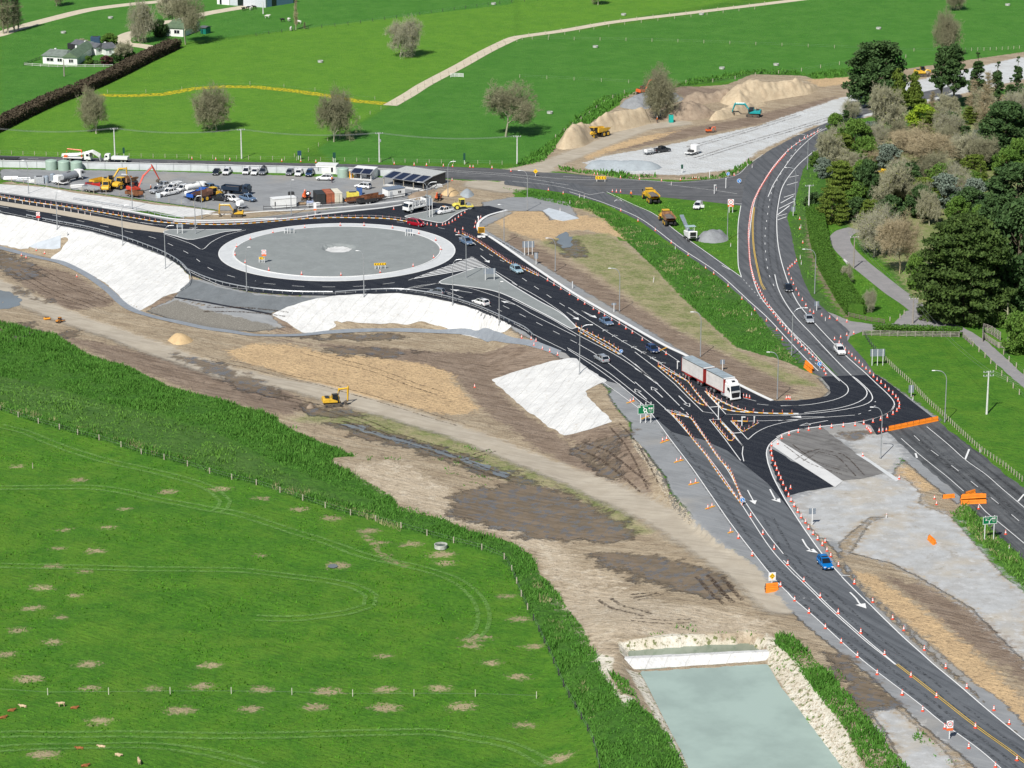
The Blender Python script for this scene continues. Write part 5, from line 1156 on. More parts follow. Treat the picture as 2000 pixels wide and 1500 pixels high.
excavator('small dark orange excavator on the sandy ramp', M_ORG, (856, 391), (849, 397), [(.8, 1.6), (1.8, 3.9), (2.6, 3.3), (2.8, 1.2)], .6)
excavator('tiny red excavator on the pale gravel strip', M_ORG, (1386, 259), (1402, 258), [(.8, 1.6), (1.8, 3.2), (3.4, 3.2), (3.6, 1.2)], .5)
excavator('yellow bulldozer like digger half hidden behind the pines', M_CATY, (1800, 149), (1830, 148), [(1, 1.4), (1.8, 2.0), (2.8, 1.8), (3.0, 1.1)], 1.0)
def roller(label, m, at_, to, sc=1.0):
 t = thing('road_roller', label, 'road roller')
 MB().tube([(2.0, -1.05, .78), (2.0, 1.05, .78)], .78, 24).build('drum', M_STEEL, t); fr = MB()
 for s in (1, -1): fr.box((2.0, s * 1.15, .85), (1.7, .14, .45))
 fr.box((1.05, 0, .95), (.3, 2.4, .5)).box((2.95, 0, .85), (.2, 2.4, .4)).build('drum_frame', m, t, bevel=.04)
 MB().prism([(-2.6, .9), (-.6, .9), (-.6, 1.7), (-1.8, 1.75), (-2.6, 1.35)], -.85, .85).build('engine_hood', m, t, bevel=.1)
 c = MB().loft([[(-.7, .8, 1.1), (-.7, -.8, 1.1), (.75, -.8, 1.1), (.75, .8, 1.1)], [(-.6, .75, 2.75), (-.6, -.75, 2.75), (.65, -.75, 2.75), (.65, .75, 2.75)]]).build('cab', M_GLASS, t)
 MB().box((0, 0, 2.82), (1.6, 1.75, .14)).build('cab_roof', m, c, bevel=.04); pr = MB()
 for x in (-.68, .72):
  for s in (1, -1): pr.tube([(x, s * .8, 1.1), (x * .9, s * .76, 2.75)], .06, 4)
 pr.build('cab_post', m, c); MB().box((0, 0, 1.05), (1.6, 1.7, .4)).build('platform', m, t); MB().tube([(-1.6, .4, 1.7), (-1.6, .4, 2.2)], .06, 6).build('exhaust', M_DARK, t); wheels(t, (-1.5,), .85, .72, .5, m)
 p = W(*at_); q = W(*to); t.location = p + Vector((0, 0, .05)); t.rotation_euler = (0, 0, math.atan2(q.y - p.y, q.x - p.x)); t.scale = (sc,) * 3
roller('pale yellow road roller beside the white pickup at the roundabout', M_LIME, (902, 408.5), (928, 407), .95)
roller('small orange roller among the mud on the left', mat('dirty_orange', (.55, .22, .03), .6), (117, 630), (127, 627), .42)
# milling machine
t = thing('milling_machine', 'white milling machine with a long conveyor and solar canopy on the slip road', 'milling machine')
b_ = MB().prism([(-2.6, .9), (1.6, .9), (2.2, 1.4), (2.2, 2.1), (-1.0, 2.3), (-2.4, 2.8), (-2.75, 2.7)], -1.2, 1.2); o = b_.build('body', M_WHT, t, bevel=.08)
MB().box((-2.72, 0, 2.1), (.1, 1.6, 1.0)).build('radiator_grille', M_BLK, o); MB().box((-2.72, 0, 1.2), (.1, 1.5, .35)).build('lower_grille', M_BLK, o); MB().box((.2, 0, 3.55), (1.9, 2.7, .08)).build('canopy', mat('canopy_green', (.40, .52, .52), .3), t)
pr = MB(); [pr.tube([(x, y, 2.0), (x, y, 3.5)], .05, 5) for x in (-.5, .9) for y in (-.9, .9)]; pr.build('canopy_post', M_WHT, t)
MB().box((1.0, 0, 1.6), (2.6, 1.3, .5), ry=-.2).build('engine_deck', M_DARK, t)
cv = MB(); cv.box((5.2, 0, 3.1), (7.6, .95, .32), ry=-.36); cv.build('conveyor', mat('conveyor_blue', (.20, .235, .27), .5), t); MB().box((7.4, 0, 4.02), (3.0, 1.02, .1), ry=-.36).build('conveyor_cover', mat('cover_blue', (.36, .46, .55), .4), t)
for x in (-2.0, 1.6):
 for s in (1, -1): MB().prism([(x - .7, .1), (x - .5, 0), (x + .5, 0), (x + .7, .1), (x + .55, .55), (x - .55, .55)], s * 1.05 - .17, s * 1.05 + .17).build('track', M_DARK, t);
pr = MB(); [pr.tube([(x, s * 1.05, .4), (x, s * 1.05, 1.2)], .13, 6) for x in (-2, 1.6) for s in (1, -1)]; pr.build('leg', M_STEEL, t)
p = W(1348, 468); q = W(1307, 432); t.location = p + Vector((0, 0, .04)); t.rotation_euler = (0, 0, math.atan2(q.y - p.y, q.x - p.x)); t.scale = (.95,) * 3
# trailers and yard clutter
def trailer(label, at_, to, m, load=None, L_=3.6, sc=1.0, cat='trailer'):
 t = thing('trailer', label, cat); MB().box((0, 0, .62), (L_, 1.9, .14)).build('deck', m, t); MB().tube([(L_ / 2, .5, .6), (L_ / 2 + 1.3, 0, .5)], .05, 5).tube([(L_ / 2, -.5, .6), (L_ / 2 + 1.3, 0, .5)], .05, 5).build('drawbar', M_DARK, t); wheels(t, (-.5, .4), .95, .34, .2)
 if load == 'side':
  for s in (1, -1): MB().box((0, s * .95, 1.0), (L_, .05, .65)).build('side_panel', m, t)
  MB().box((-L_ / 2, 0, 1.0), (.05, 1.9, .65)).build('tailboard', m, t)
 if load == 'tank': MB().box((-.8, 0, 1.4), (1.7, 1.6, 1.5)).build('water_tank', M_WHT, t, bevel=.1); MB().box((1.1, 0, .95), (.9, 1.4, .5)).build('pump', M_DARK, t, bevel=.05)
 if load == 'frame':
  fr = MB(); [fr.tube([(x, y, .7), (x, y, 1.7)], .04, 4) for x in (-1.6, 0, 1.6) for y in (-.9, .9)]; [fr.tube([(-1.7, y, z), (1.7, y, z)], .04, 4) for y in (-.9, .9) for z in (1.2, 1.7)]; fr.build('cage', M_STEEL, t); MB().box((0, 0, 1.05), (2.6, 1.4, .7)).build('generator', M_WHT, t, bevel=.05)
 if load == 'drum': MB().cyl((0, -.8, 1.3), .75, 1.6, 18, 'Y').build('reel', M_WHT, t)
 p = W(*at_); q = W(*to); t.location = p + Vector((0, 0, .03)); t.rotation_euler = (0, 0, math.atan2(q.y - p.y, q.x - p.x)); t.scale = (sc,) * 3; return t
trailer('caged plant trailer hitched behind the black pickup', (1268, 301), (1285, 298), M_STEEL, 'frame'); trailer('white tank trailer parked on the pale gravel', (1354, 301), (1335, 307), M_WHT, 'tank', 4.6, 1.2)
trailer('dark flatbed trailer at the left edge of the far road', (6, 313), (-20, 312), M_DARK, None, 7.5, 1.2)
trailer('rusty high sided trailer below the white SUV', (697, 396), (680, 398), M_RUST, 'side', 5.0, 1.1); trailer('brown rusty bin trailer left of the white cabin', (728, 393), (745, 390), M_RUST, 'side', 4.2, 1.35)
trailer('white hose reel trailer above the yellow mini excavator', (469, 406), (485, 409), M_STEEL, 'drum', 3.4, 1.0)
def crate(name, label, cat, at_, dims, m, rz=0, dz=0, group=None, bev=.05):
 t = thing(name, label, cat, group=group); MB().box((0, 0, dims[2] / 2), dims).build('body', m, t, bevel=bev); MB().box((0, 0, dims[2] + .04), (dims[0] * .6, dims[1] * .6, .09)).build('lid', M_DARK, t)
 t.location = W(*at_) + Vector((0, 0, dz)); t.rotation_euler.z = rz; return t
M_RED = mat('compressor_red', (.55, .03, .02), .45)
crate('compressor', 'dull red compressor left of the bright red one', 'compressor', (175, 367), (2.2, 1.3, 1.5), mat('dull_red', (.30, .03, .03), .6), .3); crate('compressor', 'bright red compressor next to the parked dump trucks', 'compressor', (188, 368), (2.2, 1.4, 1.5), M_RED, .2)
crate('equipment_cover', 'bright orange tarpaulin bundle on the mud', 'tarpaulin', (92, 624), (1.6, 1.0, .5), mat('tarp_orange', (.80, .32, .02), .6), .4, bev=.2)
crate('paving_machine', 'pale yellow paver among the junk behind the trailers', 'paving machine', (689, 386), (3.2, 1.9, 1.5), M_LIME, .2); crate('pump_unit', 'blue pump unit below the white SUV with raised tailgate', 'pump', (702, 380), (1.4, 1.2, 1.9), mat('pump_blue', (.05, .12, .33), .5), .2)
crate('water_tank', 'small pale square tank in front of the red excavator', 'tank', (309, 386), (1.2, 1.2, 1.3), mat('tank_pale', (.6, .65, .68), .5), .1); crate('portable_toilet', 'teal portable toilet by the haul track', 'portable toilet', (1310.5, 239), (1.25, 1.25, 2.3), mat('toilet_teal', (.01, .42, .36), .5), .2, bev=.06)
crate('rubbish_heap', 'orange sheeting beside the rusty trailer', 'sheeting', (679, 394), (1.6, 1.4, .7), mat('sheet_orange', (.8, .22, .03), .6), .6, bev=.25); crate('pallet_stack', 'wrapped blue and white sacks left of the dark container', 'pallets', (606, 399), (1.8, 1.2, 1.0), mat('sack_blue', (.30, .36, .52), .7), .1, bev=.15)
crate('pallet_stack', 'brown timber pallets beside the white container shed', 'pallets', (590, 400), (2.0, 1.4, .7), mat('timber_brown', (.36, .25, .15), .9), .15, bev=.1); crate('cement_bin', 'grey block bunker beside the tall grey tanks', 'bunker', (77, 358), (2.6, 1.8, 1.9), mat('bunker_grey', (.42, .44, .46), .8), .1)
crate('generator', 'black generator behind the white container shed', 'generator', (569, 388), (1.6, 1.2, 1.8), M_DARK, .2)
for k, (u, v, u2, v2, m, ld, l) in enumerate(((178, 374, 200, 378, M_STEEL, 'side', 'steel sided trailer in front of the red compressors'), (262, 384, 285, 388, M_RUST, 'side', 'rusty trailer in front of the red excavator tracks'), (345, 366, 365, 362, M_WHT, 'frame', 'caged trailer at the back of the white vehicles'), (372, 384, 392, 380, M_STEEL, 'frame', 'caged trailer left of the blue tipper'), (715, 398, 735, 395, M_DARK, 'side', 'dark trailer below the brown bin'), (742, 386, 760, 380, M_STEEL, None, 'flat trailer left of the white cabin'), (118, 360, 140, 364, M_WHT, 'tank', 'white tank trailer right of the grey cylinders'), (192, 359, 210, 355, M_CATY, 'side', 'yellow plant trailer beside the yellow excavator'))): trailer(l, (u, v), (u2, v2), m, ld, 4.2, 1.1)
# ------------------------------------------------------------------ cones and posts
M_CONE = mat('cone_orange', (.80, .09, .035), .5, 0, .08, 3); M_REFL = mat('white_reflective', (.85, .85, .85), .4); M_BAR = mat('barrier_orange', (.86, .25, .015), .5, 0, .1, 1)
M_GREEN = mat('sign_green', (.0, .16, .055), .45, 0, .05); M_SIGNY = mat('sign_yellow', (.85, .52, .01), .45, 0, .05); M_SIGNW = mat('sign_white', (.82, .82, .82), .45, 0, .03); M_SIGNB = mat('sign_back', (.27, .31, .36), .5, .4, .1); M_BLUE = mat('sign_blue', (.02, .22, .60), .45); M_SRED = mat('sign_red', (.62, .02, .02), .45); M_SORG = mat('sign_orange', (.85, .16, .03), .5)
M_POST = mat('post_white', (.78, .78, .77), .5, 0, .05); M_WOODP = mat('fence_timber', (.46, .41, .32), .9, 0, .2, 3); M_WIRE = mat('fence_wire', (.42, .43, .43), .5, .5)
cone = thing('road_cone', 'cone', 'road cone')
MB().box((0, 0, .04), (.44, .44, .08)).build('cone_base', M_CONE, cone, bevel=.02)
MB().lathe([(.17, .07), (.14, .28), (.09, .6), (.035, .86), (.015, .88)], n=12).build('cone_body', M_CONE, cone)
for z0, z1, r0, r1 in ((.27, .44, .147, .122), (.52, .68, .108, .081)): MB().lathe([(r0, z0), (r1, z1)], n=12).build('reflective_band', M_REFL, cone)
post = thing('delineator_post', 'post', 'delineator post')
MB().lathe([(.09, 0), (.09, .05), (.05, .06), (.05, .95), (.02, .97)], n=8).build('tube', M_CONE, post)
for z in (.55, .75): MB().lathe([(.056, z), (.056, z + .1)], n=8).build('reflective_band', M_REFL, post)
index_kids()
def cones(s, label, group, proto=cone, sc=1.0, along=None, step=0, dz=.03):
 pts = P(s)
 if along: pw = resample(smooth(W2(pts)), step); locs = [Vector((p[0], p[1], h_at(p[0], p[1]))) for p in pw]
 else: locs = [W(u, v) for u, v in pts]
 for l in locs:
  o = put(proto, l + Vector((0, 0, dz)), random.uniform(0, 6.28), label, group, sc * random.uniform(.88, 1.0))
  o.rotation_euler.x = random.uniform(-.02, .02)
cones("1442,1052 1469,1086 1524.5,1146 1552,1174 1580,1198 1612,1228 1643,1256 1674.5,1284 1713,1318 1762,1358 1802,1389.5 1845,1424 1892,1462 1944,1499", 'orange and white cone on the left edge line of the lower highway', 'cones along the left edge line of the lower highway', sc=1.12)
cones("1466,1010 1490,1044 1512,1073 1538.5,1104 1570,1136 1602,1167.5 1637,1199 1681,1237.5 1727.5,1279.5 1779,1322.5 1829,1362.5 1905,1422.5 1986,1486", 'orange and white cone on the centre line of the lower highway', 'cones along the centre line of the lower highway', sc=1.12)
cones("1668.5,1141 1704.5,1177 1743.5,1210 1765,1232 1805,1270.5 1847,1305.5 1888,1344.5 1941,1388 1971,1415", 'orange and white cone between the lower highway and the sandy strip', 'cones along the sandy strip', sc=1.12)
cones("1637.5,1106 1622.5,1088 1615,1077 1606,1066 1611.5,1060 1597,1055 1588,1044.5 1579,1034 1573,1022 1564.5,1012 1558,1001 1551,990 1545,980 1540,970 1544,955 1535,959 1529.5,947.5 1525,937.5 1521,929 1517,919 1514,910 1509,900 1507,890 1506,881", 'orange and white cone in the close row beside the black patch and pale gravel', 'cones between the highway and the pale gravel', sc=1.1)
cones("1527,857 1541,850.5 1559,845 1579.5,841 1601.6,838 1624,836 1647,834 1670,832 1687,829 1705,825.5 1720,821 1733,816 1744,810 1751.6,804 1756,798 1756.5,791 1754,784 1749.6,777.5 1743.6,770.6 1736,764 1729,757 1720.7,749.7 1713,744 1706,736.6", 'orange and white cone around the outside of the tight black bend', 'cones around the tight bend', sc=1.1)
cones("1699,729 1691.5,722 1684.6,716 1678,709 1670.7,703.4 1664,696 1658,690.5 1651,684 1645,677.5 1639,671 1630,664 1642,660.5 1654,655.5 1667.5,652.5 1654,629.5 1635,626 1620.5,622.5 1605,617.5 1589,612.5 1582,609 1574,598 1567,587.5 1560,577 1555,567 1549.5,556 1545.5,547 1541,537 1539,527.5 1543,523 1547,520 1552.5,515.5 1555.5,511 1562,429 1562,448 1568,475", 'orange and white cone on the right shoulder of the curving highway by the forecourt', 'cones on the right shoulder of the curving highway')
cones("1597,258 1590,262 1584,265.5 1577.5,268 1571,271 1562,277 1555,283 1546,290 1539,296", 'widely spaced orange cone at the far end of the curving highway', 'cones at the far end of the curving highway')
cones("1534,302 1520,318 1505,337 1492,357 1480,378 1470,400 1465,425 1462,455 1463,485 1466,520 1473,548", 'orange cone in the tight red line down the middle of the curving highway', 'cones packed in a line on the curving highway', along=1, step=2.0)
cones("1473,548 1482,565 1495,590 1510,612 1530,640 1560,672 1590,700 1605,717 1615,738", 'orange and white cone in the row beside the slip road merge', 'cones beside the slip road merge', along=1, step=2.7)
cones("1100,379 1212.5,412.5 1246,432.5 1280,451 1311,475 1344,499.5 1378,525 1394,536 1422,560 1449,585 1474,607 1497,627.5 1517,646 1528,664", 'orange cone on the grassy left edge of the slip road', 'cones along the slip road')
cones("1069.5,549 1082,557.5 1095.5,565.5 1112.5,576 1129,586 1142,594.5 1159,605 1170,612 1181,617.5 1194.5,626 1209.5,634 1222.5,643 1235,651 1254.5,665 1275,676 1287,684.5 1301,693", 'orange and white cone along the inside of the long white kerb', 'cones inside the long white kerb')
cones("827,439 834.5,439.5 842,440.5 853,442 864.5,440.5 870,439.5 877,437.5 883.5,434 889,430.5 895.5,425.5 901,421 908,416 889,452 896,456 904,449 927,445 929,436 935,430.5 939,426 769,409.5", 'orange cone at the closed far exit of the roundabout', 'cones at the closed far exit')
cones("533,456 595,446 664.5,442 711,442 766.5,447 818,457.5 851,471 861,489 847,505.5 807,522 742.5,534 666,539.5 589,538 525,530 489,469 462,484 459,500 479,515", 'orange cone standing on the inner kerb of the roundabout', 'cones around the roundabout middle', dz=.24)
cones("375,311 421.5,312.5 449,313 550.5,315.5 587.5,316 617,317.5 770,321 809,323 833,324 866,325 884,326 918,327.5 924,327.5 961,329.5 998,335", 'orange cone on the far verge of the main road beside the pasture', 'cones along the far verge of the main road', sc=1.1)
cones("1161,341 1167,342 1212,348 1249,351 1292,354 1329,352.5 1352.5,350 1357,349 1360,349 1365,350 1196,375 1204,375.5 1212,375.5 1071,372.5 1434,343", 'orange cone where the main road meets the construction access', 'cones near the construction access')
cones("1294,862 1302,859.5 1321.5,902 1329.5,899 1349,946 1358.5,943 1382.5,993.5 1390.5,990 1426.5,1040 1231,786 1237,783", 'orange and white cone in a pair on the blue grey shoulder', 'paired cones on the blue grey shoulder')
cones("1685,891 1756,936 1825,975 1829,986 1911,994.5 1964,1044 1717,844 1724,843 1731,842 1696,840 1699,843 1701,846 1693,837 1519,868 1507,871", 'orange cone standing by the gravel patches and orange barriers', 'cones by the gravel patches and barriers')
cones("1019,661 1037.5,664 1043,675 1059.5,682.5 1074,687.5 1089,694 1047,667", 'orange cone where the foot path meets the new road', 'cones at the end of the foot path'); cones("42,500 51,504 71,490 87,496 150,541 927,757 1452,776 1458,777 1464,778 1536,780 1540,779 1543,780 883,353", 'single orange cone on open bare ground', 'cones left on bare ground')
M_SEPY = mat('separator_yellow', (.80, .42, .05), .5, 0, .1); M_SEPW = mat('separator_white', (.8, .8, .78), .5, 0, .05)
def separator(pts, label, step=1.35, posts=True, group='red and white posts on lane separators', w_=.15):
 q = smooth(W2(pts)) if len(pts) > 3 else W2(pts); t = thing('lane_separator', label, 'lane separator', (0, 0, 0), 0)
 q2 = resample(q, 1.0); mb = MB(); ribbon_mb(mb, q2, w_, .20, thick=.14); o = mb.build('base_strip', M_SEPY, t, fix=False); o.data.materials.append(M_SEPW); n = len(q2) - 1
 for i, f_ in enumerate(o.data.polygons): f_.material_index = (i % n) % 2 if i < 3 * n else 0
 if posts:
  for p in resample(q, step): put(post, Vector((p[0], p[1], h_at(p[0], p[1]) + .08)), 0, 'red and white flexible post ' + posts, group + ' ' + posts, .85)
def JJ(s): return P(s, 1240, 660, 6.25)
separator(P("0,385 60,395 120,403 200,416 260,426 320,435 400,439 443,439 500,436 580,429 640,426 700,426 760,428 800,434"), 'long yellow and white lane separator left and behind the roundabout', 1.75, 'left of and behind the roundabout')
separator(P("903,457 925,468 950,484 975,501 996,515 1020,525 1055,541"), 'yellow and white lane separator right of the roundabout', 1.0, 'right of the roundabout')
separator(P("1125,638 1160,656 1190,672 1213,688"), 'upper of two lane separators in the narrow median', 2.6, 'in the narrow median'); separator(P("1130,648 1160,665 1190,682 1212,694"), 'lower of two lane separators in the narrow median', 2.6, 'in the narrow median')
G2 = 'beside the truck and trailer'
separator(JJ("285,350 430,470 550,575 670,705 780,805 880,840"), 'lane separator curving below the truck and trailer', 2.1, G2); separator(JJ("290,345 440,425 560,490 640,530 760,690 880,835"), 'lane separator close beside the trailer wheels', 2.3, G2)
separator(JJ("870,660 1000,755 1130,820 1250,870 1400,908 1600,925 2000,930"), 'lane separator sweeping in front of the truck', 1.9, 'in front of the truck'); separator(JJ("880,680 960,760 1070,870 1200,900 1450,920"), 'short lane separator inside the sweep before the truck', 2.2, 'in front of the truck')
separator(JJ("450,932 560,1045 660,1180 760,1310 860,1430") + P("1395,915 1420,950 1450,988"), 'left lane separator of the long wedge pointing down the road', 1.75, 'on the long wedge'); separator(JJ("455,930 540,945 670,975 760,1100 860,1240 960,1390 1040,1500") + P("1425,920 1438,950 1450,982"), 'right lane separator of the long wedge pointing down the road', 1.75, 'on the long wedge')
separator(JJ("955,1030 1050,1145 1150,1262 1195,1258 1220,1222"), 'lane separator around the small island below the lamp', 1.9, 'on the small islands'); separator(JJ("1045,1030 1130,1125 1218,1220"), 'straight lane separator right of the lamp', 9, 'on the small islands')
separator(JJ("1190,1020 1255,1090 1325,1152 1400,1110 1522,1035"), 'lane separator on the lower sides of the little triangle', 1.9, 'on the small islands'); separator(JJ("1190,1018 1420,1026"), 'lane separator on the top of the little triangle', 3, 'on the small islands')
mpost = thing('marker_post', 'post', 'marker post'); MB().box((0, 0, .5), (.12, .12, 1.0)).build('stake', M_POST, mpost); MB().box((0, 0, .82), (.13, .13, .12)).build('reflector', M_SRED, mpost)
index_kids()
cones("3,391 16,393.5 30,396 44,398.5 58,400.5 72,403 86,405.5 99,408 112,410 126,413 139,415 153,417.5 166,420 177,422.5", 'white post of the row along the sandy median', 'white posts along the sandy median', mpost, 1.0)
cones("1132,386 1141,388 1113,399 1277,547 1276,552 1319,487 1427,482 1468,617 1563,506 1565,517 1783,782 1914,884 1731,1012 1971,1075 1612,627 1564,446 1311,362 1399,372 1460,325 1469,328 600,425 1094,413", 'white edge marker post on a grass verge', 'white marker posts on verges', mpost)
# boards with paired cones
for k, (a, b_) in enumerate((((1290, 866), (1307, 860)), ((1317, 904), (1335, 899)), ((1345, 948), (1365, 943)), ((1378, 995), (1396, 989)), ((1422, 1042), (1432, 1039)), ((1224, 788), (1239, 784)), ((1253, 819), (1268, 813)), ((1290, 685), (1303, 679)))):
 mb = MB(); ribbon_mb(mb, W2([a, b_]), .3, .14, thick=.1); tag(mb.build('base_board', M_SEPY, fix=True), ['yellow base board nearest the direction sign shoulder', 'second yellow board down the shoulder', 'third yellow board down the shoulder', 'fourth yellow board down the shoulder', 'lowest and shortest yellow board on the shoulder', 'yellow board above the direction sign by the white sheet', 'yellow board right behind the direction sign legs', 'yellow board by the kerb behind the truck'][k], 'board')
# ------------------------------------------------------------------ guard rails
def guard_rail(pts, label, white=False, h=.78):
 q = smooth(W2(pts)); t = thing('guard_rail', label, 'guard rail'); m = M_STEEL; a = MB()
 zz = [h_at(p[0], p[1]) for p in q]
 for dz_, r in ((h - .2, .05), (h - .06, .05), (h - .13, .035)): a.tube([(p[0], p[1], z + dz_) for p, z in zip(q, zz)], r * 1.3, 5)
 a.build('rail', m, t, fix=False)
 po = resample(q, 2.4)[:98]
 for p in po: MB().box((p[0], p[1], h_at(p[0], p[1]) + h / 2 - .1), (.12, .12, h)).build('post', M_STEEL, t)
guard_rail(P("52,424 100,434 175,448 237,465 300,488 325,499 350,514 367,531 373,546 369,560 352,571"), 'galvanised guard rail along the left embankment curving round its nose'); guard_rail(P("362,528 400,545 440,557 500,568 575,574 650,575"), 'guard rail along the lower left of the roundabout')
guard_rail(P("655,575 710,571 775,569 825,574 875,584 925,599 962,614 1000,632 1025,644 1043,660"), 'guard rail above the curved white embankment'); guard_rail(P("144,391 170,395 200,400 240,406 280,414 320,424 360,429"), 'guard rail beside the upper left carriageway'); guard_rail(P("951,459 970,470 1000,487 1019,498"), 'short guard rail beside the yellow message board')
# ------------------------------------------------------------------ street lamps
def lamp(at_, head, label, double=False, hh=None):
 """head: photo position of the luminaire; the arm reaches towards it"""
 p = W(*at_); s = (F / math.hypot(p.y, CAMH)); H_ = hh or max(6.0, min(11.5, (at_[1] - head[1]) / s / .955)); t = thing('street_lamp', label, 'street lamp', p, 0)
 dx = (head[0] - at_[0]) / s; ax = dx if abs(dx) > .6 else .6; ax = max(-2.8, min(2.8, ax)); r = min(abs(ax), 2.4)
 for sg in ((1, -1) if double else (1,)):
  a = ax * sg; pts = [(0, 0, H_ - 2.0)] + [(a * .62 * (1 - math.cos(k * math.pi / 10)), 0, H_ - 2.0 + 1.95 * math.sin(k * math.pi / 10)) for k in range(1, 6)] + [(a * .85, 0, H_)]
  MB().tube(pts, .075, 6).build('arm', M_STEEL, t); MB().box((a, 0, H_ + .0), (.75, .3, .13), ty=.7, tx=.8).build('lamp_head', M_POST, t, bevel=.03)
 MB().tube([(0, 0, 0), (0, 0, .5), (0, 0, .52), (0, 0, H_ - 1.95)], [.15, .15, .12, .08], 8).build('pole', M_STEEL, t); MB().cyl((0, 0, 0), .24, .07, 10).build('base_plate', M_DARK, t); return t
for a, b_, l in (((1845, 825), (1819, 724), 'street lamp on the grass verge right of the orange barrier row'), ((1720, 895), (1699, 795), 'street lamp standing on the pale gravel with a long shadow'), ((1591, 574), (1566, 488), 'street lamp on the lawn strip beside the hedge'), ((1546, 696), (1581, 602), 'street lamp at the edge of the slip road merge, arm to the right'), ((1132, 731), (1154, 635), 'street lamp at the corner of the stepped white sheet'),
     ((1577, 331), (1557, 264), 'street lamp at the far top of the curving highway'), ((1553, 402), (1530, 329), 'street lamp on the striped shoulder'), ((1368, 697), (1350, 610), 'street lamp on bare soil just above the trailer'), ((1210, 608), (1190, 525), 'street lamp on bare soil halfway along the long kerb'), ((1084.5, 530), (1068, 466), 'street lamp on bare soil near the three legged sign back'),
     ((711, 580), (699, 491), 'street lamp on the curved white embankment below the roundabout'), ((884.5, 596), (900, 508), 'street lamp on the white embankment beside the dark hatchback'), ((975, 637), (980, 553), 'street lamp at the right end of the curved white embankment'), ((910.5, 543), (893, 460), 'street lamp in the hatched gravel island'), ((482, 570), (489, 484), 'street lamp in front of the left rim of the roundabout'),
     ((323.5, 525), (340, 442), 'street lamp near the nose of the left embankment'), ((240, 479), (253, 402), 'middle street lamp of the left embankment'), ((112, 448), (122, 375), 'leftmost street lamp of the left embankment'), ((984.5, 475), (975, 401), 'street lamp on the sandy ground by the message board'), ((569, 421), (573, 353), 'street lamp in front of the white container shed'),
     ((875, 384), (888, 317), 'street lamp between the shelter and the roller'), ((56, 378), (48, 315), 'street lamp on the white strip at the far left'), ((258.5, 408), (242, 342), 'street lamp on the white strip in front of the dump trucks'), ((382, 457), (393, 384), 'street lamp on the narrow gravel island'), ((394.6, 427), (388, 357), 'street lamp behind the small yellow excavator'),
     ((1518, 780), (1498, 688), 'street lamp at the tip of the soil island before the bend'), ((1030, 411), (1014, 335), 'street lamp beside the concrete culvert'), ((1420.5, 470), (1419, 404), 'short street lamp behind the roundel speed sign')):
 lamp(a, b_, l)
lamp((834.5, 425), (851, 357), 'double armed street lamp on the gravel island', True)
# ------------------------------------------------------------------ signs
def text_mb(txt, size, m, parent, loc, name='lettering', rz=0):
 cu = bpy.data.curves.new(name, 'FONT'); cu.body = txt; cu.size = size; cu.align_x = 'CENTER'; cu.align_y = 'CENTER'; cu.resolution_u = 2; cu.extrude = .004
 o = bpy.data.objects.new(name, cu); COL.objects.link(o); dg = bpy.context.evaluated_depsgraph_get(); dg.update()
 me = bpy.data.meshes.new_from_object(o.evaluated_get(dg)); bpy.data.objects.remove(o); me.materials.clear(); me.materials.append(m)
 o = bpy.data.objects.new(name, me); COL.objects.link(o); o.parent = parent; o.location = loc; o.rotation_euler = (R(90), 0, rz); return o
def flatpoly(mb, pts, y, th=.012):
 """polygon in the sign plane (x,z), in front of the panel"""
 n = len(pts); mb.add([(x, y, z) for x, z in pts] + [(x, y + th, z) for x, z in pts], [tuple(range(n)), tuple(range(n, 2 * n))[::-1]] + [(i, (i + 1) % n, (i + 1) % n + n, i + n) for i in range(n)])
def sign(at_, rz, w_, h_, z0, m, label, posts=(0,), back=False, cat='road sign', name='road_sign', top=.0, border=True, pr=.06):
 p = W(*at_); t = thing(name, label, cat, p + Vector((0, 0, .05)), rz)
 for x in posts: MB().box((x, .05, (z0 + h_ + top) / 2), (pr * 2, .1, z0 + h_ + top)).build('post', M_POST, t)
 o = MB().box((0, -.03 if not back else .13, z0 + h_ / 2), (w_, .04, h_)).build('panel', m, t, bevel=.01)
 if border and not back:
  b_ = MB(); bw = .07
  for x, z, a, c in ((0, z0 + h_ - bw / 2, w_, bw), (0, z0 + bw / 2, w_, bw), (-w_ / 2 + bw / 2, z0 + h_ / 2, bw, h_ - 2 * bw), (w_ / 2 - bw / 2, z0 + h_ / 2, bw, h_ - 2 * bw)): b_.box((x, -.058, z), (a, .012, c))
  b_.build('border', M_SIGNW, o)
 return t, o
t, o = sign((1261, 826.5), R(12), 3.25, 1.85, 1.9, M_GREEN, 'green direction sign with roundabout diagram on three white legs', (-1.05, 0, 1.05), top=.55)
d_ = MB(); cx, cz = -.15, 2.68; n_ = 20
for k in range(n_):
 a, b_ = 2 * math.pi * k / n_, 2 * math.pi * (k + 1) / n_; flatpoly(d_, [(cx + .38 * math.cos(a), cz + .38 * math.sin(a)), (cx + .38 * math.cos(b_), cz + .38 * math.sin(b_)), (cx + .21 * math.cos(b_), cz + .21 * math.sin(b_)), (cx + .21 * math.cos(a), cz + .21 * math.sin(a))], -.064)
flatpoly(d_, [(cx - .22, cz + .28), (cx - .08, cz + .36), (cx - .32, cz + .75), (cx - .5, cz + .7)], -.066); flatpoly(d_, [(cx + .12, cz - .34), (cx + .3, cz - .24), (cx + .62, cz - .62), (cx + .38, cz - .62)], -.066); flatpoly(d_, [(cx - .22, cz - .3), (cx - .06, cz - .38), (cx + .05, cz - .6), (cx - .18, cz - .62)], -.066)
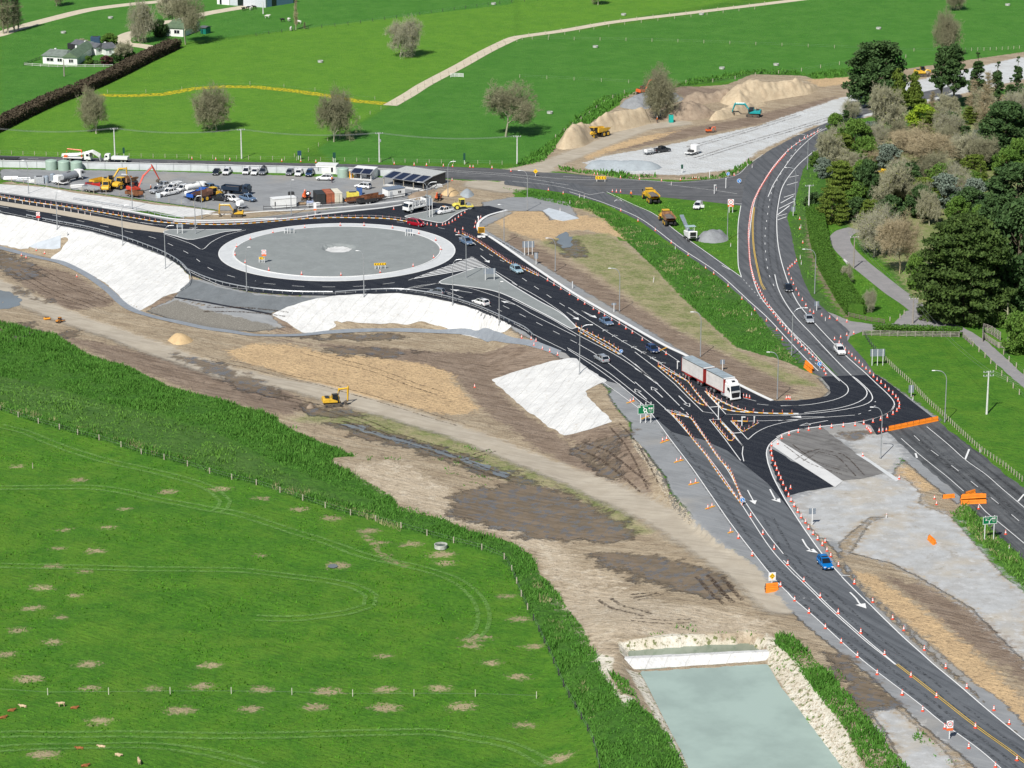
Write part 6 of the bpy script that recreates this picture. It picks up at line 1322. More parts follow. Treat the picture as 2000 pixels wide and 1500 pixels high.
d_.build('diagram', M_SIGNW, o); text_mb('Tauranga', .30, M_SIGNW, o, (-.15, -.07, 3.5)); text_mb('Hamilton', .25, M_SIGNW, o, (1.0, -.07, 2.62)); text_mb('Taupo', .25, M_SIGNW, o, (.9, -.07, 2.3))
for x, z, tx in ((-1.3, 3.38, '29'), (.72, 2.98, '1'), (1.18, 2.98, '29')): MB().box((x, -.062, z), (.36, .02, .3)).build('shield', M_SIGNW, o, bevel=.03); text_mb(tx, .2, M_SRED, o, (x, -.08, z))
t, o = sign((1931.5, 1055.5), R(14), 2.65, 1.4, 3.0, M_GREEN, 'green direction sign with fork diagram on two white legs by the rough grass', (-.85, .85), top=.1)
d_ = MB(); flatpoly(d_, [(-.2, 3.08), (-.08, 3.08), (-.06, 3.55), (-.2, 3.55)], -.064); flatpoly(d_, [(-.2, 3.5), (-.06, 3.5), (.32, 3.98), (.2, 4.02)], -.066); flatpoly(d_, [(-.2, 3.56), (-.12, 3.48), (-.42, 3.8), (-.48, 3.72)], -.066); d_.build('diagram', M_SIGNW, o)
text_mb('Tauranga', .2, M_SIGNW, o, (-.6, -.07, 4.15)); text_mb('Hamilton', .2, M_SIGNW, o, (.75, -.07, 3.68)); text_mb('Taupo', .2, M_SIGNW, o, (.7, -.07, 3.42))
for x, z, tx in ((-.72, 3.78, '29'), (.5, 4.0, '1'), (.85, 4.0, '29')): MB().box((x, -.062, z), (.28, .02, .24)).build('shield', M_SIGNW, o, bevel=.03); text_mb(tx, .16, M_SRED, o, (x, -.08, z))
t, o = sign((1507.5, 1146), R(12), 1.25, 1.45, 1.05, M_SIGNW, 'white board with yellow roundabout warning diamond above orange barriers', (0,), border=False)
d_ = MB(); flatpoly(d_, [(0, 2.42), (.52, 1.85), (0, 1.26), (-.52, 1.85)], -.064); d_.build('diamond', M_SIGNY, o); d_ = MB()
for k in range(3):
 for j in range(4):
  a0 = k * 2.094 + .2 + j * .36; a1 = a0 + .36; flatpoly(d_, [(.27 * math.cos(a0), 1.85 + .27 * math.sin(a0)), (.27 * math.cos(a1), 1.85 + .27 * math.sin(a1)), (.18 * math.cos(a1), 1.85 + .18 * math.sin(a1)), (.18 * math.cos(a0), 1.85 + .18 * math.sin(a0))], -.078)
d_.build('arrows', M_BLK, o)
def roundel(o, z, r, txt, size=.45, m=None):
 d_ = MB(); n = 24
 for k in range(n):
  a, b_ = 2 * math.pi * k / n, 2 * math.pi * (k + 1) / n; flatpoly(d_, [(r * math.cos(a), z + r * math.sin(a)), (r * math.cos(b_), z + r * math.sin(b_)), (r * .78 * math.cos(b_), z + r * .78 * math.sin(b_)), (r * .78 * math.cos(a), z + r * .78 * math.sin(a))], -.066)
 d_.build('red_ring', m or M_SRED, o); text_mb(txt, size, M_BLK, o, (0, -.075, z))
t, o = sign((1854, 1444), R(10), 1.0, 1.15, 1.75, M_SIGNW, 'white 60 speed limit board with orange plate beside the lower highway', (0,), border=False); roundel(o, 2.35, .45, '60', .46); MB().box((0, -.03, 1.52), (1.0, .04, .36)).build('orange_plate', M_SORG, t)
t, o = sign((1427, 416), R(-4), 1.55, 1.5, 2.1, M_SIGNW, 'white round 60 speed sign with orange plate on the grass triangle', (-.4, .5), border=False); roundel(o, 2.85, .68, '60', .6); MB().box((0, -.03, 1.85), (1.5, .04, .5)).build('orange_plate', M_SORG, t)
t, o = sign((516, 515), 0, 1.1, 1.1, 2.3, M_SIGNW, 'round speed sign above a yellow chevron board at the left of the roundabout middle', (0,), border=False); roundel(o, 2.85, .5, '60', .45); MB().box((0, -.03, 2.05), (1.1, .04, .4)).build('orange_plate', M_SORG, t)
def chevrons(at_, rz, w_, h_, z0, n, label, posts, back=False):
 t, o = sign(at_, rz, w_, h_, z0, M_SIGNB if back else M_SIGNY, label, posts, back, 'chevron sign', 'chevron_sign', border=False)
 if not back:
  for k in range(n):
   x = -w_ / 2 + w_ * (k + .5) / n; d_ = MB(); flatpoly(d_, [(x + .12, z0 + h_ * .9), (x - .12, z0 + h_ * .5), (x + .12, z0 + h_ * .1), (x + .3, z0 + h_ * .1), (x + .06, z0 + h_ * .5), (x + .3, z0 + h_ * .9)], -.066); d_.build('chevron', M_BLK, o)
 return t
chevrons((512, 514), 0, 1.4, .6, .9, 2, 'small yellow chevron board beside the round speed sign', (-.7, 0, .5)); chevrons((742.5, 526.5), R(8), 2.9, .6, 1.0, 5, 'yellow chevron board on four legs at the lower right of the roundabout', (-1.2, -.4, .2, 1.2))
chevrons((565, 457), 0, 2.6, .35, 1.0, 5, 'empty row of white posts at the upper left of the roundabout middle', (-1.2, -.4, .2, 1.2), True); chevrons((799, 462), 0, 1.9, .7, 1.1, 5, 'grey backed chevron board at the upper right of the roundabout middle', (-.9, -.3, .3, .9), True)
chevrons((1173.5, 355), 0, 2.9, .9, .6, 4, 'yellow chevron arrow board on the main road', (-1.1, 1.1))
for at_, w_, h_, z0, posts, l in (((956.5, 548), 2.8, 1.4, 1.5, (-1.05, 1.05), 'grey back of a large two legged sign on the gravel island'), ((1032, 499), 2.9, 1.6, 1.9, (-.95, 0, .95), 'grey back of a wide three legged sign on bare soil'), ((1047, 517), .95, 1.5, 1.4, (0,), 'narrow grey sign back on one white post near the three legged sign'), ((1199, 610), 1.1, .5, 1.6, (0,), 'small grey sign back on a thick white post by the kerb'), ((1411, 724), 1.0, 1.0, 1.3, (0,), 'square grey sign back beside the truck'),
       ((1713.5, 714.5), 3.1, 1.6, 2.0, (-1.15, 0, 1.15), 'wide grey sign back on three white legs by the paddock fence'), ((1586, 1026), 1.25, 1.1, 2.0, (0,), 'grey sign back on one post on the pale gravel'), ((1779.5, 776), 1.1, 1.6, .9, (0,), 'grey sign back on one post before the wire fence'), ((1595, 607), 1.1, 1.1, 1.0, (0,), 'pale blue sign back at the forecourt corner'), ((351.5, 457), 1.7, .8, 1.6, (-.6, .6), 'small green backed sign on two legs at the narrow gravel island'),
       ((839, 425), 1.6, 1.9, 3.1, (0, .7), 'tall grey sign frame beside the double lamp'), ((1551, 403), .8, .6, 1.5, (0,), 'small grey sign back on the striped shoulder edge'), ((1549, 422), 1.1, 1.3, 1.1, (0,), 'pale sign back at the start of the lawn strip'), ((1118, 564), .35, .5, 1.2, (0,), 'single white post with a small cap on bare soil'), ((617, 0 + 419), .9, .1, .1, (0,), 'short white stake below the dark container')):
 sign(at_, R(5), w_, h_, z0, M_SIGNB, l, posts, True)
t, o = sign((75, 433), 0, .95, 1.0, 1.5, M_SIGNW, 'white and red square sign on the far left embankment', (0,), border=False); roundel(o, 2.0, .42, '80', .4); MB().box((0, -.03, 1.2), (.95, .04, .5)).build('orange_plate', M_SRED, t)
t, o = sign((615.5, 419), 0, .7, 1.5, 1.5, M_SIGNW, 'narrow white sign with orange disc below the containers', (0,), border=False); MB().box((0, -.03, 1.25), (.7, .04, .4)).build('orange_plate', M_SORG, t)
t, o = sign((1046, 344.5), 0, .95, .95, .9, M_SIGNY, 'yellow bend warning diamond at the construction entrance', (0,), border=False); o.rotation_euler = (0, R(45), 0); o.location = (-.97, 0, .4); text_mb('<', .6, M_BLK, t, (0, -.09, 1.37))
def disc_sign(at_, r, z, label):
 t = thing('road_sign', label, 'road sign', W(*at_) + Vector((0, 0, .05)), 0); MB().box((0, .04, z / 2), (.08, .06, z)).build('post', M_POST, t); o = MB().cyl((0, -.03, z), r, .04, 22, 'Y').build('disc', M_SIGNW, t); MB().cyl((0, -.045, z), r * .88, .02, 22, 'Y').build('blue_face', M_BLUE, o)
 d_ = MB(); flatpoly(d_, [(-.35 * r, z + .5 * r), (-.2 * r, z + .62 * r), (.2 * r, z - .1 * r), (.38 * r, z + .05 * r), (.42 * r, z - .55 * r), (-.12 * r, z - .3 * r), (.03 * r, z - .2 * r)], -.06); d_.build('arrow', M_SIGNW, t)
disc_sign((1600.5, 720), .5, 1.0, 'blue keep left disc beside the dense cone row'); disc_sign((1422, 346), .5, .9, 'blue arrow disc on the far grass wedge'); disc_sign((1443.5, 359), .6, .8, 'blue arrow disc at the main road junction'); disc_sign((1450, 986), .45, .9, 'blue disc at the tip of the long wedge'); disc_sign((1213, 694), .4, .9, 'small blue disc at the end of the narrow median');
for at_, top, arm, l in (((1386, 347.5), 2.1, .25, 'white signal post on the far grass wedge'), ((1417.5, 368), 2.6, .0, 'leaning white signal post at the junction'), ((1395, 379), 2.4, .35, 'white post with a bracket above the grass triangle'), ((1403, 820), 3.6, 0, 'stout white pole on the junction island'), ((1323, 721), 1.6, .2, 'white pole behind the narrow median separator'), ((1449, 832), 1.8, .5, 'white bracketed post inside the little triangle'), ((1473, 826), 1.2, 0, 'short white post right of the little triangle')):
 t = thing('signal_post', l, 'signal post', W(*at_) + Vector((0, 0, .05))); MB().cyl((0, 0, 0), .1, top, 8).build('pole', M_POST, t); MB().box((arm / 2, 0, top), (.3 + abs(arm), .2, .16)).build('head', M_POST, t)
for at_, hh, w_, m, l, lg in (((653, 317), 1.6, .8, 'green', 'dark green board on two white legs in the pasture edge', 2), ((907, 321), 2.0, .6, 'green', 'dark slanted sign at the pasture edge right of the shelter', 1), ((242, 308), 1.7, .6, 'green', 'small dark green sign on a white leg behind the crane truck', 1), ((214, 330), 1.6, .5, 'black', 'black signal head before the far wall', 1), ((585, 312), 1.4, 1.1, 'blue', 'dark blue site board before the pasture', 2), ((1332, 338), 1.2, .6, 'green', 'small dark sign on the pale gravel heap', 1)):
 mm = {'green': mat('deep_green', (.01, .07, .045), .5), 'black': M_BLK, 'blue': mat('deep_blue', (.02, .06, .11), .5)}[m]; t = thing('site_sign', l, 'sign', W(*at_))
 for k in range(lg): MB().box(((k - (lg - 1) / 2) * w_ * .6, .06, .9), (.12, .1, 1.8)).build('post', M_POST, t)
 MB().box((0, 0, 1.2 + hh / 2), (w_, .06, hh)).build('panel', mm, t, bevel=.01)
t = thing('message_board', 'yellow electronic message board trailer by the kerb', 'message board', W(940, 466), R(8)); MB().box((0, 0, 2.2), (1.7, .3, 1.5)).build('panel', mat('vms_yellow', (.80, .42, .02), .5), t, bevel=.03); MB().box((0, -.17, 2.2), (1.4, .02, 1.2)).build('screen', mat('amber_dark', (.25, .13, .01), .4), t); MB().box((0, 0, .5), (1.9, 1.1, .35)).build('trailer', M_POST, t, bevel=.03); MB().cyl((0, .1, .6), .08, 1.2, 8).build('mast', M_STEEL, t); wheels(t, (0,), .65, .3, .2)
for at_, l in (((934, 438), 'white round headed post beside the closed exit'),): sign(at_, 0, .4, .5, 1.6, M_SIGNW, l, (0,), border=False)
# ------------------------------------------------------------------ orange barriers
def barrier(a, b_, label, group=None, dz=.03, n=6):
 p, q = W(*a), W(*b_); d_ = q - p; L = math.hypot(d_.x, d_.y); t = thing('safety_barrier', label, 'barrier', p + Vector((0, 0, dz)), math.atan2(d_.y, d_.x), group)
 mb = MB(); mb.prism([(x * .8, z * .8) for x, z in ((-.28, 0), (.28, 0), (.28, .12), (.12, .3), (.2, .42), (.1, .55), (.17, .66), (.08, .9), (-.08, .9), (-.17, .66), (-.1, .55), (-.2, .42), (-.12, .3), (-.28, .12))], 0, L, 'X'); mb.build('body', M_BAR, t)
 MB().box((L / 2, 0, .74), (L * .92, .1, .05)).build('top_rail', M_BAR, t); MB().box((0, 0, .45), (.05, .2, .6)).build('end_lug', M_DARK, t)
for k in range(8):
 a = (1735 + 97.0 * k / 8, 842 - 20 * k / 8); b_ = (1735 + 97.0 * (k + .97) / 8, 842 - 20 * (k + .97) / 8); barrier(a, b_, ['orange barrier at the left end of the long row', 'orange barrier in the middle of the long row across the old highway', 'orange barrier at the right end of the long row beside the verge'][0 if k == 0 else 2 if k == 7 else 1], 'barriers across the old highway')
 a = (a[0], a[1] - 2); b_ = (b_[0], b_[1] - 2); barrier(a, b_, 'orange barrier in the back row across the old highway', 'barriers across the old highway')
for k, (a, b_, z) in enumerate((((1876, 985), (1926, 983), .03), ((1875, 979), (1925, 977), .03), ((1876, 982), (1925, 979), .75), ((1878, 973), (1920, 971), .03), ((1885, 969), (1904, 963), .03), ((1841, 974), (1864, 972), .03), ((1815, 1052), (1827, 1063), .03), ((1813, 1054), (1824, 1065), .03), ((1574, 714), (1588, 724), .03), ((1571, 718), (1585, 729), .03), ((1573, 716), (1587, 727), .7), ((1494, 1153), (1518, 1147), .03), ((1495, 1158), (1520, 1152), .03), ((1495, 1155), (1519, 1149), .62))):
 l = ['front barrier of the big orange pile on the right', 'middle barrier of the big orange pile', 'top barrier of the big orange pile', 'rear barrier of the big orange pile', 'short tilted barrier behind the big orange pile', 'lone orange barrier left of the big pile', 'right barrier of the pair alone on the pale gravel', 'left barrier of the pair alone on the pale gravel', 'right barrier of the stack by the blue disc', 'left barrier of the stack by the blue disc', 'top barrier of the stack by the blue disc', 'rear barrier under the roundabout warning sign', 'front barrier under the roundabout warning sign', 'top barrier under the roundabout warning sign'][k]; barrier(a, b_, l, None, z)
# ------------------------------------------------------------------ power poles
def power_pole(at_, topv, label, kind='concrete', cross=1, rz=.2):
 p = W(*at_); s = F / math.hypot(p.y, CAMH); H_ = (at_[1] - topv) / s / .955; t = thing('power_pole', label, 'power pole', p, rz); m = mat('pole_concrete', (.66, .66, .63), .8) if kind == 'concrete' else mat('pole_wood', (.30, .27, .23), .9)
 MB().tube([(0, 0, 0), (0, 0, H_)], [.22, .13], 8).build('pole', m, t)
 for k in range(cross):
  o = MB().box((0, 0, H_ - .25 - k * .8), (2.2, .12, .12)).build('crossarm', mat('pole_wood', (.30, .27, .23), .9) if kind != 'concrete' else M_STEEL, t)
  for x in (-1, -.35, .35, 1): MB().cyl((x, 0, H_ - .2 - k * .8), .06, .25, 6).build('insulator', M_POST, o)
 return t, p + Vector((0, 0, H_))
tops = []
for a, v, l in (((224.5, 304), 252, 'power pole behind the crane truck at the pasture edge'), ((472, 310), 254, 'power pole in the pasture edge behind the parked cars'), ((741, 317), 261, 'power pole with equipment behind the solar panel office'), ((1010, 320), 267, 'power pole left of the construction entrance')): tops.append(power_pole(a, v, l)[1])
MB_ = MB().box((0, 0, 6.2), (.5, .5, .7)); o = MB_.build('transformer', M_STEEL, None, bevel=.03); o.location = W(741, 317) + Vector((.3, -.2, 0)); tag(o, 'grey transformer can on the power pole behind the solar office', 'transformer')
pp = {}
for a, v, kd, cr, l in (((1579, 425), 363, 'concrete', 1, 'white pole at the top of the clipped hedge'), ((1601, 299), 281, 'concrete', 1, 'short pole with crossarm among the trees by the bend'), ((1667, 524), 463, 'wood', 1, 'timber power pole beside the winding driveway'), ((1782.5, 632), 583, 'wood', 1, 'timber power pole in the forecourt'), ((1927, 809), 725, 'concrete', 2, 'tall pale power pole with double crossarms in the paddock'), ((125.5, 149), 118, 'wood', 0, 'thin pole in the field before the farmhouse'), ((14 + 500, 27), 5, 'concrete', 0, 'thin pale pole near the big shed')): pp[a] = power_pole(a, v, l, kd, cr)[1]
def wires(pts, label, n=3, sp=.7, sag=1.2):
 mb = MB()
 for k in range(n):
  off = (k - (n - 1) / 2) * sp
  for a, b_ in zip(pts, pts[1:]):
   d_ = (b_ - a).normalized(); nn = Vector((-d_.y, d_.x, 0)); mb.tube([a.lerp(b_, i / 10) + nn * off - Vector((0, 0, sag * 4 * (i / 10) * (1 - i / 10))) for i in range(11)], .022, 3, False)
 tag(mb.build('power_line', M_WIRE, fix=False), label, 'power line')
ex0 = tops[0] + (tops[0] - tops[1]); ex1 = tops[3] + (tops[3] - tops[2]) * 1.0
wires([ex0] + tops, 'wires strung between the poles along the pasture edge'); wires([pp[(1927, 809)], pp[(1782.5, 632)], pp[(1667, 524)]], 'wires between the driveway poles', 2, .9); wires([pp[(1927, 809)], pp[(1927, 809)] + Vector((60, -90, 0))], 'wires leaving the tall paddock pole to the right', 3, .8)
# ------------------------------------------------------------------ fences
def post_fence(pts, label, step, hh=1.15, m=None, wires_=2, pw=.09, rails=0, cap=98):
 q = resample(smooth(W2(pts), step=3), step); t = thing('fence', label, 'fence'); m = m or M_WOODP
 for p in q[:cap]: MB().box((p[0], p[1], h_at(p[0], p[1]) + hh / 2), (pw * 2, pw * 2, hh)).build('post', m, t)
 if wires_:
  mb = MB();
  for k in range(wires_): mb.tube([(p[0], p[1], h_at(p[0], p[1]) + hh * (.45 + .45 * k / max(1, wires_ - 1))) for p in q], .009, 3, False)
  mb.build('wire', M_WIRE, t, fix=False)
 for k in range(rails):
  mb = MB(); z = hh * (k + .6) / rails
  for a, b_ in zip(q, q[1:]): mb.tube([(a[0], a[1], h_at(*a) + z), (b_[0], b_[1], h_at(*b_) + z)], .075, 4)
  mb.build('rail', m, t, fix=False)
 return t
post_fence(FENCE_EDGE[1:21], 'wire fence of leaning posts along the tall grass, left part', 6.2); post_fence(FENCE_EDGE[20:], 'wire fence of dark posts along the tall grass, lower part', 5.0, m=M_DARK)
post_fence(P("-20,1350 131,1358 279,1356 417,1355 549,1357 674,1360 791,1360 908,1360 1052,1364 1107,1360"), 'low white wire fence crossing the near pasture', 9.5, m=mat('batten_pale', (.62, .60, .48), .9), pw=.05, wires_=1); post_fence(P("64,915 139,907"), 'two short stakes in the near pasture', 8, wires_=0, pw=.06)
post_fence(P("1730,706 1755,730 1780,752 1810,785 1840,812 1880,850 1920,885 1960,912 2005,948"), 'timber post and batten fence between verge and paddock', 1.3, wires_=3, pw=.06, cap=100); post_fence(P("1688,655 1700,675 1718,695 1730,706"), 'short dark fence behind the wide sign back', 1.8, wires_=3, m=M_DARK, pw=.06)
M_RAIL = mat('weathered_rail', (.33, .30, .26), .9, 0, .25, 2); post_fence(P("1685,655 1760,657 1880,658.5"), 'weathered post and rail fence in front of the low hedge', 1.9, 1.25, M_RAIL, 0, .09, 4); post_fence(P("1881,659 1893,670 1900,676"), 'short end of the rail fence beside the lane', 1.9, 1.25, M_RAIL, 0, .09, 4); post_fence(P("1657,618 1700,628 1722,630 1727,632"), 'dark curved rail fence at the foot of the hedge', 1.6, 1.0, mat('dark_rail', (.16, .13, .10), .9), 0, .08, 3)
post_fence(P("1919,668 1921,648 1935,653 1957,668"), 'weathered stockyard rails beside the lane', 1.6, 2.0, M_RAIL, 0, .08, 6); post_fence(P("1921,660 1950,680 1969,682 1968,668"), 'low grey gate panels of the stockyard', 1.6, 1.3, M_RAIL, 0, .06, 5); post_fence(P("1900,676 1930,705 1960,738 1985,765 2010,790"), 'sparse fence posts along the left of the lane', 4.5); post_fence(P("1951,680 1970,705 2010,740"), 'sparse fence posts along the right of the lane', 5)
post_fence(P("1738,627 1757,622 1771,608"), 'three posts on the forecourt lawn corner', 3.5, 1.0, wires_=0)
post_fence(P("0,301 120,305 300,308 500,312 700,316 1000,322"), 'wire fence along the far side of the main road', 3.4, cap=96, pw=.06); post_fence(P("765,205 700,235 640,275 600,298 562,312"), 'faint fence line descending across the pasture', 8, pw=.06); post_fence(P("500,70 560,62 700,46 900,18 1010,4 1200,-10"), 'dark fence line across the far hill pasture', 5.5, m=M_DARK, pw=.08)
post_fence(P("1020,78 1100,78 1300,82 1500,89 1700,97 1800,101 1880,103"), 'fence line across the far right pasture', 9, pw=.07); post_fence(P("1085,270 1140,232 1210,186 1300,166 1400,160 1480,148 1560,140 1630,128 1660,124 1780,112 1815,110"), 'pale posts behind the earth stockpiles', 9, pw=.09); post_fence(P("1885,100 1950,98 2010,94"), 'close pale posts at the far right', 2.2, pw=.07)
post_fence(P("1015,152 1100,156 1220,162 1290,166"), 'fence line in the pasture above the bare trees', 9, pw=.06); post_fence(P("210,182 320,180 440,165 560,171 700,190 765,199"), 'posts behind the yellow flowers', 12, pw=.05, wires_=1)
for k, d_ in enumerate((0, 7)): post_fence([(u, v + (4 if k else -3)) for u, v in P("775,203 830,168 900,132 950,104 1000,80 1100,64 1200,47 1350,29 1500,11")], ['fence on the upper side of the long cream farm track', 'fence on the lower side of the long cream farm track'][k], 7.5, pw=.08)
post_fence(P("47,128 100,131 160,131 222,131"), 'pale rail fence around the farmhouse garden', 3, 1.0, mat('rail_pale', (.6, .6, .55), .8), 0, .06, 2); post_fence(P("47,128 65,121 83,114"), 'dark fence going back from the garden corner', 3, 1.0, M_DARK, 0, .06, 2)
# temporary yard fence
post_fence(P("0,352 60,360 130,370 200,380 260,386 330,396 400,406 420,410"), 'thin fence along the front edge of the machinery yard', 4.0, 1.4, M_WOODP, 1, .05); post_fence(P("515,411 560,409 620,405 700,400 740,394 800,384 850,368 865,360"), 'dark low fence in front of the containers', 3.0, 1.3, mat('screen_dark', (.04, .04, .045), .8), 0, .05, 2)
# concrete yard wall
q = smooth(W2(P("-60,325 0,326.5 125,329 250,331.5 375,334 500,337 600,339 700,342 760,344 840,347")), step=6); t = thing('boundary_wall', 'long pale panel wall between the yard and the main road', 'wall'); mw = mat('wall_panel', (.56, .58, .60), .8, 0, .08, .5)
pts = resample(q, 4.8)
for a, b_ in zip(pts, pts[1:]):
 d_ = b_ - a; L = np.linalg.norm(d_); c = (a + b_) / 2; MB().box((c[0], c[1], .95), (L - .12, .16, 1.9), rz=math.atan2(d_[1], d_[0])).build('panel', mw, t)
 MB().box((a[0], a[1], 1.0), (.14, .24, 2.0), rz=math.atan2(d_[1], d_[0])).build('post', M_STEEL, t)
mb = MB(); ribbon_mb(mb, [np.array([p[0], p[1]]) for p in q], .5, 1.98, thick=.06); mb.build('coping', M_KERB, t, fix=False)
# ------------------------------------------------------------------ tanks, containers, site buildings
def tank(at_, r, h, m, label, group=None, name='water_tank'):
 t = thing(name, label, 'water tank', W(*at_) + Vector((0, r * .9, 0)), 0, group); mb = MB(); prof = [(r, 0)]
 for k in range(8): z0 = .05 + (h * .86) * k / 8; prof += [(r, z0), (r * 1.012, z0 + h * .05)]
 mb.lathe(prof + [(r, h * .86), (r * .96, h * .9), (r * .3, h * 1.0), (.01, h * 1.01)], n=28).build('body', m, t, sm=False); MB().cyl((r * .3, 0, h * .95), .3, .12, 12).build('hatch', m, t); return t
mt = mat('tank_green', (.33, .44, .36), .5, 0, .05, .6)
tank((99, 332.5), 1.6, 2.75, mt, 'leftmost of the three pale green tanks by the wall', 'pale green water tanks by the wall'); tank((123.5, 333.8), 1.6, 2.75, mt, 'middle one of the three pale green tanks by the wall', 'pale green water tanks by the wall'); tank((148, 335), 1.6, 2.75, mt, 'rightmost of the three pale green tanks by the wall', 'pale green water tanks by the wall'); tank((669.5, 347.5), 1.55, 2.7, mt, 'pale green tank beside the white site office')
ms = mat('silo_grey', (.42, .48, .54), .4, .4, .1); tank((90, 358.5), .68, 2.1, ms, 'front grey cylinder tank among the yard clutter', name='steel_tank'); tank((102, 353), .68, 1.9, ms, 'rear grey cylinder tank among the yard clutter', name='steel_tank')
def frame_at(bl, br, h):
 p, q = W(*bl), W(*br); d_ = q - p; return p, math.atan2(d_.y, d_.x), math.hypot(d_.x, d_.y)
def container(bl, br, label, m, depth=6.0, h=2.6, group=None, shed=False):
 p, a, w_ = frame_at(bl, br, h); t = thing('shipping_container', label, 'container', p, a, group); n = max(6, int(w_ / .28)); mb = MB()
 mb.box((w_ / 2, depth / 2, h / 2 + .1), (w_, depth, h)); o = mb.build('body', m, t); rb_ = MB()
 for k in range(n): rb_.box((w_ * (k + .5) / n, -.03, h / 2 + .1), (w_ / n * .5, .05, h - .3))
 rb_.build('corrugation', m, o, fix=False); rb_ = MB(); n2 = int(depth / .28)
 for k in range(n2): rb_.box((w_ + .03, depth * (k + .5) / n2, h / 2 + .1), (.05, depth / n2 * .5, h - .3))
 rb_.build('corrugation', m, o, fix=False)
 MB().box((w_ * .55, -.07, h / 2), (.06, .05, h - .4)).build('locking_bar', M_DARK, o); MB().box((w_ / 2, depth / 2, h + .13), (w_ + .1, depth + .1, .08)).build('roof', m, o); return t
mcd = mat('container_black', (.035, .038, .038), .6, 0, .1, 1); mco = mat('container_rust', (.42, .13, .065), .65, 0, .2, 1, .1); mcw = mat('container_cream', (.70, .66, .54), .6, 0, .1, 1)
container((619, 400), (636, 399), 'black shipping container at the left of the three', mcd, 5.2); container((638, 398.5), (654, 397.5), 'rust orange shipping container between two others', mco, 5.6); container((654.5, 398), (669, 397), 'cream shipping container at the right of the three', mcw, 5.8)
def cabin(bl, br, depth, h, m, label, roof, windows=(), name='site_cabin', doors=(), slope=.0):
 p, a, w_ = frame_at(bl, br, h); t = thing(name, label, 'cabin', p, a); MB().box((w_ / 2, depth / 2, h / 2 + .15), (w_, depth, h)).build('wall', m, t); MB().prism([(-.1, h + .15), (depth + .1, h + .15 + slope), (depth + .1, h + .28 + slope), (-.1, h + .28)], -.1, w_ + .1, 'X').build('roof', roof, t)
 for x0, x1, z0, z1 in windows: o = MB().box(((x0 + x1) / 2 * w_, -.02, (z0 + z1) / 2 * h), ((x1 - x0) * w_, .05, (z1 - z0) * h)).build('window', M_GLASS, t); MB().box(((x0 + x1) / 2 * w_, -.05, z0 * h - .03), ((x1 - x0) * w_ + .1, .08, .06)).build('sill', M_WHT, o)
 for x0, x1 in doors: o = MB().box(((x0 + x1) / 2 * w_, -.03, .45 * h), ((x1 - x0) * w_, .05, .82 * h)).build('door', mat('door_grey', (.5, .52, .54), .5), t); MB().box((x1 * w_ - .12, -.08, .45 * h), (.06, .05, .15)).build('handle', M_DARK, o)
 return t
cabin((534, 408), (579, 404), 2.6, 2.3, M_WHT, 'long white container shed at the left of the containers', M_WHT, ((.06, .1, .35, .8),)); cabin((617, 339.5), (656, 341), 3.2, 2.3, M_WHT, 'white flat roofed site office by the wall', M_WHT, ((.05, .14, .35, .85), (.76, .86, .3, .85)))
cabin((758, 388), (791, 383), 2.8, 2.1, M_WHT, 'white cabin with blue grey roof at the yard corner', mat('roof_blue', (.16, .20, .26), .5), ((.6, .67, .5, .8), (.7, .77, .5, .8)), doors=((.1, .25),), slope=.1);
msol = mat('solar_panel', (.018, .024, .05), .15, 0, .1, 2)
def verandah(bl, br, depth, h, canopy, n, label, roofm, open_=True, side=None):
 """building with a solar panel verandah in front"""
 p, a, w_ = frame_at(bl, br, h); t = thing('site_building', label, 'building', p, a)
 MB().box((w_ / 2, canopy + depth / 2, h / 2), (w_, depth, h)).build('wall', side or M_WHT, t); MB().prism([(canopy - .1, h), (canopy + depth + .15, h + .1), (canopy + depth + .15, h + .25), (canopy - .1, h + .15)], -.1, w_ + .1, 'X').build('roof', roofm, t)
 MB().box((w_ / 2, canopy / 2, .06), (w_ + .4, canopy, .12)).build('floor_slab', M_CONC, t)
 for k in range(n + 1): MB().box((w_ * k / n, .25, (h - .7) / 2), (.16, .16, h - .7)).build('post', M_POST if not open_ else M_WOODP, t)
 cp = MB().prism([(-.3, h - .75), (canopy, h), (canopy, h + .1), (-.3, h - .65)], -.2, w_ + .2, 'X').build('canopy', M_STEEL, t)
 for k in range(n): mb = MB(); x0 = w_ * k / n + w_ * .03; x1 = w_ * (k + 1) / n - w_ * .03; mb.add([(x0, -.25, h - .60), (x1, -.25, h - .60), (x1, canopy - .1, h + .14), (x0, canopy - .1, h + .14)], [(0, 1, 2, 3)]); mb.build('solar_panel', msol, cp)
 for k in range(n): MB().box((w_ * (k + .5) / n, canopy - .04, h * .42), (w_ / n * .5, .08, h * .62)).build('window' if k % 2 else 'door', M_GLASS, t)
 return t
verandah((685, 350), (724, 353), 2.6, 2.5, 2.6, 2, 'white site office with solar panel verandah and orange doors', M_WHT, False); verandah((749, 362), (826, 373), 6.5, 3.0, 4.5, 4, 'long shelter with solar panels and pale barrel roof', mat('roof_pale', (.50, .51, .48), .5), True, mat('dark_cladding', (.05, .052, .055), .6))
for k, x in enumerate((684, 689)): crate('cabinet', ['left orange cabinet at the solar panel office', 'right orange cabinet at the solar panel office'][k], 'cabinet', (x, 348), (.5, .6, 1.9), mat('cabinet_orange', (.8, .36, .02), .5))
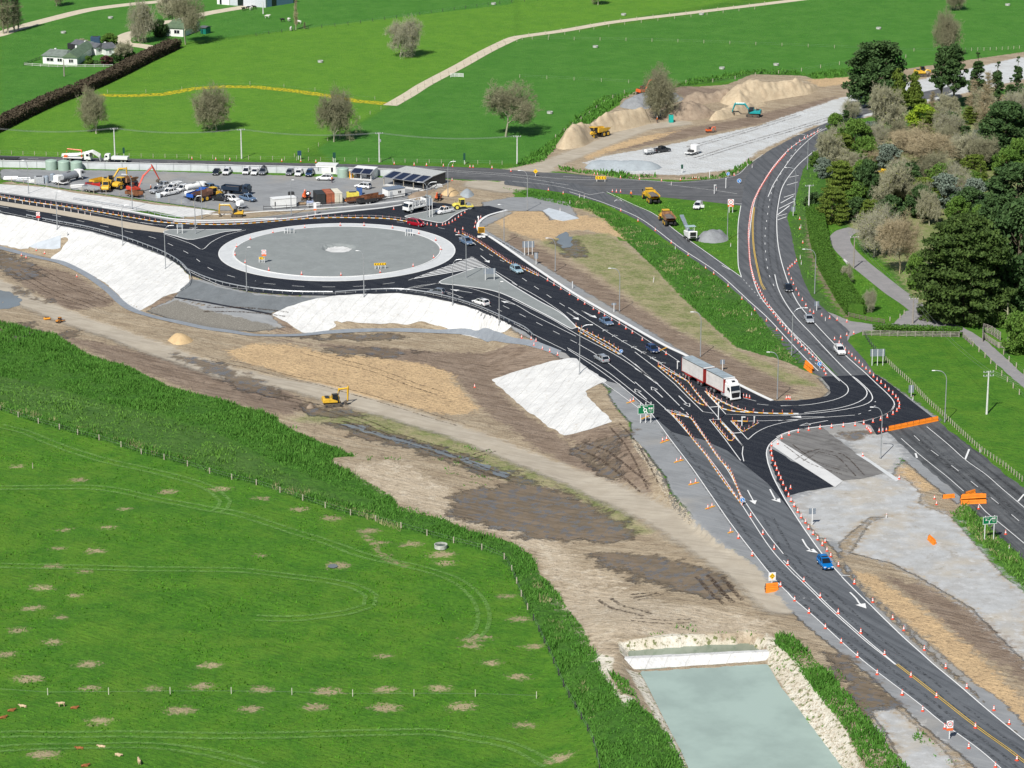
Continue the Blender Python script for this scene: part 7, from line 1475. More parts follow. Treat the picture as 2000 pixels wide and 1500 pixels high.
# ------------------------------------------------------------------ farm buildings
def house(bl, br, depth, h, label, m, roofm, wins, ridge='x', rh=1.5, wing=None):
 p, a, w_ = frame_at(bl, br, h); t = thing('farmhouse', label, 'house', p, a); MB().box((w_ / 2, depth / 2, h / 2), (w_, depth, h)).build('wall', m, t); e = .5
 r = MB()
 if ridge == 'x': r.loft([[(-e, -e, h), (w_ + e, -e, h), (w_ + e, depth + e, h), (-e, depth + e, h)], [(w_ * .08, depth / 2 - .05, h + rh), (w_ * .92, depth / 2 - .05, h + rh), (w_ * .92, depth / 2 + .05, h + rh), (w_ * .08, depth / 2 + .05, h + rh)]])
 else: r.loft([[(-e, -e, h), (w_ + e, -e, h), (w_ + e, depth + e, h), (-e, depth + e, h)], [(w_ / 2 - .05, -e + .02, h + rh), (w_ / 2 + .05, -e + .02, h + rh), (w_ / 2 + .05, depth + e - .02, h + rh), (w_ / 2 - .05, depth + e - .02, h + rh)]])
 o = r.build('roof', roofm, t); MB().box((w_ * .3, depth * .55, h + rh * .8), (.6, .6, 1.0)).build('chimney', M_WHT, o)
 for x0, x1 in wins:
  o = MB().box(((x0 + x1) / 2 * w_, -.03, h * .55), ((x1 - x0) * w_, .08, h * .42)).build('window', M_GLASS, t); f_ = MB()
  for x in (x0, (x0 + x1) / 2, x1): f_.box((x * w_, -.09, h * .55), (.1, .05, h * .44))
  f_.box(((x0 + x1) / 2 * w_, -.09, h * .34), ((x1 - x0) * w_, .05, .1)).box(((x0 + x1) / 2 * w_, -.09, h * .76), ((x1 - x0) * w_, .05, .1)).build('frame', M_WHT, o)
 return t
mgr = mat('roof_green', (.13, .19, .11), .55, 0, .15, .8); mgy = mat('roof_grey', (.12, .125, .135), .6, 0, .15, .8)
house((84, 124), (126, 126.5), 9, 2.7, 'long low white farmhouse wing with grey green roof and windows', M_WHT, mat('roof_sage', (.20, .235, .20), .55, 0, .15, .8), ((.18, .5), (.68, .9))); house((124, 127.5), (151, 128), 22, 2.7, 'white gabled farmhouse wing with bright green roof', M_WHT, mgr, ((.4, .72),), 'y', 1.6)
house((188, 108), (205, 105), 12, 2.6, 'rear farmhouse wing with dark grey roof', M_WHT, mgy, ((.3, .6),), 'y', 1.2); house((207, 109), (228, 107), 6, 2.4, 'white outbuilding right of the farmhouse with a black door opening', M_WHT, mgy, ((.3, .5),)); house((323, 70), (358, 72), 14, 3.0, 'white cottage with green roof behind the tall bare trees', M_WHT, mgr, ((.1, .25), (.5, .8)), 'x', 2.0)
def shed(bl, br, depth, h, label, m, roofm, name='farm_shed'):
 p, a, w_ = frame_at(bl, br, h); t = thing(name, label, 'shed', p, a); MB().box((w_ / 2, depth / 2, h / 2), (w_, depth, h)).build('wall', m, t); MB().prism([(-.4, h), (depth / 2, h + .12 * depth), (depth + .4, h), (depth + .4, h + .2), (depth / 2, h + .12 * depth + .2), (-.4, h + .2)], -.3, w_ + .3, 'X').build('roof', roofm, t); MB().box((w_ * .3, -.04, h * .4), (w_ * .16, .08, h * .75)).build('door', M_GLASS, t); return t
shed((424, 8), (448, 10), 9, 4.5, 'white shed at the top edge behind the cottage', M_WHT, mgy); shed((519, 14.5), (573, 6), 12, 4.0, 'long dark blue walled shed at the top edge', mat('wall_blue', (.08, .17, .24), .6), mat('roof_bl', (.35, .45, .52), .5)); shed((449, 10), (519, 15), 12, 5.0, 'tall pale shed between the blue shed and the white shed', mat('wall_pale', (.55, .58, .62), .6), mat('roof_bl', (.35, .45, .52), .5)); shed((392, 66), (402, 67), 3, 2.2, 'small teal shed beside the cottage', mat('shed_teal', (.0, .16, .12), .6), mgy)
for a, d3, l in (((145, 99), (7, 7, 2.4), 'round black netted trampoline behind the farmhouse'),):
 t = thing('trampoline', l, 'trampoline', W(*a)); MB().cyl((0, 0, .8), 2.2, .12, 18).build('mat', M_BLK, t); [MB().tube([(2.2 * math.cos(k), 2.2 * math.sin(k), 0), (2.2 * math.cos(k), 2.2 * math.sin(k), 2.6)], .06, 5).build('leg', M_DARK, t) for k in (0, 1.05, 2.1, 3.14, 4.19, 5.24)]; MB().lathe([(2.2, .9), (2.2, 2.5)], n=18).build('net', mat('net_black', (.02, .02, .025), .9), t)
crate('play_hut', 'dark blue play hut behind the round green tree', 'hut', (187, 86), (3.2, 2.4, 2.6), mat('hut_blue', (.03, .07, .13), .6)); tank((168, 91), 1.2, 1.6, mat('tank_teal', (.0, .25, .22), .5), 'teal tank behind the farmhouse roof'); tank((176, 91), 1.2, 1.5, mt, 'pale tank behind the farmhouse roof')
# troughs, stones, pipes, culvert
def trough(at_, r, label, h=.6): t = thing('water_trough', label, 'trough', W(*at_) + Vector((0, 0, .1))); MB().lathe([(r, 0), (r * 1.02, h), (r * .9, h), (r * .88, .15), (.02, .12)], n=28).build('basin', mat('trough_concrete', (.52, .53, .48), .85, 0, .2, 1.5), t); MB().cyl((0, 0, .2), r * .87, .18, 24).build('water', mat('trough_water', (.05, .08, .06), .1), t)
trough((861, 1071), 1.15, 'round concrete water trough in the near pasture', .7)
for k, (a, l) in enumerate((((124, 65), 'pale trough in the field behind the poplars'), ((626, 122), 'trough with mud around it in the bright pasture'), ((1163, 93), 'grey trough in the pasture above the bare trees'), ((1218, 30), 'dark trough beside the far farm track'), ((1370, 29), 'blue trough beside the cream track'), ((1410, 135), 'white trough behind the stockpiles'), ((1516, 128), 'grey trough at the fence right of the stockpiles'), ((1716, 57), 'pale trough in the middle of the far right pasture'), ((1968, 11), 'white trough near the top right corner'), ((1074, 222), 'orange topped trough left of the access road'), ((216, 36), 'pale trough in the field left of the cottage'), ((964, 9), 'white trough at the top edge fence'))): trough(a, .9, l, .6)
for a, l in (((890, 151), 'grey gate and pens beside the cream farm track'),): post_fence([(a[0] - 10, a[1]), (a[0], a[1] - 1), (a[0] + 16, a[1])], l, 1.5, 1.3, M_POST, 0, .05, 4)
for k, (a, b_, l) in enumerate((((1617, 508), (1630, 507), 'left white concrete pipe on the lawn'), ((1631, 510), (1636, 515), 'middle white concrete pipe on the lawn'), ((1649, 510), (1655, 516), 'right white concrete pipe on the lawn'))):
 p, q = W(*a), W(*b_); o = thing('concrete_pipe', l, 'pipe', p); d_ = q - p; MB().tube([(0, 0, .3), (d_.x, d_.y, .3)], .28, 12).build('pipe', M_CONC, o); MB().tube([(d_.x * .92, d_.y * .92, .3), (d_.x, d_.y, .3)], .34, 12).build('collar', M_CONC, o)
# round concrete culvert wings
for px, l in ((P("57,482 70,475 95,468 119,460 118,485 105,487 70,486"), 'pale sheeted culvert outlet wing in the left embankment'), (P("1060,412 1072,407 1100,414 1131,427 1100,432 1080,428"), 'pale sheeted basin wing beside the slip road grass')):
 o = sheet('culvert_wing', px, mat('sheet_pale', (.52, .56, .59), .6, 0, .08, .6), .12, None, label=l, cat='culvert wing', thick=.3)
mb = MB(); a, b_ = W(122, 459), W(131, 462); mb.box(((a.x + b_.x) / 2, (a.y + b_.y) / 2 - .3, a.z + .1), (1.6, .5, 1.8)); tag(mb.build('headwall', M_CONC, bevel=.05), 'small concrete culvert headwall in the left embankment', 'headwall')
# stockpiles
def pile(pts, h, m, label, seed=1, cat='stockpile', ridge=None, jag=.25, name='stockpile'):
 """heap whose foot follows the photo outline pts"""
 q = W2(pts); q = smooth(q, True, 1.0); A = np.array(q); xs_ = np.arange(A[:, 0].min() - 1, A[:, 0].max() + 1, .45); ys_ = np.arange(A[:, 1].min() - 1, A[:, 1].max() + 1, .6); X, Y = np.meshgrid(xs_, ys_)
 ins = inside(X, Y, q); d_ = seg_dist(X, Y, q, True) * ins; mx = d_.max(); f = np.clip(d_ / mx, 0, 1); Z = h * (1 - (1 - f) ** 1.8)
 Z *= .6 + .75 * vnoise(X, Y, 7, seed); Z += (vnoise(X, Y, 1.6, seed + 1) - .5) * jag * 2 * np.clip(d_ / 1.5, 0, 1) + (vnoise(X, Y, .7, seed + 2) - .5) * jag * np.clip(d_ / 1, 0, 1)
 Z = np.maximum(Z, 0) + h_arr(X, Y) - .05 * (~ins) * 4; n1, n2 = X.shape; v = np.stack([X.ravel(), Y.ravel(), Z.ravel()], 1); k = np.arange(n1 * n2).reshape(n1, n2)
 f4 = np.stack([k[:-1, :-1], k[:-1, 1:], k[1:, 1:], k[1:, :-1]], -1).reshape(-1, 4); insf = ins.ravel(); f4 = f4[insf[f4].any(1)]; o = mesh_np(name, v, f4, m); tag(o, label, cat); return o
def soil(name, c, c2, c3): return surf(name, c, c2, c3, .95, None, .9, .7, sc=.5, fine=4, spec=.1)
M_SO1 = soil('sandy_spoil', (.50, .41, .28), (.43, .34, .23), (.34, .26, .17)); M_SO2 = soil('grey_metal_pile', (.26, .27, .28), (.21, .22, .225), (.16, .16, .165)); M_SO3 = soil('brown_spoil', (.33, .26, .19), (.26, .20, .145), (.17, .125, .09)); M_SO4 = soil('blue_metal', (.33, .37, .39), (.28, .31, .33), (.23, .25, .26)); M_SO5 = soil('orange_sand', (.58, .42, .23), (.52, .37, .20), (.42, .30, .17))
for px, h, m, l, sd in (("1085,285 1105,272 1150,258 1190,246 1230,238 1265,236 1270,241 1230,252 1180,263 1140,286 1100,292", 4.8, M_SO1, 'long sandy stockpile beside the access road on the left', 3), ("1408,201 1415,190 1440,183 1500,178 1560,176 1600,171 1580,184 1500,197 1450,209", 4.8, M_SO1, 'tallest sandy stockpile in front of the pasture', 7), ("1330,198 1360,189 1430,187 1440,193 1400,200 1350,205", 2.6, M_SO3, 'low brown spoil heap behind the grey heap', 11), ("1210,208 1235,198 1280,192 1325,189 1335,196 1300,204 1250,214", 3, M_SO2, 'grey gravel heap under the orange excavator', 13), ("1288,229 1310,219 1350,215 1390,217 1400,225 1360,234 1310,236", 3.2, M_SO3, 'dark brown heap in the shade of the bare tree', 17),
 ("1385,235 1405,222 1450,213 1500,203 1440,225 1410,234", 2.8, M_SO1, 'pale spoil heap left of the teal excavator', 19), ("1142,327 1165,321 1200,322 1240,323 1290,326 1280,332 1220,334 1160,332", 2.3, M_SO4, 'blue grey gravel heap at the pale gravel edge', 23), ("1360,467 1375,458 1400,455 1420,460 1422,470 1400,475 1370,473", 2.7, M_SO2, 'grey gravel heap beside the milling machine', 29), ("327,665 338,659 352,658 370,660 378,666 365,672 345,674", 2.0, M_SO5, 'small orange sand heap in the open earthworks', 31), ("862,380 870,372 885,370 896,376 885,384", 1.5, M_SO5, 'sandy heap behind the roller', 37), ("898,380 905,374 918,374 926,381 912,387", 1.2, M_SO4, 'pale grey heap right of the sandy heap', 41),
 ("342,393 355,388 370,389 372,395 355,398", .8, M_SO2, 'grey rubble heap in the machinery yard', 43), ("795,385 810,376 835,373 850,368 840,379 815,389", .8, M_SO3, 'brown rubble beside the white cabin', 47), ("598,798 604,790 613,792 611,798", .8, M_SO3, 'small clod heap left of the large yellow excavator', 53)): pile(P(px), h, m, l, sd, jag=.45 if h > 2.5 else .15)
# stored pipes, timber and scrap along the yard edge
for k, (u, v, c, l) in enumerate(((20, 350, M_WHT, 'long white pipes lying at the far left of the yard'), (45, 352, M_STEEL, 'grey steel frames lying beside the white pipes'), (66, 356, M_WHT, 'heap of white plastic pipe beside the bunker'), (150, 366, M_WHT, 'white bagged material in front of the tanker'), (165, 369, M_CONC, 'pale slabs in front of the dull red compressor'), (612, 402, M_WHT, 'white bags left of the dark container legs'), (850, 366, M_WHT, 'white plastic wrapped bundle at the yard corner'))):
 p = W(u, v); t = thing('material_stack', l, 'building materials', p, .1 * k)
 for j in range(7): MB().tube([(-1.8 + .2 * random.random(), -.9 + .28 * j, .15 + .22 * (j % 3)), (1.8 + .3 * random.random(), -.8 + .28 * j + .4 * random.random() - .2, .18 + .22 * (j % 3))], .12, 6).build('pipe', c, t)
# ------------------------------------------------------------------ people and cattle
def skin_fig(name, verts, edges, radii, m, parent, sub=1):
 me = bpy.data.meshes.new(name); me.from_pydata(verts, edges, []); o = bpy.data.objects.new(name, me); COL.objects.link(o)
 md = o.modifiers.new('s', 'SKIN')
 for i, r in enumerate(radii): me.skin_vertices[0].data[i].radius = (r, r)
 me.skin_vertices[0].data[0].use_root = True; o.modifiers.new('b', 'SUBSURF').levels = sub; dg = bpy.context.evaluated_depsgraph_get(); dg.update(); m2 = bpy.data.meshes.new_from_object(o.evaluated_get(dg)); bpy.data.objects.remove(o)
 m2.materials.clear(); m2.materials.append(m); o = bpy.data.objects.new(name, m2); COL.objects.link(o); o.parent = parent; return o
mpants = mat('work_trousers', (.03, .035, .06), .8); mviz = mat('hi_vis_orange', (.85, .20, .03), .6); mskin = mat('skin', (.45, .27, .18), .6)
def person(at_, rz, label):
 t = thing('person', label, 'person', W(*at_) + Vector((0, 0, .05)), rz)
 V = [(0, 0, .95), (0, 0, 1.2), (0, 0, 1.42), (0, 0, 1.52), (0, 0, 1.63), (0, 0, 1.74), (.1, 0, .92), (.12, .02, .5), (.12, -.02, .08), (.13, .1, .03), (-.1, 0, .92), (-.12, .0, .5), (-.12, -.05, .08), (-.13, .08, .03), (.2, 0, 1.4), (.27, .02, 1.12), (.25, .16, .9), (.25, .2, .82), (-.2, 0, 1.4), (-.28, 0, 1.12), (-.27, .1, .87), (-.27, .13, .79)]
 E = [(0, 1), (1, 2), (2, 3), (3, 4), (4, 5), (0, 6), (6, 7), (7, 8), (8, 9), (0, 10), (10, 11), (11, 12), (12, 13), (2, 14), (14, 15), (15, 16), (16, 17), (2, 18), (18, 19), (19, 20), (20, 21)]
 Rr = [.15, .14, .16, .06, .095, .08, .09, .065, .045, .04, .09, .065, .045, .04, .06, .05, .035, .04, .06, .05, .035, .04]
 skin_fig('body', V, E, Rr, mviz, t); MB().lathe([(.17, .78), (.19, .95), (.17, 1.02)], n=10).build('trousers', mpants, t); MB().lathe([(.135, 1.68), (.13, 1.78), (.05, 1.83)], n=10).build('helmet', M_WHT, t)
 for s in (1, -1): MB().tube([(s * .1, 0, .9), (s * .12, .02, .5), (s * .12, -.03, .08)], [.105, .08, .065], 8).build('trouser_leg', mpants, t)
person((1232.5, 386), 2.5, 'person in orange standing on the grass behind the slip road'); person((648.5, 357), .5, 'person in orange beside the white SUV in the yard'); person((1283.5, 240), 1, 'person in orange on the haul track near the teal toilet'); person((295, 374), 1.2, 'person in orange beside the red excavator')
def cow(at_, rz, label, c, lying, group='ginger and cream calves in the near pasture', sc=.66):
 t = thing('calf' if sc < 1 else 'cow', label, 'calf' if sc < 1 else 'cow', W(*at_) + Vector((0, 0, .05 if not lying else -.42)), rz, group)
 V = [(0, 0, .95), (.5, 0, .98), (.75, 0, 1.1), (1.0, 0, 1.25), (1.28, 0, 1.05), (-.5, 0, .98), (-.75, 0, .95), (-.85, 0, .5), (.5, .18, .75), (.52, .19, .42), (.5, .19, .05), (.5, -.18, .75), (.52, -.19, .42), (.5, -.19, .05), (-.6, .18, .8), (-.52, .2, .5), (-.68, .2, .38), (-.62, .2, .05), (-.6, -.18, .8), (-.52, -.2, .5), (-.68, -.2, .38), (-.62, -.2, .05), (1.02, .2, 1.3), (1.02, -.2, 1.3)]
 E = [(0, 1), (1, 2), (2, 3), (3, 4), (0, 5), (5, 6), (6, 7), (1, 8), (8, 9), (9, 10), (1, 11), (11, 12), (12, 13), (5, 14), (14, 15), (15, 16), (16, 17), (5, 18), (18, 19), (19, 20), (20, 21), (3, 22), (3, 23)]
 if lying: V = [(x, y * (1.6 if z < .7 else 1), max(z, .5) if z < .6 else z) for x, y, z in V]
 Rr = [.34, .33, .2, .17, .09, .31, .2, .03, .13, .07, .05, .13, .07, .05, .16, .08, .06, .05, .16, .08, .06, .05, .04, .04]
 skin_fig('body', V, E, Rr, c, t); t.scale = (sc,) * 3
mgin = mat('hide_ginger', (.36, .13, .04), .9, 0, .3, 2); mcrm = mat('hide_cream', (.62, .46, .29), .9, 0, .2, 2)
for a, rz, c, ly, l in (((22, 1389), .3, mgin, True, 'ginger calf lying leftmost of the two near the left fence'), ((45, 1381), 2.9, mcrm, True, 'cream calf lying above and right of a ginger one'), ((120, 1381), 3.4, mcrm, False, 'calf standing near the pasture fence, pale and upright'), ((145, 1384), .2, mgin, True, 'ginger calf lying right of the standing pale one'), ((6, 1403), .5, mgin, True, 'ginger calf lying at the left edge of the picture'), ((156, 1463), 3.1, mgin, True, 'dark ginger calf lying above the bottom edge'), ((199, 1460), 3.0, mcrm, True, 'spotted cream calf lying right of the dark ginger calf'), ((231, 1476), -.5, mcrm, True, 'pale calf lying with its back to the right group'), ((272, 1493), 1.9, mcrm, False, 'tan calf standing with its rear to the viewer'), ((166, 1497), .3, mgin, True, 'ginger calf cut by the bottom edge')): cow(a, rz, l, c, ly)
mbw = mat('hide_black', (.02, .02, .02), .9); mww = mat('hide_white', (.7, .68, .62), .9)
for k, (a, c) in enumerate((((485, 19), mbw), ((490, 20), mww), ((497, 18), mbw), ((552, 43), mbw), ((564, 42), mww), ((522, 36), mww), ((568, 60), mww), ((584, 47), mww), ((476, 21), mbw))): cow(a, k * 1.3, ['black cow in the group by the tall shed', 'pale cow in the group by the tall shed', 'dark cow at the right of the group by the shed', 'black cow alone in the far pasture', 'pale cow beside the black one in the far pasture', 'white cow by the pale pole', 'white cow near the dark far fence', 'white cow beside the thin poplar', 'black cow at the left of the shed group'][k], c, False, 'cattle in the far pasture', 1.05)
# ------------------------------------------------------------------ vegetation
def leafmat(name, a, b_, c, rough=.75):
 m = bpy.data.materials.new(name); m.use_nodes = True; T = NT(m); bs = T.t.nodes['Principled BSDF']; p = T.pos()
 n1 = T.noise(.35, 4, .7); n2 = T.noise(2.3, 2, .7); col = T.mix(T.mapr(n1, .35, .65), a, b_); col = T.mix(T.math('MULTIPLY', T.mapr(n2, .45, .7), .6), col, c)
 T.L.new(col, bs.inputs['Base Color']); bs.inputs['Roughness'].default_value = rough; bs.inputs['Specular IOR Level'].default_value = .2; return m
def quads(C, size, rng, up=.3, asp=.6):
 """random leaf quads centred at C (n,3)"""
 n = len(C); a = rng.normal(size=(n, 3)); a /= np.linalg.norm(a, axis=1)[:, None] + 1e-9; b_ = rng.normal(size=(n, 3)); b_[:, 2] *= up; b_ -= a * (a * b_).sum(1)[:, None]; b_ /= np.linalg.norm(b_, axis=1)[:, None] + 1e-9
 s = (size * rng.uniform(.6, 1.4, n))[:, None]; V = np.stack([C - a * s - b_ * s * asp, C + a * s - b_ * s * asp * .4, C + a * s * 1.1 + b_ * s * asp, C - a * s * .5 + b_ * s * asp], 1).reshape(-1, 3)
 return V, np.arange(4 * n).reshape(n, 4)
def twigs(A, B, ra, rb):
 """thin three sided sticks from A to B"""
 A = np.array(A, float); B = np.array(B, float); n = len(A); d_ = B - A; d_ /= np.linalg.norm(d_, axis=1)[:, None] + 1e-9; u = np.cross(d_, [.31, .52, .79]); u /= np.linalg.norm(u, axis=1)[:, None] + 1e-9; w_ = np.cross(d_, u); V = []
 for P_, r in ((A, ra), (B, rb)):
  for k in range(3): an = 2.094 * k; V.append(P_ + (u * math.cos(an) + w_ * math.sin(an)) * np.asarray(r)[:, None])
 V = np.stack(V, 1).reshape(-1, 3); i = np.arange(n)[:, None] * 6; return V, np.concatenate([i + np.array([[k, (k + 1) % 3, 3 + (k + 1) % 3, 3 + k]]) for k in range(3)])
def grow(rng, H, Wd, form, levels=5, seg=None):
 """branch skeleton: list of (a, b, ra, rb, level)"""
 out = []
 def rec(p, d_, L, r, lv):
  q = p; nseg = 3 if lv < 2 else 2; dd = d_.copy()
  for i in range(nseg):
   nd = dd + rng.normal(size=3) * (.10 + .05 * lv); nd[2] += .05; nd /= np.linalg.norm(nd); e = q + nd * L / nseg; r2 = r * (.80 if i < nseg - 1 else .65); out.append((q, e, r, r2, lv)); q = e; r = r2; dd = nd
   if lv < levels:
    for _ in range({'round': (4, 3, 3, 3, 3), 'fan': (3, 3, 3, 3, 3), 'column': (5, 4, 3, 3, 2)}[form][min(lv, 4)] if (i > 0 or lv > 0) else 0):
     s = rng.normal(size=3); s -= dd * (s * dd).sum(); s /= np.linalg.norm(s) + 1e-9; k = {'round': 1.15, 'fan': 1.0, 'column': .35}[form] * rng.uniform(.7, 1.3); nd2 = dd + s * k; nd2[2] += .12; nd2 /= np.linalg.norm(nd2); rec(q, nd2, L * rng.uniform(*((.75, 1.3) if lv == 0 and form == 'round' else (.50, .78))) * (1.9 if lv == 0 and form == 'round' else 1), r * .6, lv + 1)
 if form == 'column':
  z = 0; p = np.zeros(3); r = .28
  for i in range(14):
   e = p + np.array([rng.normal() * .08, rng.normal() * .08, H / 14]); out.append((p, e, r, r * .86, 0)); r *= .86; p = e
   for _ in range(7): a = rng.uniform(0, 6.28); dd = np.array([math.cos(a) * .3, math.sin(a) * .3, 1.0]); dd /= np.linalg.norm(dd); rec(p, dd, H * .11 * (1 - i / 18), r * .45, 3)
 else:
  rec(np.zeros(3), np.array([0, 0, 1.0]), 10 * (.2 if form == 'fan' else .13), .42, 0)
 A = np.array([o[0] for o in out]); B = np.array([o[1] for o in out]); mx = np.percentile(np.concatenate([A, B])[:, 2], 99.5); wd = np.percentile(np.abs(B[:, :2]), 98)
 k = np.array([Wd / 2 / wd, Wd / 2 / wd, H / mx]); return A * k, B * k, np.array([o[2] for o in out]), np.array([o[3] for o in out]), np.array([o[4] for o in out])
def bare(name, seed, H, Wd, form, mt_, mb_, leaf=None, lm=None, levels=5, tw=.024):
 rng = np.random.default_rng(seed); A, B, ra, rb, lv = grow(rng, H, Wd, form, levels); t = thing(name, 'tree', 'tree'); k = lv <= 2
 rs = H / 13.0; V, Fc = twigs(A[k], B[k], ra[k] * rs, rb[k] * rs); mesh_np('trunk', V, Fc, mb_, t); k = ~k; V, Fc = twigs(A[k], B[k], np.maximum(ra[k] * rs * .5, tw), np.maximum(rb[k] * rs * .5, tw * .7)); mesh_np('crown', V, Fc, mt_, t)
 e = B[lv >= levels]; e = e[rng.integers(0, len(e), 2200)] ; A2 = e; B2 = e + rng.normal(size=e.shape) * .35 * rs + np.array([0, 0, .12]); V, Fc = twigs(A2, B2, np.full(len(e), tw * .7), np.full(len(e), tw * .35)); mesh_np('twigs', V, Fc, mt_, t)
 if leaf: C = e[:leaf] + rng.normal(size=(min(leaf, len(e)), 3)) * .3; V, Fc = quads(C, .14, rng); mesh_np('buds', V, Fc, lm, t)
 return t
def leafy(name, seed, H, Wd, form, lm, n=70, per=75, size=.30, trunk=.12, mb_=None):
 """crown of leaf clumps on a limbed trunk"""
 rng = np.random.default_rng(seed); t = thing(name, 'tree', 'tree'); C = []; cl = []
 for i in range(n):
  u = rng.uniform(0, 1); a = rng.uniform(0, 6.283)
  if form == 'cone': z = trunk + (1 - trunk) * (1 - math.sqrt(u)) ; rr = (1 - z) ** .85 * rng.uniform(.65, 1.0) * (1 + .0 * z)
  elif form == 'layer': z = trunk + (1 - trunk) * round(u * 7) / 7; rr = math.sqrt(max(.05, 1 - ((z - .35) / .75) ** 2)) * rng.uniform(.5, 1.05)
  elif form == 'spread': z = trunk + (1 - trunk) * (1 - u ** 1.3); rr = math.sqrt(max(.03, 1 - max(0, (z - .3) / .7) ** 2)) * rng.uniform(.55, 1.08)
  elif form == 'pine': z = trunk + (1 - trunk) * u; rr = (.35 + .65 * math.sin(math.pi * min(1, z * .9 + .08))) * rng.uniform(.4, 1.05)
  else: z = trunk + (1 - trunk) * (.5 - .5 * math.cos(math.pi * u)); rr = math.sqrt(max(.02, 1 - ((z - .5 - trunk / 2) / (.5 - trunk / 2 + .02)) ** 2)) * rng.uniform(.6, 1.05)
  c = np.array([math.cos(a) * rr * Wd / 2, math.sin(a) * rr * Wd / 2, z * H * .97]); cl.append(c); s = Wd * rng.uniform(.075, .15); flat = {'layer': .28, 'spread': .24, 'pine': .6, 'cone': .45}.get(form, .75)
  q = rng.normal(size=(per, 3)); q /= np.linalg.norm(q, axis=1)[:, None]; q *= rng.uniform(.55, 1.0, (per, 1)); C.append(c + q * np.array([s, s, s * flat]) + 0)
 ci = rng.integers(0, n, n * per // 4); C.append(np.array(cl)[ci] * np.array([.6, .6, .93]) + rng.normal(size=(len(ci), 3)) * Wd * .06); C = np.concatenate(C); C[:, 2] = np.maximum(C[:, 2], .3); V, Fc = quads(C, size, rng); mesh_np('crown', V, Fc, lm, t)
 mb = MB(); mb.tube([(0, 0, 0), (rng.normal() * .1, 0, H * .4), (0, 0, H * .85)], [H * .022, H * .016, H * .005], 7)
 for c in cl[:22]: mb.tube([(0, 0, max(.5, c[2] * .7 - .3)), tuple(c * .9)], [H * .007, H * .003], 4)
 mb.build('trunk', mb_ or M_BARK, t, fix=False); return t
M_BARK = leafmat('bark', (.20, .155, .11), (.11, .085, .06), (.22, .19, .15), .95); M_BG = leafmat('grey_bark', (.39, .38, .27), (.31, .30, .21), (.48, .46, .34), .95); M_BT = leafmat('tan_twigs', (.42, .35, .22), (.33, .27, .16), (.52, .44, .29), .95); M_BW = leafmat('pale_bark', (.38, .37, .24), (.30, .29, .19), (.46, .45, .31), .95); M_BD = leafmat('twig_grey', (.275, .27, .165), (.225, .215, .13), (.35, .34, .22), .95)
L_DK = leafmat('dark_needles', (.042, .086, .026), (.066, .12, .036), (.024, .05, .017)); L_OL = leafmat('olive_needles', (.12, .17, .025), (.085, .13, .02), (.17, .22, .035)); L_GR = leafmat('mid_leaves', (.085, .165, .025), (.12, .21, .035), (.045, .095, .018)); L_LM = leafmat('lime_leaves', (.24, .34, .02), (.18, .28, .02), (.32, .42, .04)); L_YE = leafmat('yellow_blossom', (.72, .48, .015), (.60, .42, .02), (.80, .60, .05)); L_BL = leafmat('blue_leaves', (.17, .215, .165), (.13, .17, .13), (.23, .275, .215)); L_MC = leafmat('cypress_sprays', (.058, .10, .02), (.036, .066, .016), (.105, .155, .034)); L_RD = leafmat('red_leaves', (.10, .04, .04), (.075, .03, .03), (.14, .06, .05))
L_BUD = leafmat('bud_green', (.24, .25, .06), (.19, .21, .05), (.32, .32, .1)); L_HG = leafmat('hedge_leaves', (.060, .145, .016), (.046, .115, .013), (.11, .21, .03)); L_HB = leafmat('hedge_brown', (.075, .058, .036), (.055, .042, .028), (.10, .085, .05))
PT = {}
def proto(k, f): PT[k] = f
proto('oak', bare('bare_tree', 11, 12, 11, 'round', M_BD, M_BG)); proto('oak2', bare('bare_tree', 12, 12, 10.5, 'round', M_BD, M_BG)); proto('oak3', bare('bare_tree', 13, 12, 12, 'fan', M_BD, M_BG)); proto('bud', bare('budding_tree', 21, 12, 12, 'round', M_BG, M_BG, 1500, L_BUD)); proto('tan', bare('bare_tree', 23, 10, 15, 'fan', M_BT, M_BT)); proto('wht', bare('bare_tree', 25, 12, 11, 'fan', M_BW, M_BW, tw=.045)); proto('lich', bare('bare_tree', 27, 14, 12, 'fan', M_BW, M_BW, 900, L_BUD, tw=.045))
proto('pop', bare('bare_poplar', 31, 16, 3.6, 'column', M_BT, M_BG, levels=5)); proto('popd', bare('bare_poplar', 33, 18, 4.2, 'column', M_BD, M_BG, levels=5))
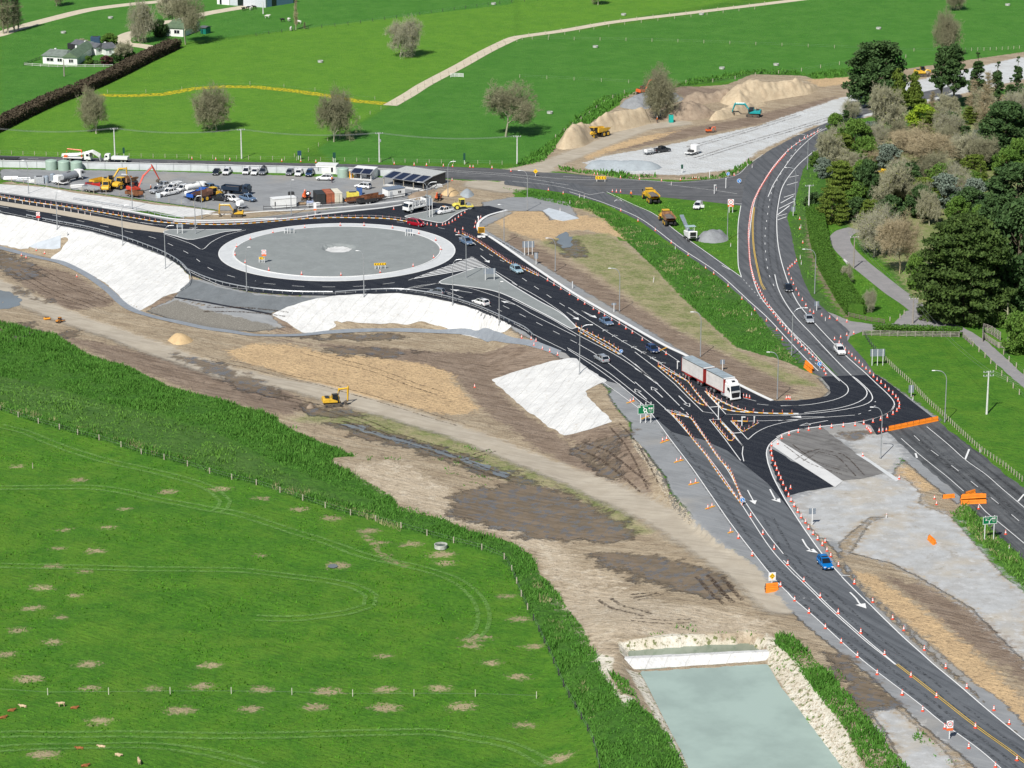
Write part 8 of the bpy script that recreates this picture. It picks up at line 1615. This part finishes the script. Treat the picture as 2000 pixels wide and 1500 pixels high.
proto('pine', leafy('pine_tree', 41, 17, 15, 'pine', L_DK, 120, 80, .38, .12)); proto('tpine', leafy('pine_tree', 42, 20, 8, 'pine', L_DK, 75, 75, .36, .32)); proto('opine', leafy('pine_tree', 43, 13, 10, 'cone', L_OL, 90, 80, .32, .1)); proto('fir', leafy('fir_tree', 44, 14, 6, 'cone', L_DK, 80, 75, .26, .05)); proto('norf', leafy('layered_conifer', 45, 10, 6, 'cone', L_OL, 60, 50, .22, .05)); proto('lime', leafy('broadleaf_tree', 46, 8, 9.5, 'round', L_LM, 80, 80, .24, .1)); proto('grn', leafy('broadleaf_tree', 47, 9, 10, 'round', L_GR, 95, 80, .26, .05)); proto('dk', leafy('evergreen_tree', 48, 10, 10, 'round', L_DK, 100, 80, .28, .05)); proto('cedar', leafy('cedar_tree', 49, 10, 11, 'layer', L_OL, 110, 75, .24, .05)); proto('blue', leafy('blue_green_tree', 50, 8, 8.5, 'round', L_BL, 80, 80, .24, .05)); proto('yel', leafy('wattle_tree', 51, 6.5, 3.4, 'round', L_YE, 34, 60, .2, .08)); proto('mac', leafy('cypress_tree', 52, 22, 20, 'spread', L_MC, 330, 95, .34, .02)); proto('shr', leafy('shrub', 53, 4, 5, 'round', L_GR, 45, 60, .2, .0)); proto('red', leafy('shrub', 54, 4, 5, 'round', L_RD, 40, 50, .2, .1)); proto('dmac', leafy('evergreen_tree', 55, 17, 13, 'round', L_DK, 150, 85, .36, .04))
PH = dict(oak=12, oak2=12, oak3=12, bud=12, tan=10, wht=12, lich=14, pop=16, popd=18, pine=17, tpine=20, opine=13, fir=14, norf=10, lime=8, grn=9, dk=10, cedar=10, blue=8, yel=6.5, mac=22, shr=4, red=4, dmac=17); PW = dict(oak=11, oak2=10.5, oak3=12, bud=12, tan=15, wht=11, lich=12, pop=3.6, popd=4.2, pine=15, tpine=8, opine=10, fir=6, norf=6, lime=9.5, grn=10, dk=10, cedar=11, blue=8.5, yel=3.4, mac=20, shr=5, red=5, dmac=13)
index_kids()
TREES = """oak|188,261|180|62|bare grey tree leftmost in the pasture row
oak2|423,256|172|70|bare grey tree second from the left in the pasture row
oak|652,277|183|72|bare dark grey tree third in the pasture row, tallest and narrow
oak3|988,267|168|96|wide bare pale grey tree at the right of the pasture row
bud|782,111|40|66|lone bare tree in the middle of the bright pasture
oak2|1285,230|136|72|dark bare tree standing among the stockpiles
popd|6,66|-25|24|leftmost bare poplar of the clump at the top left corner
popd|16,65|-28|24|bare poplar in the middle of the top left clump
popd|28,62|-26|22|slender bare poplar near the right of the top left clump
popd|36,60|-22|20|rightmost bare poplar of the top left clump
oak2|110,12|-40|30|bare tree cut by the top edge right of the poplars
bud|281,82|4|52|tall budding tree right of the curved drive
oak3|362,87|-12|62|tall bare tree in front of the cottage
wht|337,58|-5|44|pale bare tree behind the cottage roof
dk|312,72|40|30|dark round evergreen at the left of the cottage
grn|215,90|67|30|round green tree behind the farmhouse
wht|240,119|83|34|grey branchy garden tree right of the farmhouse
dk|228,120|104|22|dark garden shrub beside the grey branchy tree
shr|172,126|111|18|small round topped garden tree before the farmhouse
red|208,127|110|24|reddish purple garden shrub before the farmhouse
dk|252,116|99|24|dark shrub by the farmhouse drive
wht|163,92|76|24|low bare tree behind the farmhouse roof
bud|263,80|44|24|small budding tree beside the drive bend
pop|578,58|-6|8|thin bare poplar at the far fence
oak|1168,10|-40|30|bare tree on the top edge above the cream track
oak2|1864,19|-30|42|bare tree near the top edge at the right
popd|595,57|44|6|short broken trunk at the far fence
pine|1712,205|84|122|large dark leaning pine above the pale gravel road
opine|1752,216|130|52|olive green pine right of the large dark pine
opine|1786,213|136|44|second olive pine against the pale gravel
oak2|1842,110|26|52|dark bare crown rising behind the tall pines
tpine|1838,205|92|42|tall pine with bare lower trunk, left of two
tpine|1862,212|88|46|tall pine with bare lower trunk, right of two
fir|1908,180|100|40|dark fir against the gravel road at the right
fir|1945,205|118|38|narrow dark fir behind the bare poplars
fir|1985,196|108|30|slim fir with an open top at the right edge
fir|1972,212|150|34|short dark fir at the right edge
pop|1922,260|146|32|tallest tan bare poplar in the wood
pop|1897,240|160|26|tan bare poplar left of the tallest one
pop|1958,235|187|18|small tan bare poplar right of the tallest one
pop|1820,215|180|16|thin bare saplings near the old road
lich|1722,274|170|86|pale many stemmed bare tree at the front of the wood
lime|1800,256|210|66|bright lime green tree in the middle of the wood
dk|1855,272|221|42|dark round tree beside the lime green one
fir|1886,280|234|34|dark conical tree behind the wide tan tree
grn|1632,272|226|42|yellow green bush at the upper left corner of the wood
fir|1651,246|205|22|small dark fir at the upper left of the wood
bud|1668,232|196|42|bare bush above the corner of the wood
grn|1668,305|238|64|fresh green tree behind the white crossarm pole
bud|1630,300|246|44|twiggy grey shrub at the wood's left edge
blue|1698,282|240|44|grey blue foliage under the pale bare tree
tan|1800,336|252|136|very wide tan bare tree in the centre of the wood
oak3|1752,285|235|50|brown twiggy tree left of the wide tan tree
wht|1888,330|272|66|white branched bare tree right of the wide tan tree
oak3|1920,290|238|46|rusty twiggy tree below the poplars
blue|1735,335|285|52|grey blue tree left of the tan tree's foot
grn|1700,330|286|50|green bushy tree above the golden one
blue|1608,348|310|34|small blue grey tree at the wood's left edge
grn|1592,325|298|26|bright green shrub beside the far lamp
cedar|1640,392|318|66|layered olive green cedar at the front of the wood
dk|1693,402|316|52|very dark tree right of the layered cedar
yel|1723,378|332|24|golden yellow flowering wattle
dk|1765,395|322|68|dark green dome tree right of the golden wattle
bud|1862,378|318|66|lime budded bare tree in the lower wood
norf|1914,372|298|34|olive tiered conifer in the lower wood
dmac|1962,310|205|96|large dark tree high on the right edge
grn|1985,330|275|50|grey green tree with a hint of yellow at the right edge
yel|1958,335|305|18|small patch of yellow blossom near the right edge
dk|1930,330|280|50|dark tree under the large right edge tree
dmac|1985,425|325|110|huge dark green crown at the right edge middle
blue|1842,405|345|64|grey green tree below the lime budded one
dk|1800,425|365|60|dark tree behind the driveway trees
oak3|1790,420|355|56|grey bare tree above the driveway
dk|1893,430|370|70|dark tree mass above the giant cypress
grn|1870,440|388|46|green tree at the top left shoulder of the giant cypress
lich|1815,440|375|44|pale bare tree left of the giant cypress top
cedar|1625,436|372|58|dark layered tree at the top of the hedge
dk|1590,418|378|44|dark bush beside the white pole
bud|1708,502|412|96|budding olive tree left of the two by the drive
tan|1757,535|420|76|tan bare tree right of the two by the drive
grn|1790,566|500|46|pale green bush at the left foot of the giant cypress
wht|1800,560|520|40|bare shrub at the left foot of the giant cypress
mac|1882,624|421|172|giant spreading cypress beside the lane
dmac|1985,600|400|120|tall dark tree right of the giant cypress
dk|1930,560|470|60|dark tree between the giant cypress and the right edge
dk|1950,470|385|80|dark tree behind the giant cypress
bud|1649,557|518|26|small bare tree on the lawn below the pipes
bud|1695,609|566|26|small bare tree on the lawn near the gate
grn|1990,690|615|70|rounded yellow green bush at the right edge by the lane
shr|1957,640|612|26|small bush left of the dead trunk
grn|1775,350|322|44|mid green tree under the wide tan tree
oak3|1845,310|250|60|brown twiggy tree behind the white branched one
dk|1740,445|385|56|dark tree behind the driveway bend
dk|1675,432|388|50|dark tree above the driveway bend
cedar|1700,440|392|46|olive layered tree behind the budding tree
shr|1640,345|322|30|low green shrub in the left of the wood
wht|1660,350|300|46|pale twiggy shrub above the layered cedar
dk|1830,365|320|50|dark tree beneath the white branched one
blue|1905,400|352|52|soft grey green tree above the giant cypress
grn|1845,560|500|50|green flank bush of the giant cypress
oak3|1750,400|340|50|grey twiggy tree beside the golden wattle"""
for l in TREES.split('\n'):
 k, a, top, wd, lab = l.split('|'); u, v = map(float, a.split(',')); p = W(u, v); s = F / math.hypot(p.y, CAMH); Hh = (v - float(top)) / s / .965; sz = Hh / PH[k]; sw = float(wd) / s / PW[k]; sw = min(max(sw, sz * .4), sz * 2.2)
 o = put(PT[k], p, random.uniform(0, 6.28) if k not in ('pine',) else .4, lab, None, (sw, sw, sz)); o['category'] = 'tree' if k not in ('shr', 'red') else 'shrub'
 if k in ('pop', 'popd'): o['category'] = 'poplar'
wp = W2(P("1605,330 1720,275 1830,240 1990,225 1990,560 1955,560 1900,420 1810,405 1745,432 1700,425 1640,415 1610,400")); A = np.array(wp); c = 0
while c < 46:
 x, y = random.uniform(A[:, 0].min(), A[:, 0].max()), random.uniform(A[:, 1].min(), A[:, 1].max())
 if inside(np.array(x), np.array(y), wp):
  k = random.choice(('bud', 'tan', 'grn', 'blue', 'oak3', 'cedar', 'lich', 'grn', 'opine', 'grn', 'cedar', 'bud', 'blue')); z = random.uniform(.5, .85)
  o = put(PT[k], Vector((x, y, 0)), random.uniform(0, 6), {'bud': 'budding', 'tan': 'bare tan', 'grn': 'mid green', 'blue': 'grey green', 'oak3': 'bare grey', 'cedar': 'layered olive', 'lich': 'pale bare', 'opine': 'olive conical', 'dk': 'dark evergreen'}[k] + ' filler tree in the crowded middle of the wood', 'trees filling the middle of the wood', (z, z, z)); o['category'] = 'tree'; c += 1
o = thing('dead_trunk', 'broken grey dead trunk at the right end of the lane', 'dead tree', W(1966, 640)); MB().tube([(0, 0, 0), (.1, 0, 3), (0, .1, 5.6)], [.3, .2, .08], 7).build('trunk', M_BW, o); MB().tube([(.05, 0, 2.6), (.9, .1, 3.2)], [.08, .03], 5).tube([(.05, 0, 3.6), (-.8, .1, 4.2)], [.07, .03], 5).build('branch', M_BW, o)
def hedge(pts, w_, h, lm, label, dens=34, leaf=.16, cat='hedge', name='hedge', core=.82, jit=.15):
 """clipped hedge: a solid core with leaves all over it"""
 q = resample(smooth(W2(pts)), .8); t = thing(name, label, cat); rng = np.random.default_rng(len(q)); rings = []; C = []
 for i, p in enumerate(q):
  d_ = q[min(i + 1, len(q) - 1)] - q[max(i - 1, 0)]; d_ = d_ / np.linalg.norm(d_); nn = np.array([-d_[1], d_[0]]); z0 = h_at(p[0], p[1]); ww = w_ / 2 * core * (1 + .1 * math.sin(i * .7)); hh = h * core * (1 + .06 * math.sin(i * .45))
  rings.append([(p[0] + nn[0] * a, p[1] + nn[1] * a, z0 + z) for a, z in ((-ww, 0), (-ww, hh * .85), (-ww * .7, hh), (ww * .7, hh), (ww, hh * .85), (ww, 0))])
  m = int(dens * .8 * (w_ + 2 * h)); u = rng.uniform(-1, 1, m); side = rng.uniform(0, w_ + 2 * h, m); a = np.where(side < w_, u * w_ / 2, np.where(side < w_ + h, -w_ / 2, w_ / 2)); z = np.where(side < w_, h, rng.uniform(0, h, m)); al = rng.uniform(-.5, .5, m)
  X = p[0] + nn[0] * a + d_[0] * al; Y = p[1] + nn[1] * a + d_[1] * al; bump = vnoise(X, Y, 1.1, 9) - .5; C.append(np.stack([X, Y, z0 + z * (1 + bump * jit)], 1) + rng.normal(size=(m, 3)) * .09)
 MB().loft(rings).build('core', lm, t, fix=False); V, Fc = quads(np.concatenate(C), leaf, rng); mesh_np('foliage', V, Fc, lm, t); return t
hedge(P("1590,422 1594,446 1600,478 1611,515 1631,552 1651,587 1672,617"), 4.0, 3.2, L_HG, 'thick clipped green hedge running down between lawn and highway verge', 40, .11, jit=.06); hedge(P("1709,648 1760,650 1820,652 1878,655"), 2.6, 1.5, L_HG, 'low clipped green hedge behind the rail fence')
hedge(P("160,180 200,162 235,145 280,122 320,103 341,93"), 4.6, 2.8, L_HB, 'long brown hedge running back to the cottages, upper part', 9, .3); hedge(P("-30,265 0,251 50,226 100,203 148,184"), 4.6, 2.8, L_HB, 'long brown hedge at the left edge, lower part', 9, .3)
hedge(P("176,124 200,125 226,124"), 2, .9, L_DK, 'low dark hedge in the farmhouse garden', 14, .2)
# long grass, weeds and scrub as countless blades
DRV = smooth(W2(P('1672,448 1652,453 1640,467 1650,487 1675,512 1712,542 1750,572 1780,592 1800,608')))
def blades(cls_polys, dens, hmin, hmax, wd, m, name, label, seed=3, keep=None, lean=.35, cat='long grass'):
 rng = np.random.default_rng(seed); AA = []
 for pts in cls_polys:
  q = W2(pts); A = np.array(q); area = (A[:, 0].max() - A[:, 0].min()) * (A[:, 1].max() - A[:, 1].min()); n = int(area * dens); X = rng.uniform(A[:, 0].min(), A[:, 0].max(), n); Y = rng.uniform(A[:, 1].min(), A[:, 1].max(), n); k = inside(X, Y, q)
  X, Y = X[k], Y[k]; k = vnoise(X, Y, 1.7, seed) * .6 + vnoise(X, Y, 5, seed + 1) * .4 > (keep or .3); AA.append(np.stack([X[k], Y[k]], 1))
 A = np.concatenate(AA); bad = seg_dist(A[:, 0], A[:, 1], DRV) < 3
 for e in EXCL: bad |= inside(A[:, 0], A[:, 1], e)
 A = A[~bad]; n = len(A); Z = h_arr(A[:, 0], A[:, 1]); hv = rng.uniform(hmin, hmax, n) * (.55 + .9 * vnoise(A[:, 0], A[:, 1], 2.2, seed + 2)) * (.45 + 1.1 * vnoise(A[:, 0], A[:, 1], 7, seed + 3)); an = rng.uniform(0, 6.283, n); w_ = wd * rng.uniform(.6, 1.4, n); b_ = np.stack([A[:, 0], A[:, 1], Z - .05], 1); s = np.stack([np.cos(an) * w_, np.sin(an) * w_, 0 * w_], 1); tip = b_ + np.stack([rng.normal(size=n) * lean * hv, rng.normal(size=n) * lean * hv, hv], 1)
 V = np.stack([b_ - s, b_ + s, tip + s * .35, tip - s * .35], 1).reshape(-1, 3); o = mesh_np(name, V, np.arange(4 * n).reshape(n, 4), m); tag(o, label, cat, kind='stuff'); return o
G_TALL = leafmat('tall_grass', (.058, .175, .020), (.09, .225, .032), (.032, .105, .011), .8); G_LT = leafmat('meadow_grass', (.095, .22, .03), (.075, .18, .025), (.14, .27, .05), .8); G_DRY = leafmat('dry_grass', (.38, .34, .18), (.27, .27, .12), (.15, .21, .06), .9); G_LW = leafmat('lawn_blades', (.11, .26, .03), (.09, .22, .025), (.16, .31, .05), .8); G_PAS = leafmat('pasture_grass', (.052, .178, .009), (.082, .23, .014), (.028, .11, .006), .8)
band = GREEN_EDGE[::-1][0:28] + P("700,975 600,945 520,905 480,880 400,842 200,792 100,762 0,735")[0:8]
blades([GREEN_EDGE[::-1][:22] + P("762,985 690,965 600,930 520,895 480,872 400,835 200,785 100,755 -60,720")], 19, .25, .75, .10, G_TALL, 'tall_grass', 'tall dark green grass in a wide band beside the earthworks', 5, .22)
blades([P("-60,790 0,790 57,808 112,824 162,838 220,852 287,875 330,885 387,902 445,920 500,932 570,955 635,975 700,990 762,970 782,997 825,1005 862,1015 910,1035 955,1048 1000,1060 1037,1085 1057,1125 1072,1140 1095,1167 1122,1207 1140,1232 1155,1265 1170,1285 1175,1310 1195,1335 1217,1375 1237,1365 1285,1410 1312,1447 1345,1512") + FENCE_EDGE[::-1]], 17, .2, .7, .11, G_TALL, 'tall_grass', 'rough weeds along the fence of the near pasture', 6, .25)
blades([P("-60,782 0,788 112,822 220,850 330,884 445,918 570,955 700,992 767,1015 837,1035 820,1055 700,1010 570,968 445,932 330,897 220,864 112,834 0,800"), P("1030,1120 1060,1140 1085,1190 1105,1240 1095,1270 1070,1215 1050,1165"), P("1140,1330 1165,1400 1150,1410 1130,1350")], 9, .25, .75, .05, G_DRY, 'dry_grass', 'dry straw coloured stalks in the fence line weeds', 8, .55)
blades([P("0,735 100,760 200,790 400,840 480,880 520,905 600,950 690,985 570,955 445,918 330,884 220,850 112,822 0,788")], 5, .15, .5, .14, G_LT, 'meadow_grass', 'pale green grass between the tall band and the fence weeds', 9, .3)
blades([P("1515,1238 1550,1247 1575,1270 1640,1340 1690,1400 1720,1440 1760,1490 1790,1512 1700,1512 1650,1425 1590,1350 1540,1280 1514,1260"), P("1190,1315 1225,1330 1250,1375 1240,1362 1215,1355 1200,1335")], 26, .3, .95, .12, G_TALL, 'scrub', 'dense green scrub on the bank right of the pond', 11, .15, cat='scrub')
blades([P("980,366 1040,374 1110,382 1170,400 1230,432 1300,477 1390,532 1460,594 1525,655 1570,712 1530,705 1440,676 1390,635 1330,580 1280,525 1222,470 1185,434 1150,412 1040,387")], 12, .12, .5, .10, G_TALL, 'tall_grass', 'green grass bank between the slip road and the bare island', 12, .3)
blades([P("1130,385 1240,440 1350,512 1470,600 1570,715 1530,705 1440,640 1320,550 1200,450 1120,400")], 6, .15, .45, .09, G_DRY, 'dry_grass', 'brownish seeding grass on the slip road bank', 13, .58)
blades([P("1858,1005 1880,983 1897,995 1945,1037 2010,1100 2010,1160 1975,1125 1900,1045")], 10, .3, .8, .13, G_LT, 'rough_grass', 'rough grass wedge below the orange barrier pile', 14, .3); blades([P("1860,1010 1885,995 1930,1040 1990,1100 1960,1100 1900,1045")], 6, .3, .8, .12, G_DRY, 'dry_grass', 'dry tufts in the wedge by the green fork sign', 15, .5)
blades([P("1000,328 1062,316 1090,284 1152,241 1215,195 1250,180 1180,188 1110,245 1060,290"), P("1300,174 1480,144 1570,147 1662,132 1662,147 1600,155 1550,138 1450,140 1330,163"), P("1088,324 1130,332 1295,346 1225,350 1175,343 1100,336"), P("1327,350 1400,344 1462,316 1472,321 1437,342 1400,352")], 4, .3, 1.0, .25, G_TALL, 'rough_grass', 'rough grass margins around the stockpiles and far junction', 16, .25)
blades([P("0,404 1000,404"[:0] or "1165,400 1250,420 1335,455 1400,500 1440,535 1440,405 1330,398 1240,385 1190,380"), P("1555,400 1575,330 1600,295 1600,400 1590,430 1600,560 1655,630 1620,612 1585,565 1560,500 1548,450"), P("1620,450 1660,440 1790,540 1800,590 1760,612 1705,628 1670,590 1630,540 1605,480")], 3, .08, .3, .14, G_LW, 'lawn_grass', 'mown grass of the verges and the lawn by the drive', 17, .3)
blades([P("1000,1060 1037,1085 1095,1167 1140,1232 1100,1200 1040,1130"), P("650,905 780,985 900,1020 860,1030 760,1000 660,930"), P("560,830 700,885 820,900 700,900 560,845"), P("1175,1225 1300,1245 1450,1220 1500,1230 1440,1215 1250,1228"), P("1620,1290 1700,1375 1690,1395 1640,1320"), P("1800,1420 1870,1490 1830,1500 1780,1440"), P("800,860 960,880 980,950 900,950")], 5, .1, .45, .14, G_TALL, 'weeds', 'scattered green weeds seeded on the bare earth', 18, .63, cat='weeds')
blades([P("1500,1260 1545,1290 1590,1350 1640,1420 1700,1512 1640,1500 1570,1400 1510,1320"), P("1212,1243 1400,1232 1490,1232 1480,1250 1300,1256")], 5, .1, .4, .12, G_LT, 'weeds', 'weeds clinging to the white pond banks', 19, .6, cat='weeds')
blades([P("0,806 220,870 445,938 700,1015 910,1072 1000,1110 1060,1240 1172,1512 -60,1512 -60,790")], 2.6, .05, .26, .15, G_PAS, 'pasture_grass', 'short lush tufts across the near pasture', 20, .38, cat='pasture grass')
# broken rock edging the shoulder
rng = np.random.default_rng(4); V = []; Fc = []
for pl, n in ((P("1234,856 1250,868 1266,893 1290,925 1306,962 1332,990 1356,1024 1344,1024 1300,975 1262,905 1240,875"), 700), (P("1500,1250 1590,1360 1690,1512 1650,1500 1560,1380 1505,1300"), 500)):
 q = W2(pl); A = np.array(q); c = 0
 while c < n:
  x, y = rng.uniform(A[:, 0].min(), A[:, 0].max()), rng.uniform(A[:, 1].min(), A[:, 1].max())
  if inside(np.array(x), np.array(y), q):
   s = rng.uniform(.06, .2); b0 = len(V); z = h_at(x, y); dd = np.array([(1, 0, 0), (0, 1, 0), (-1, 0, 0), (0, -1, 0), (0, 0, 1)]) * s + rng.normal(size=(5, 3)) * s * .25; V += [tuple(k) for k in dd + np.array([x, y, z])]; Fc += [(b0 + k, b0 + (k + 1) % 4, b0 + 4) for k in range(4)]; c += 1
tag(mesh_np('rocks', V, Fc, surf('broken_rock', (.46, .40, .30), (.34, .29, .22), (.55, .5, .41), .95, None, .3, .6, sc=3)), 'pale broken rocks edging the shoulder and banks', 'rocks', kind='stuff')
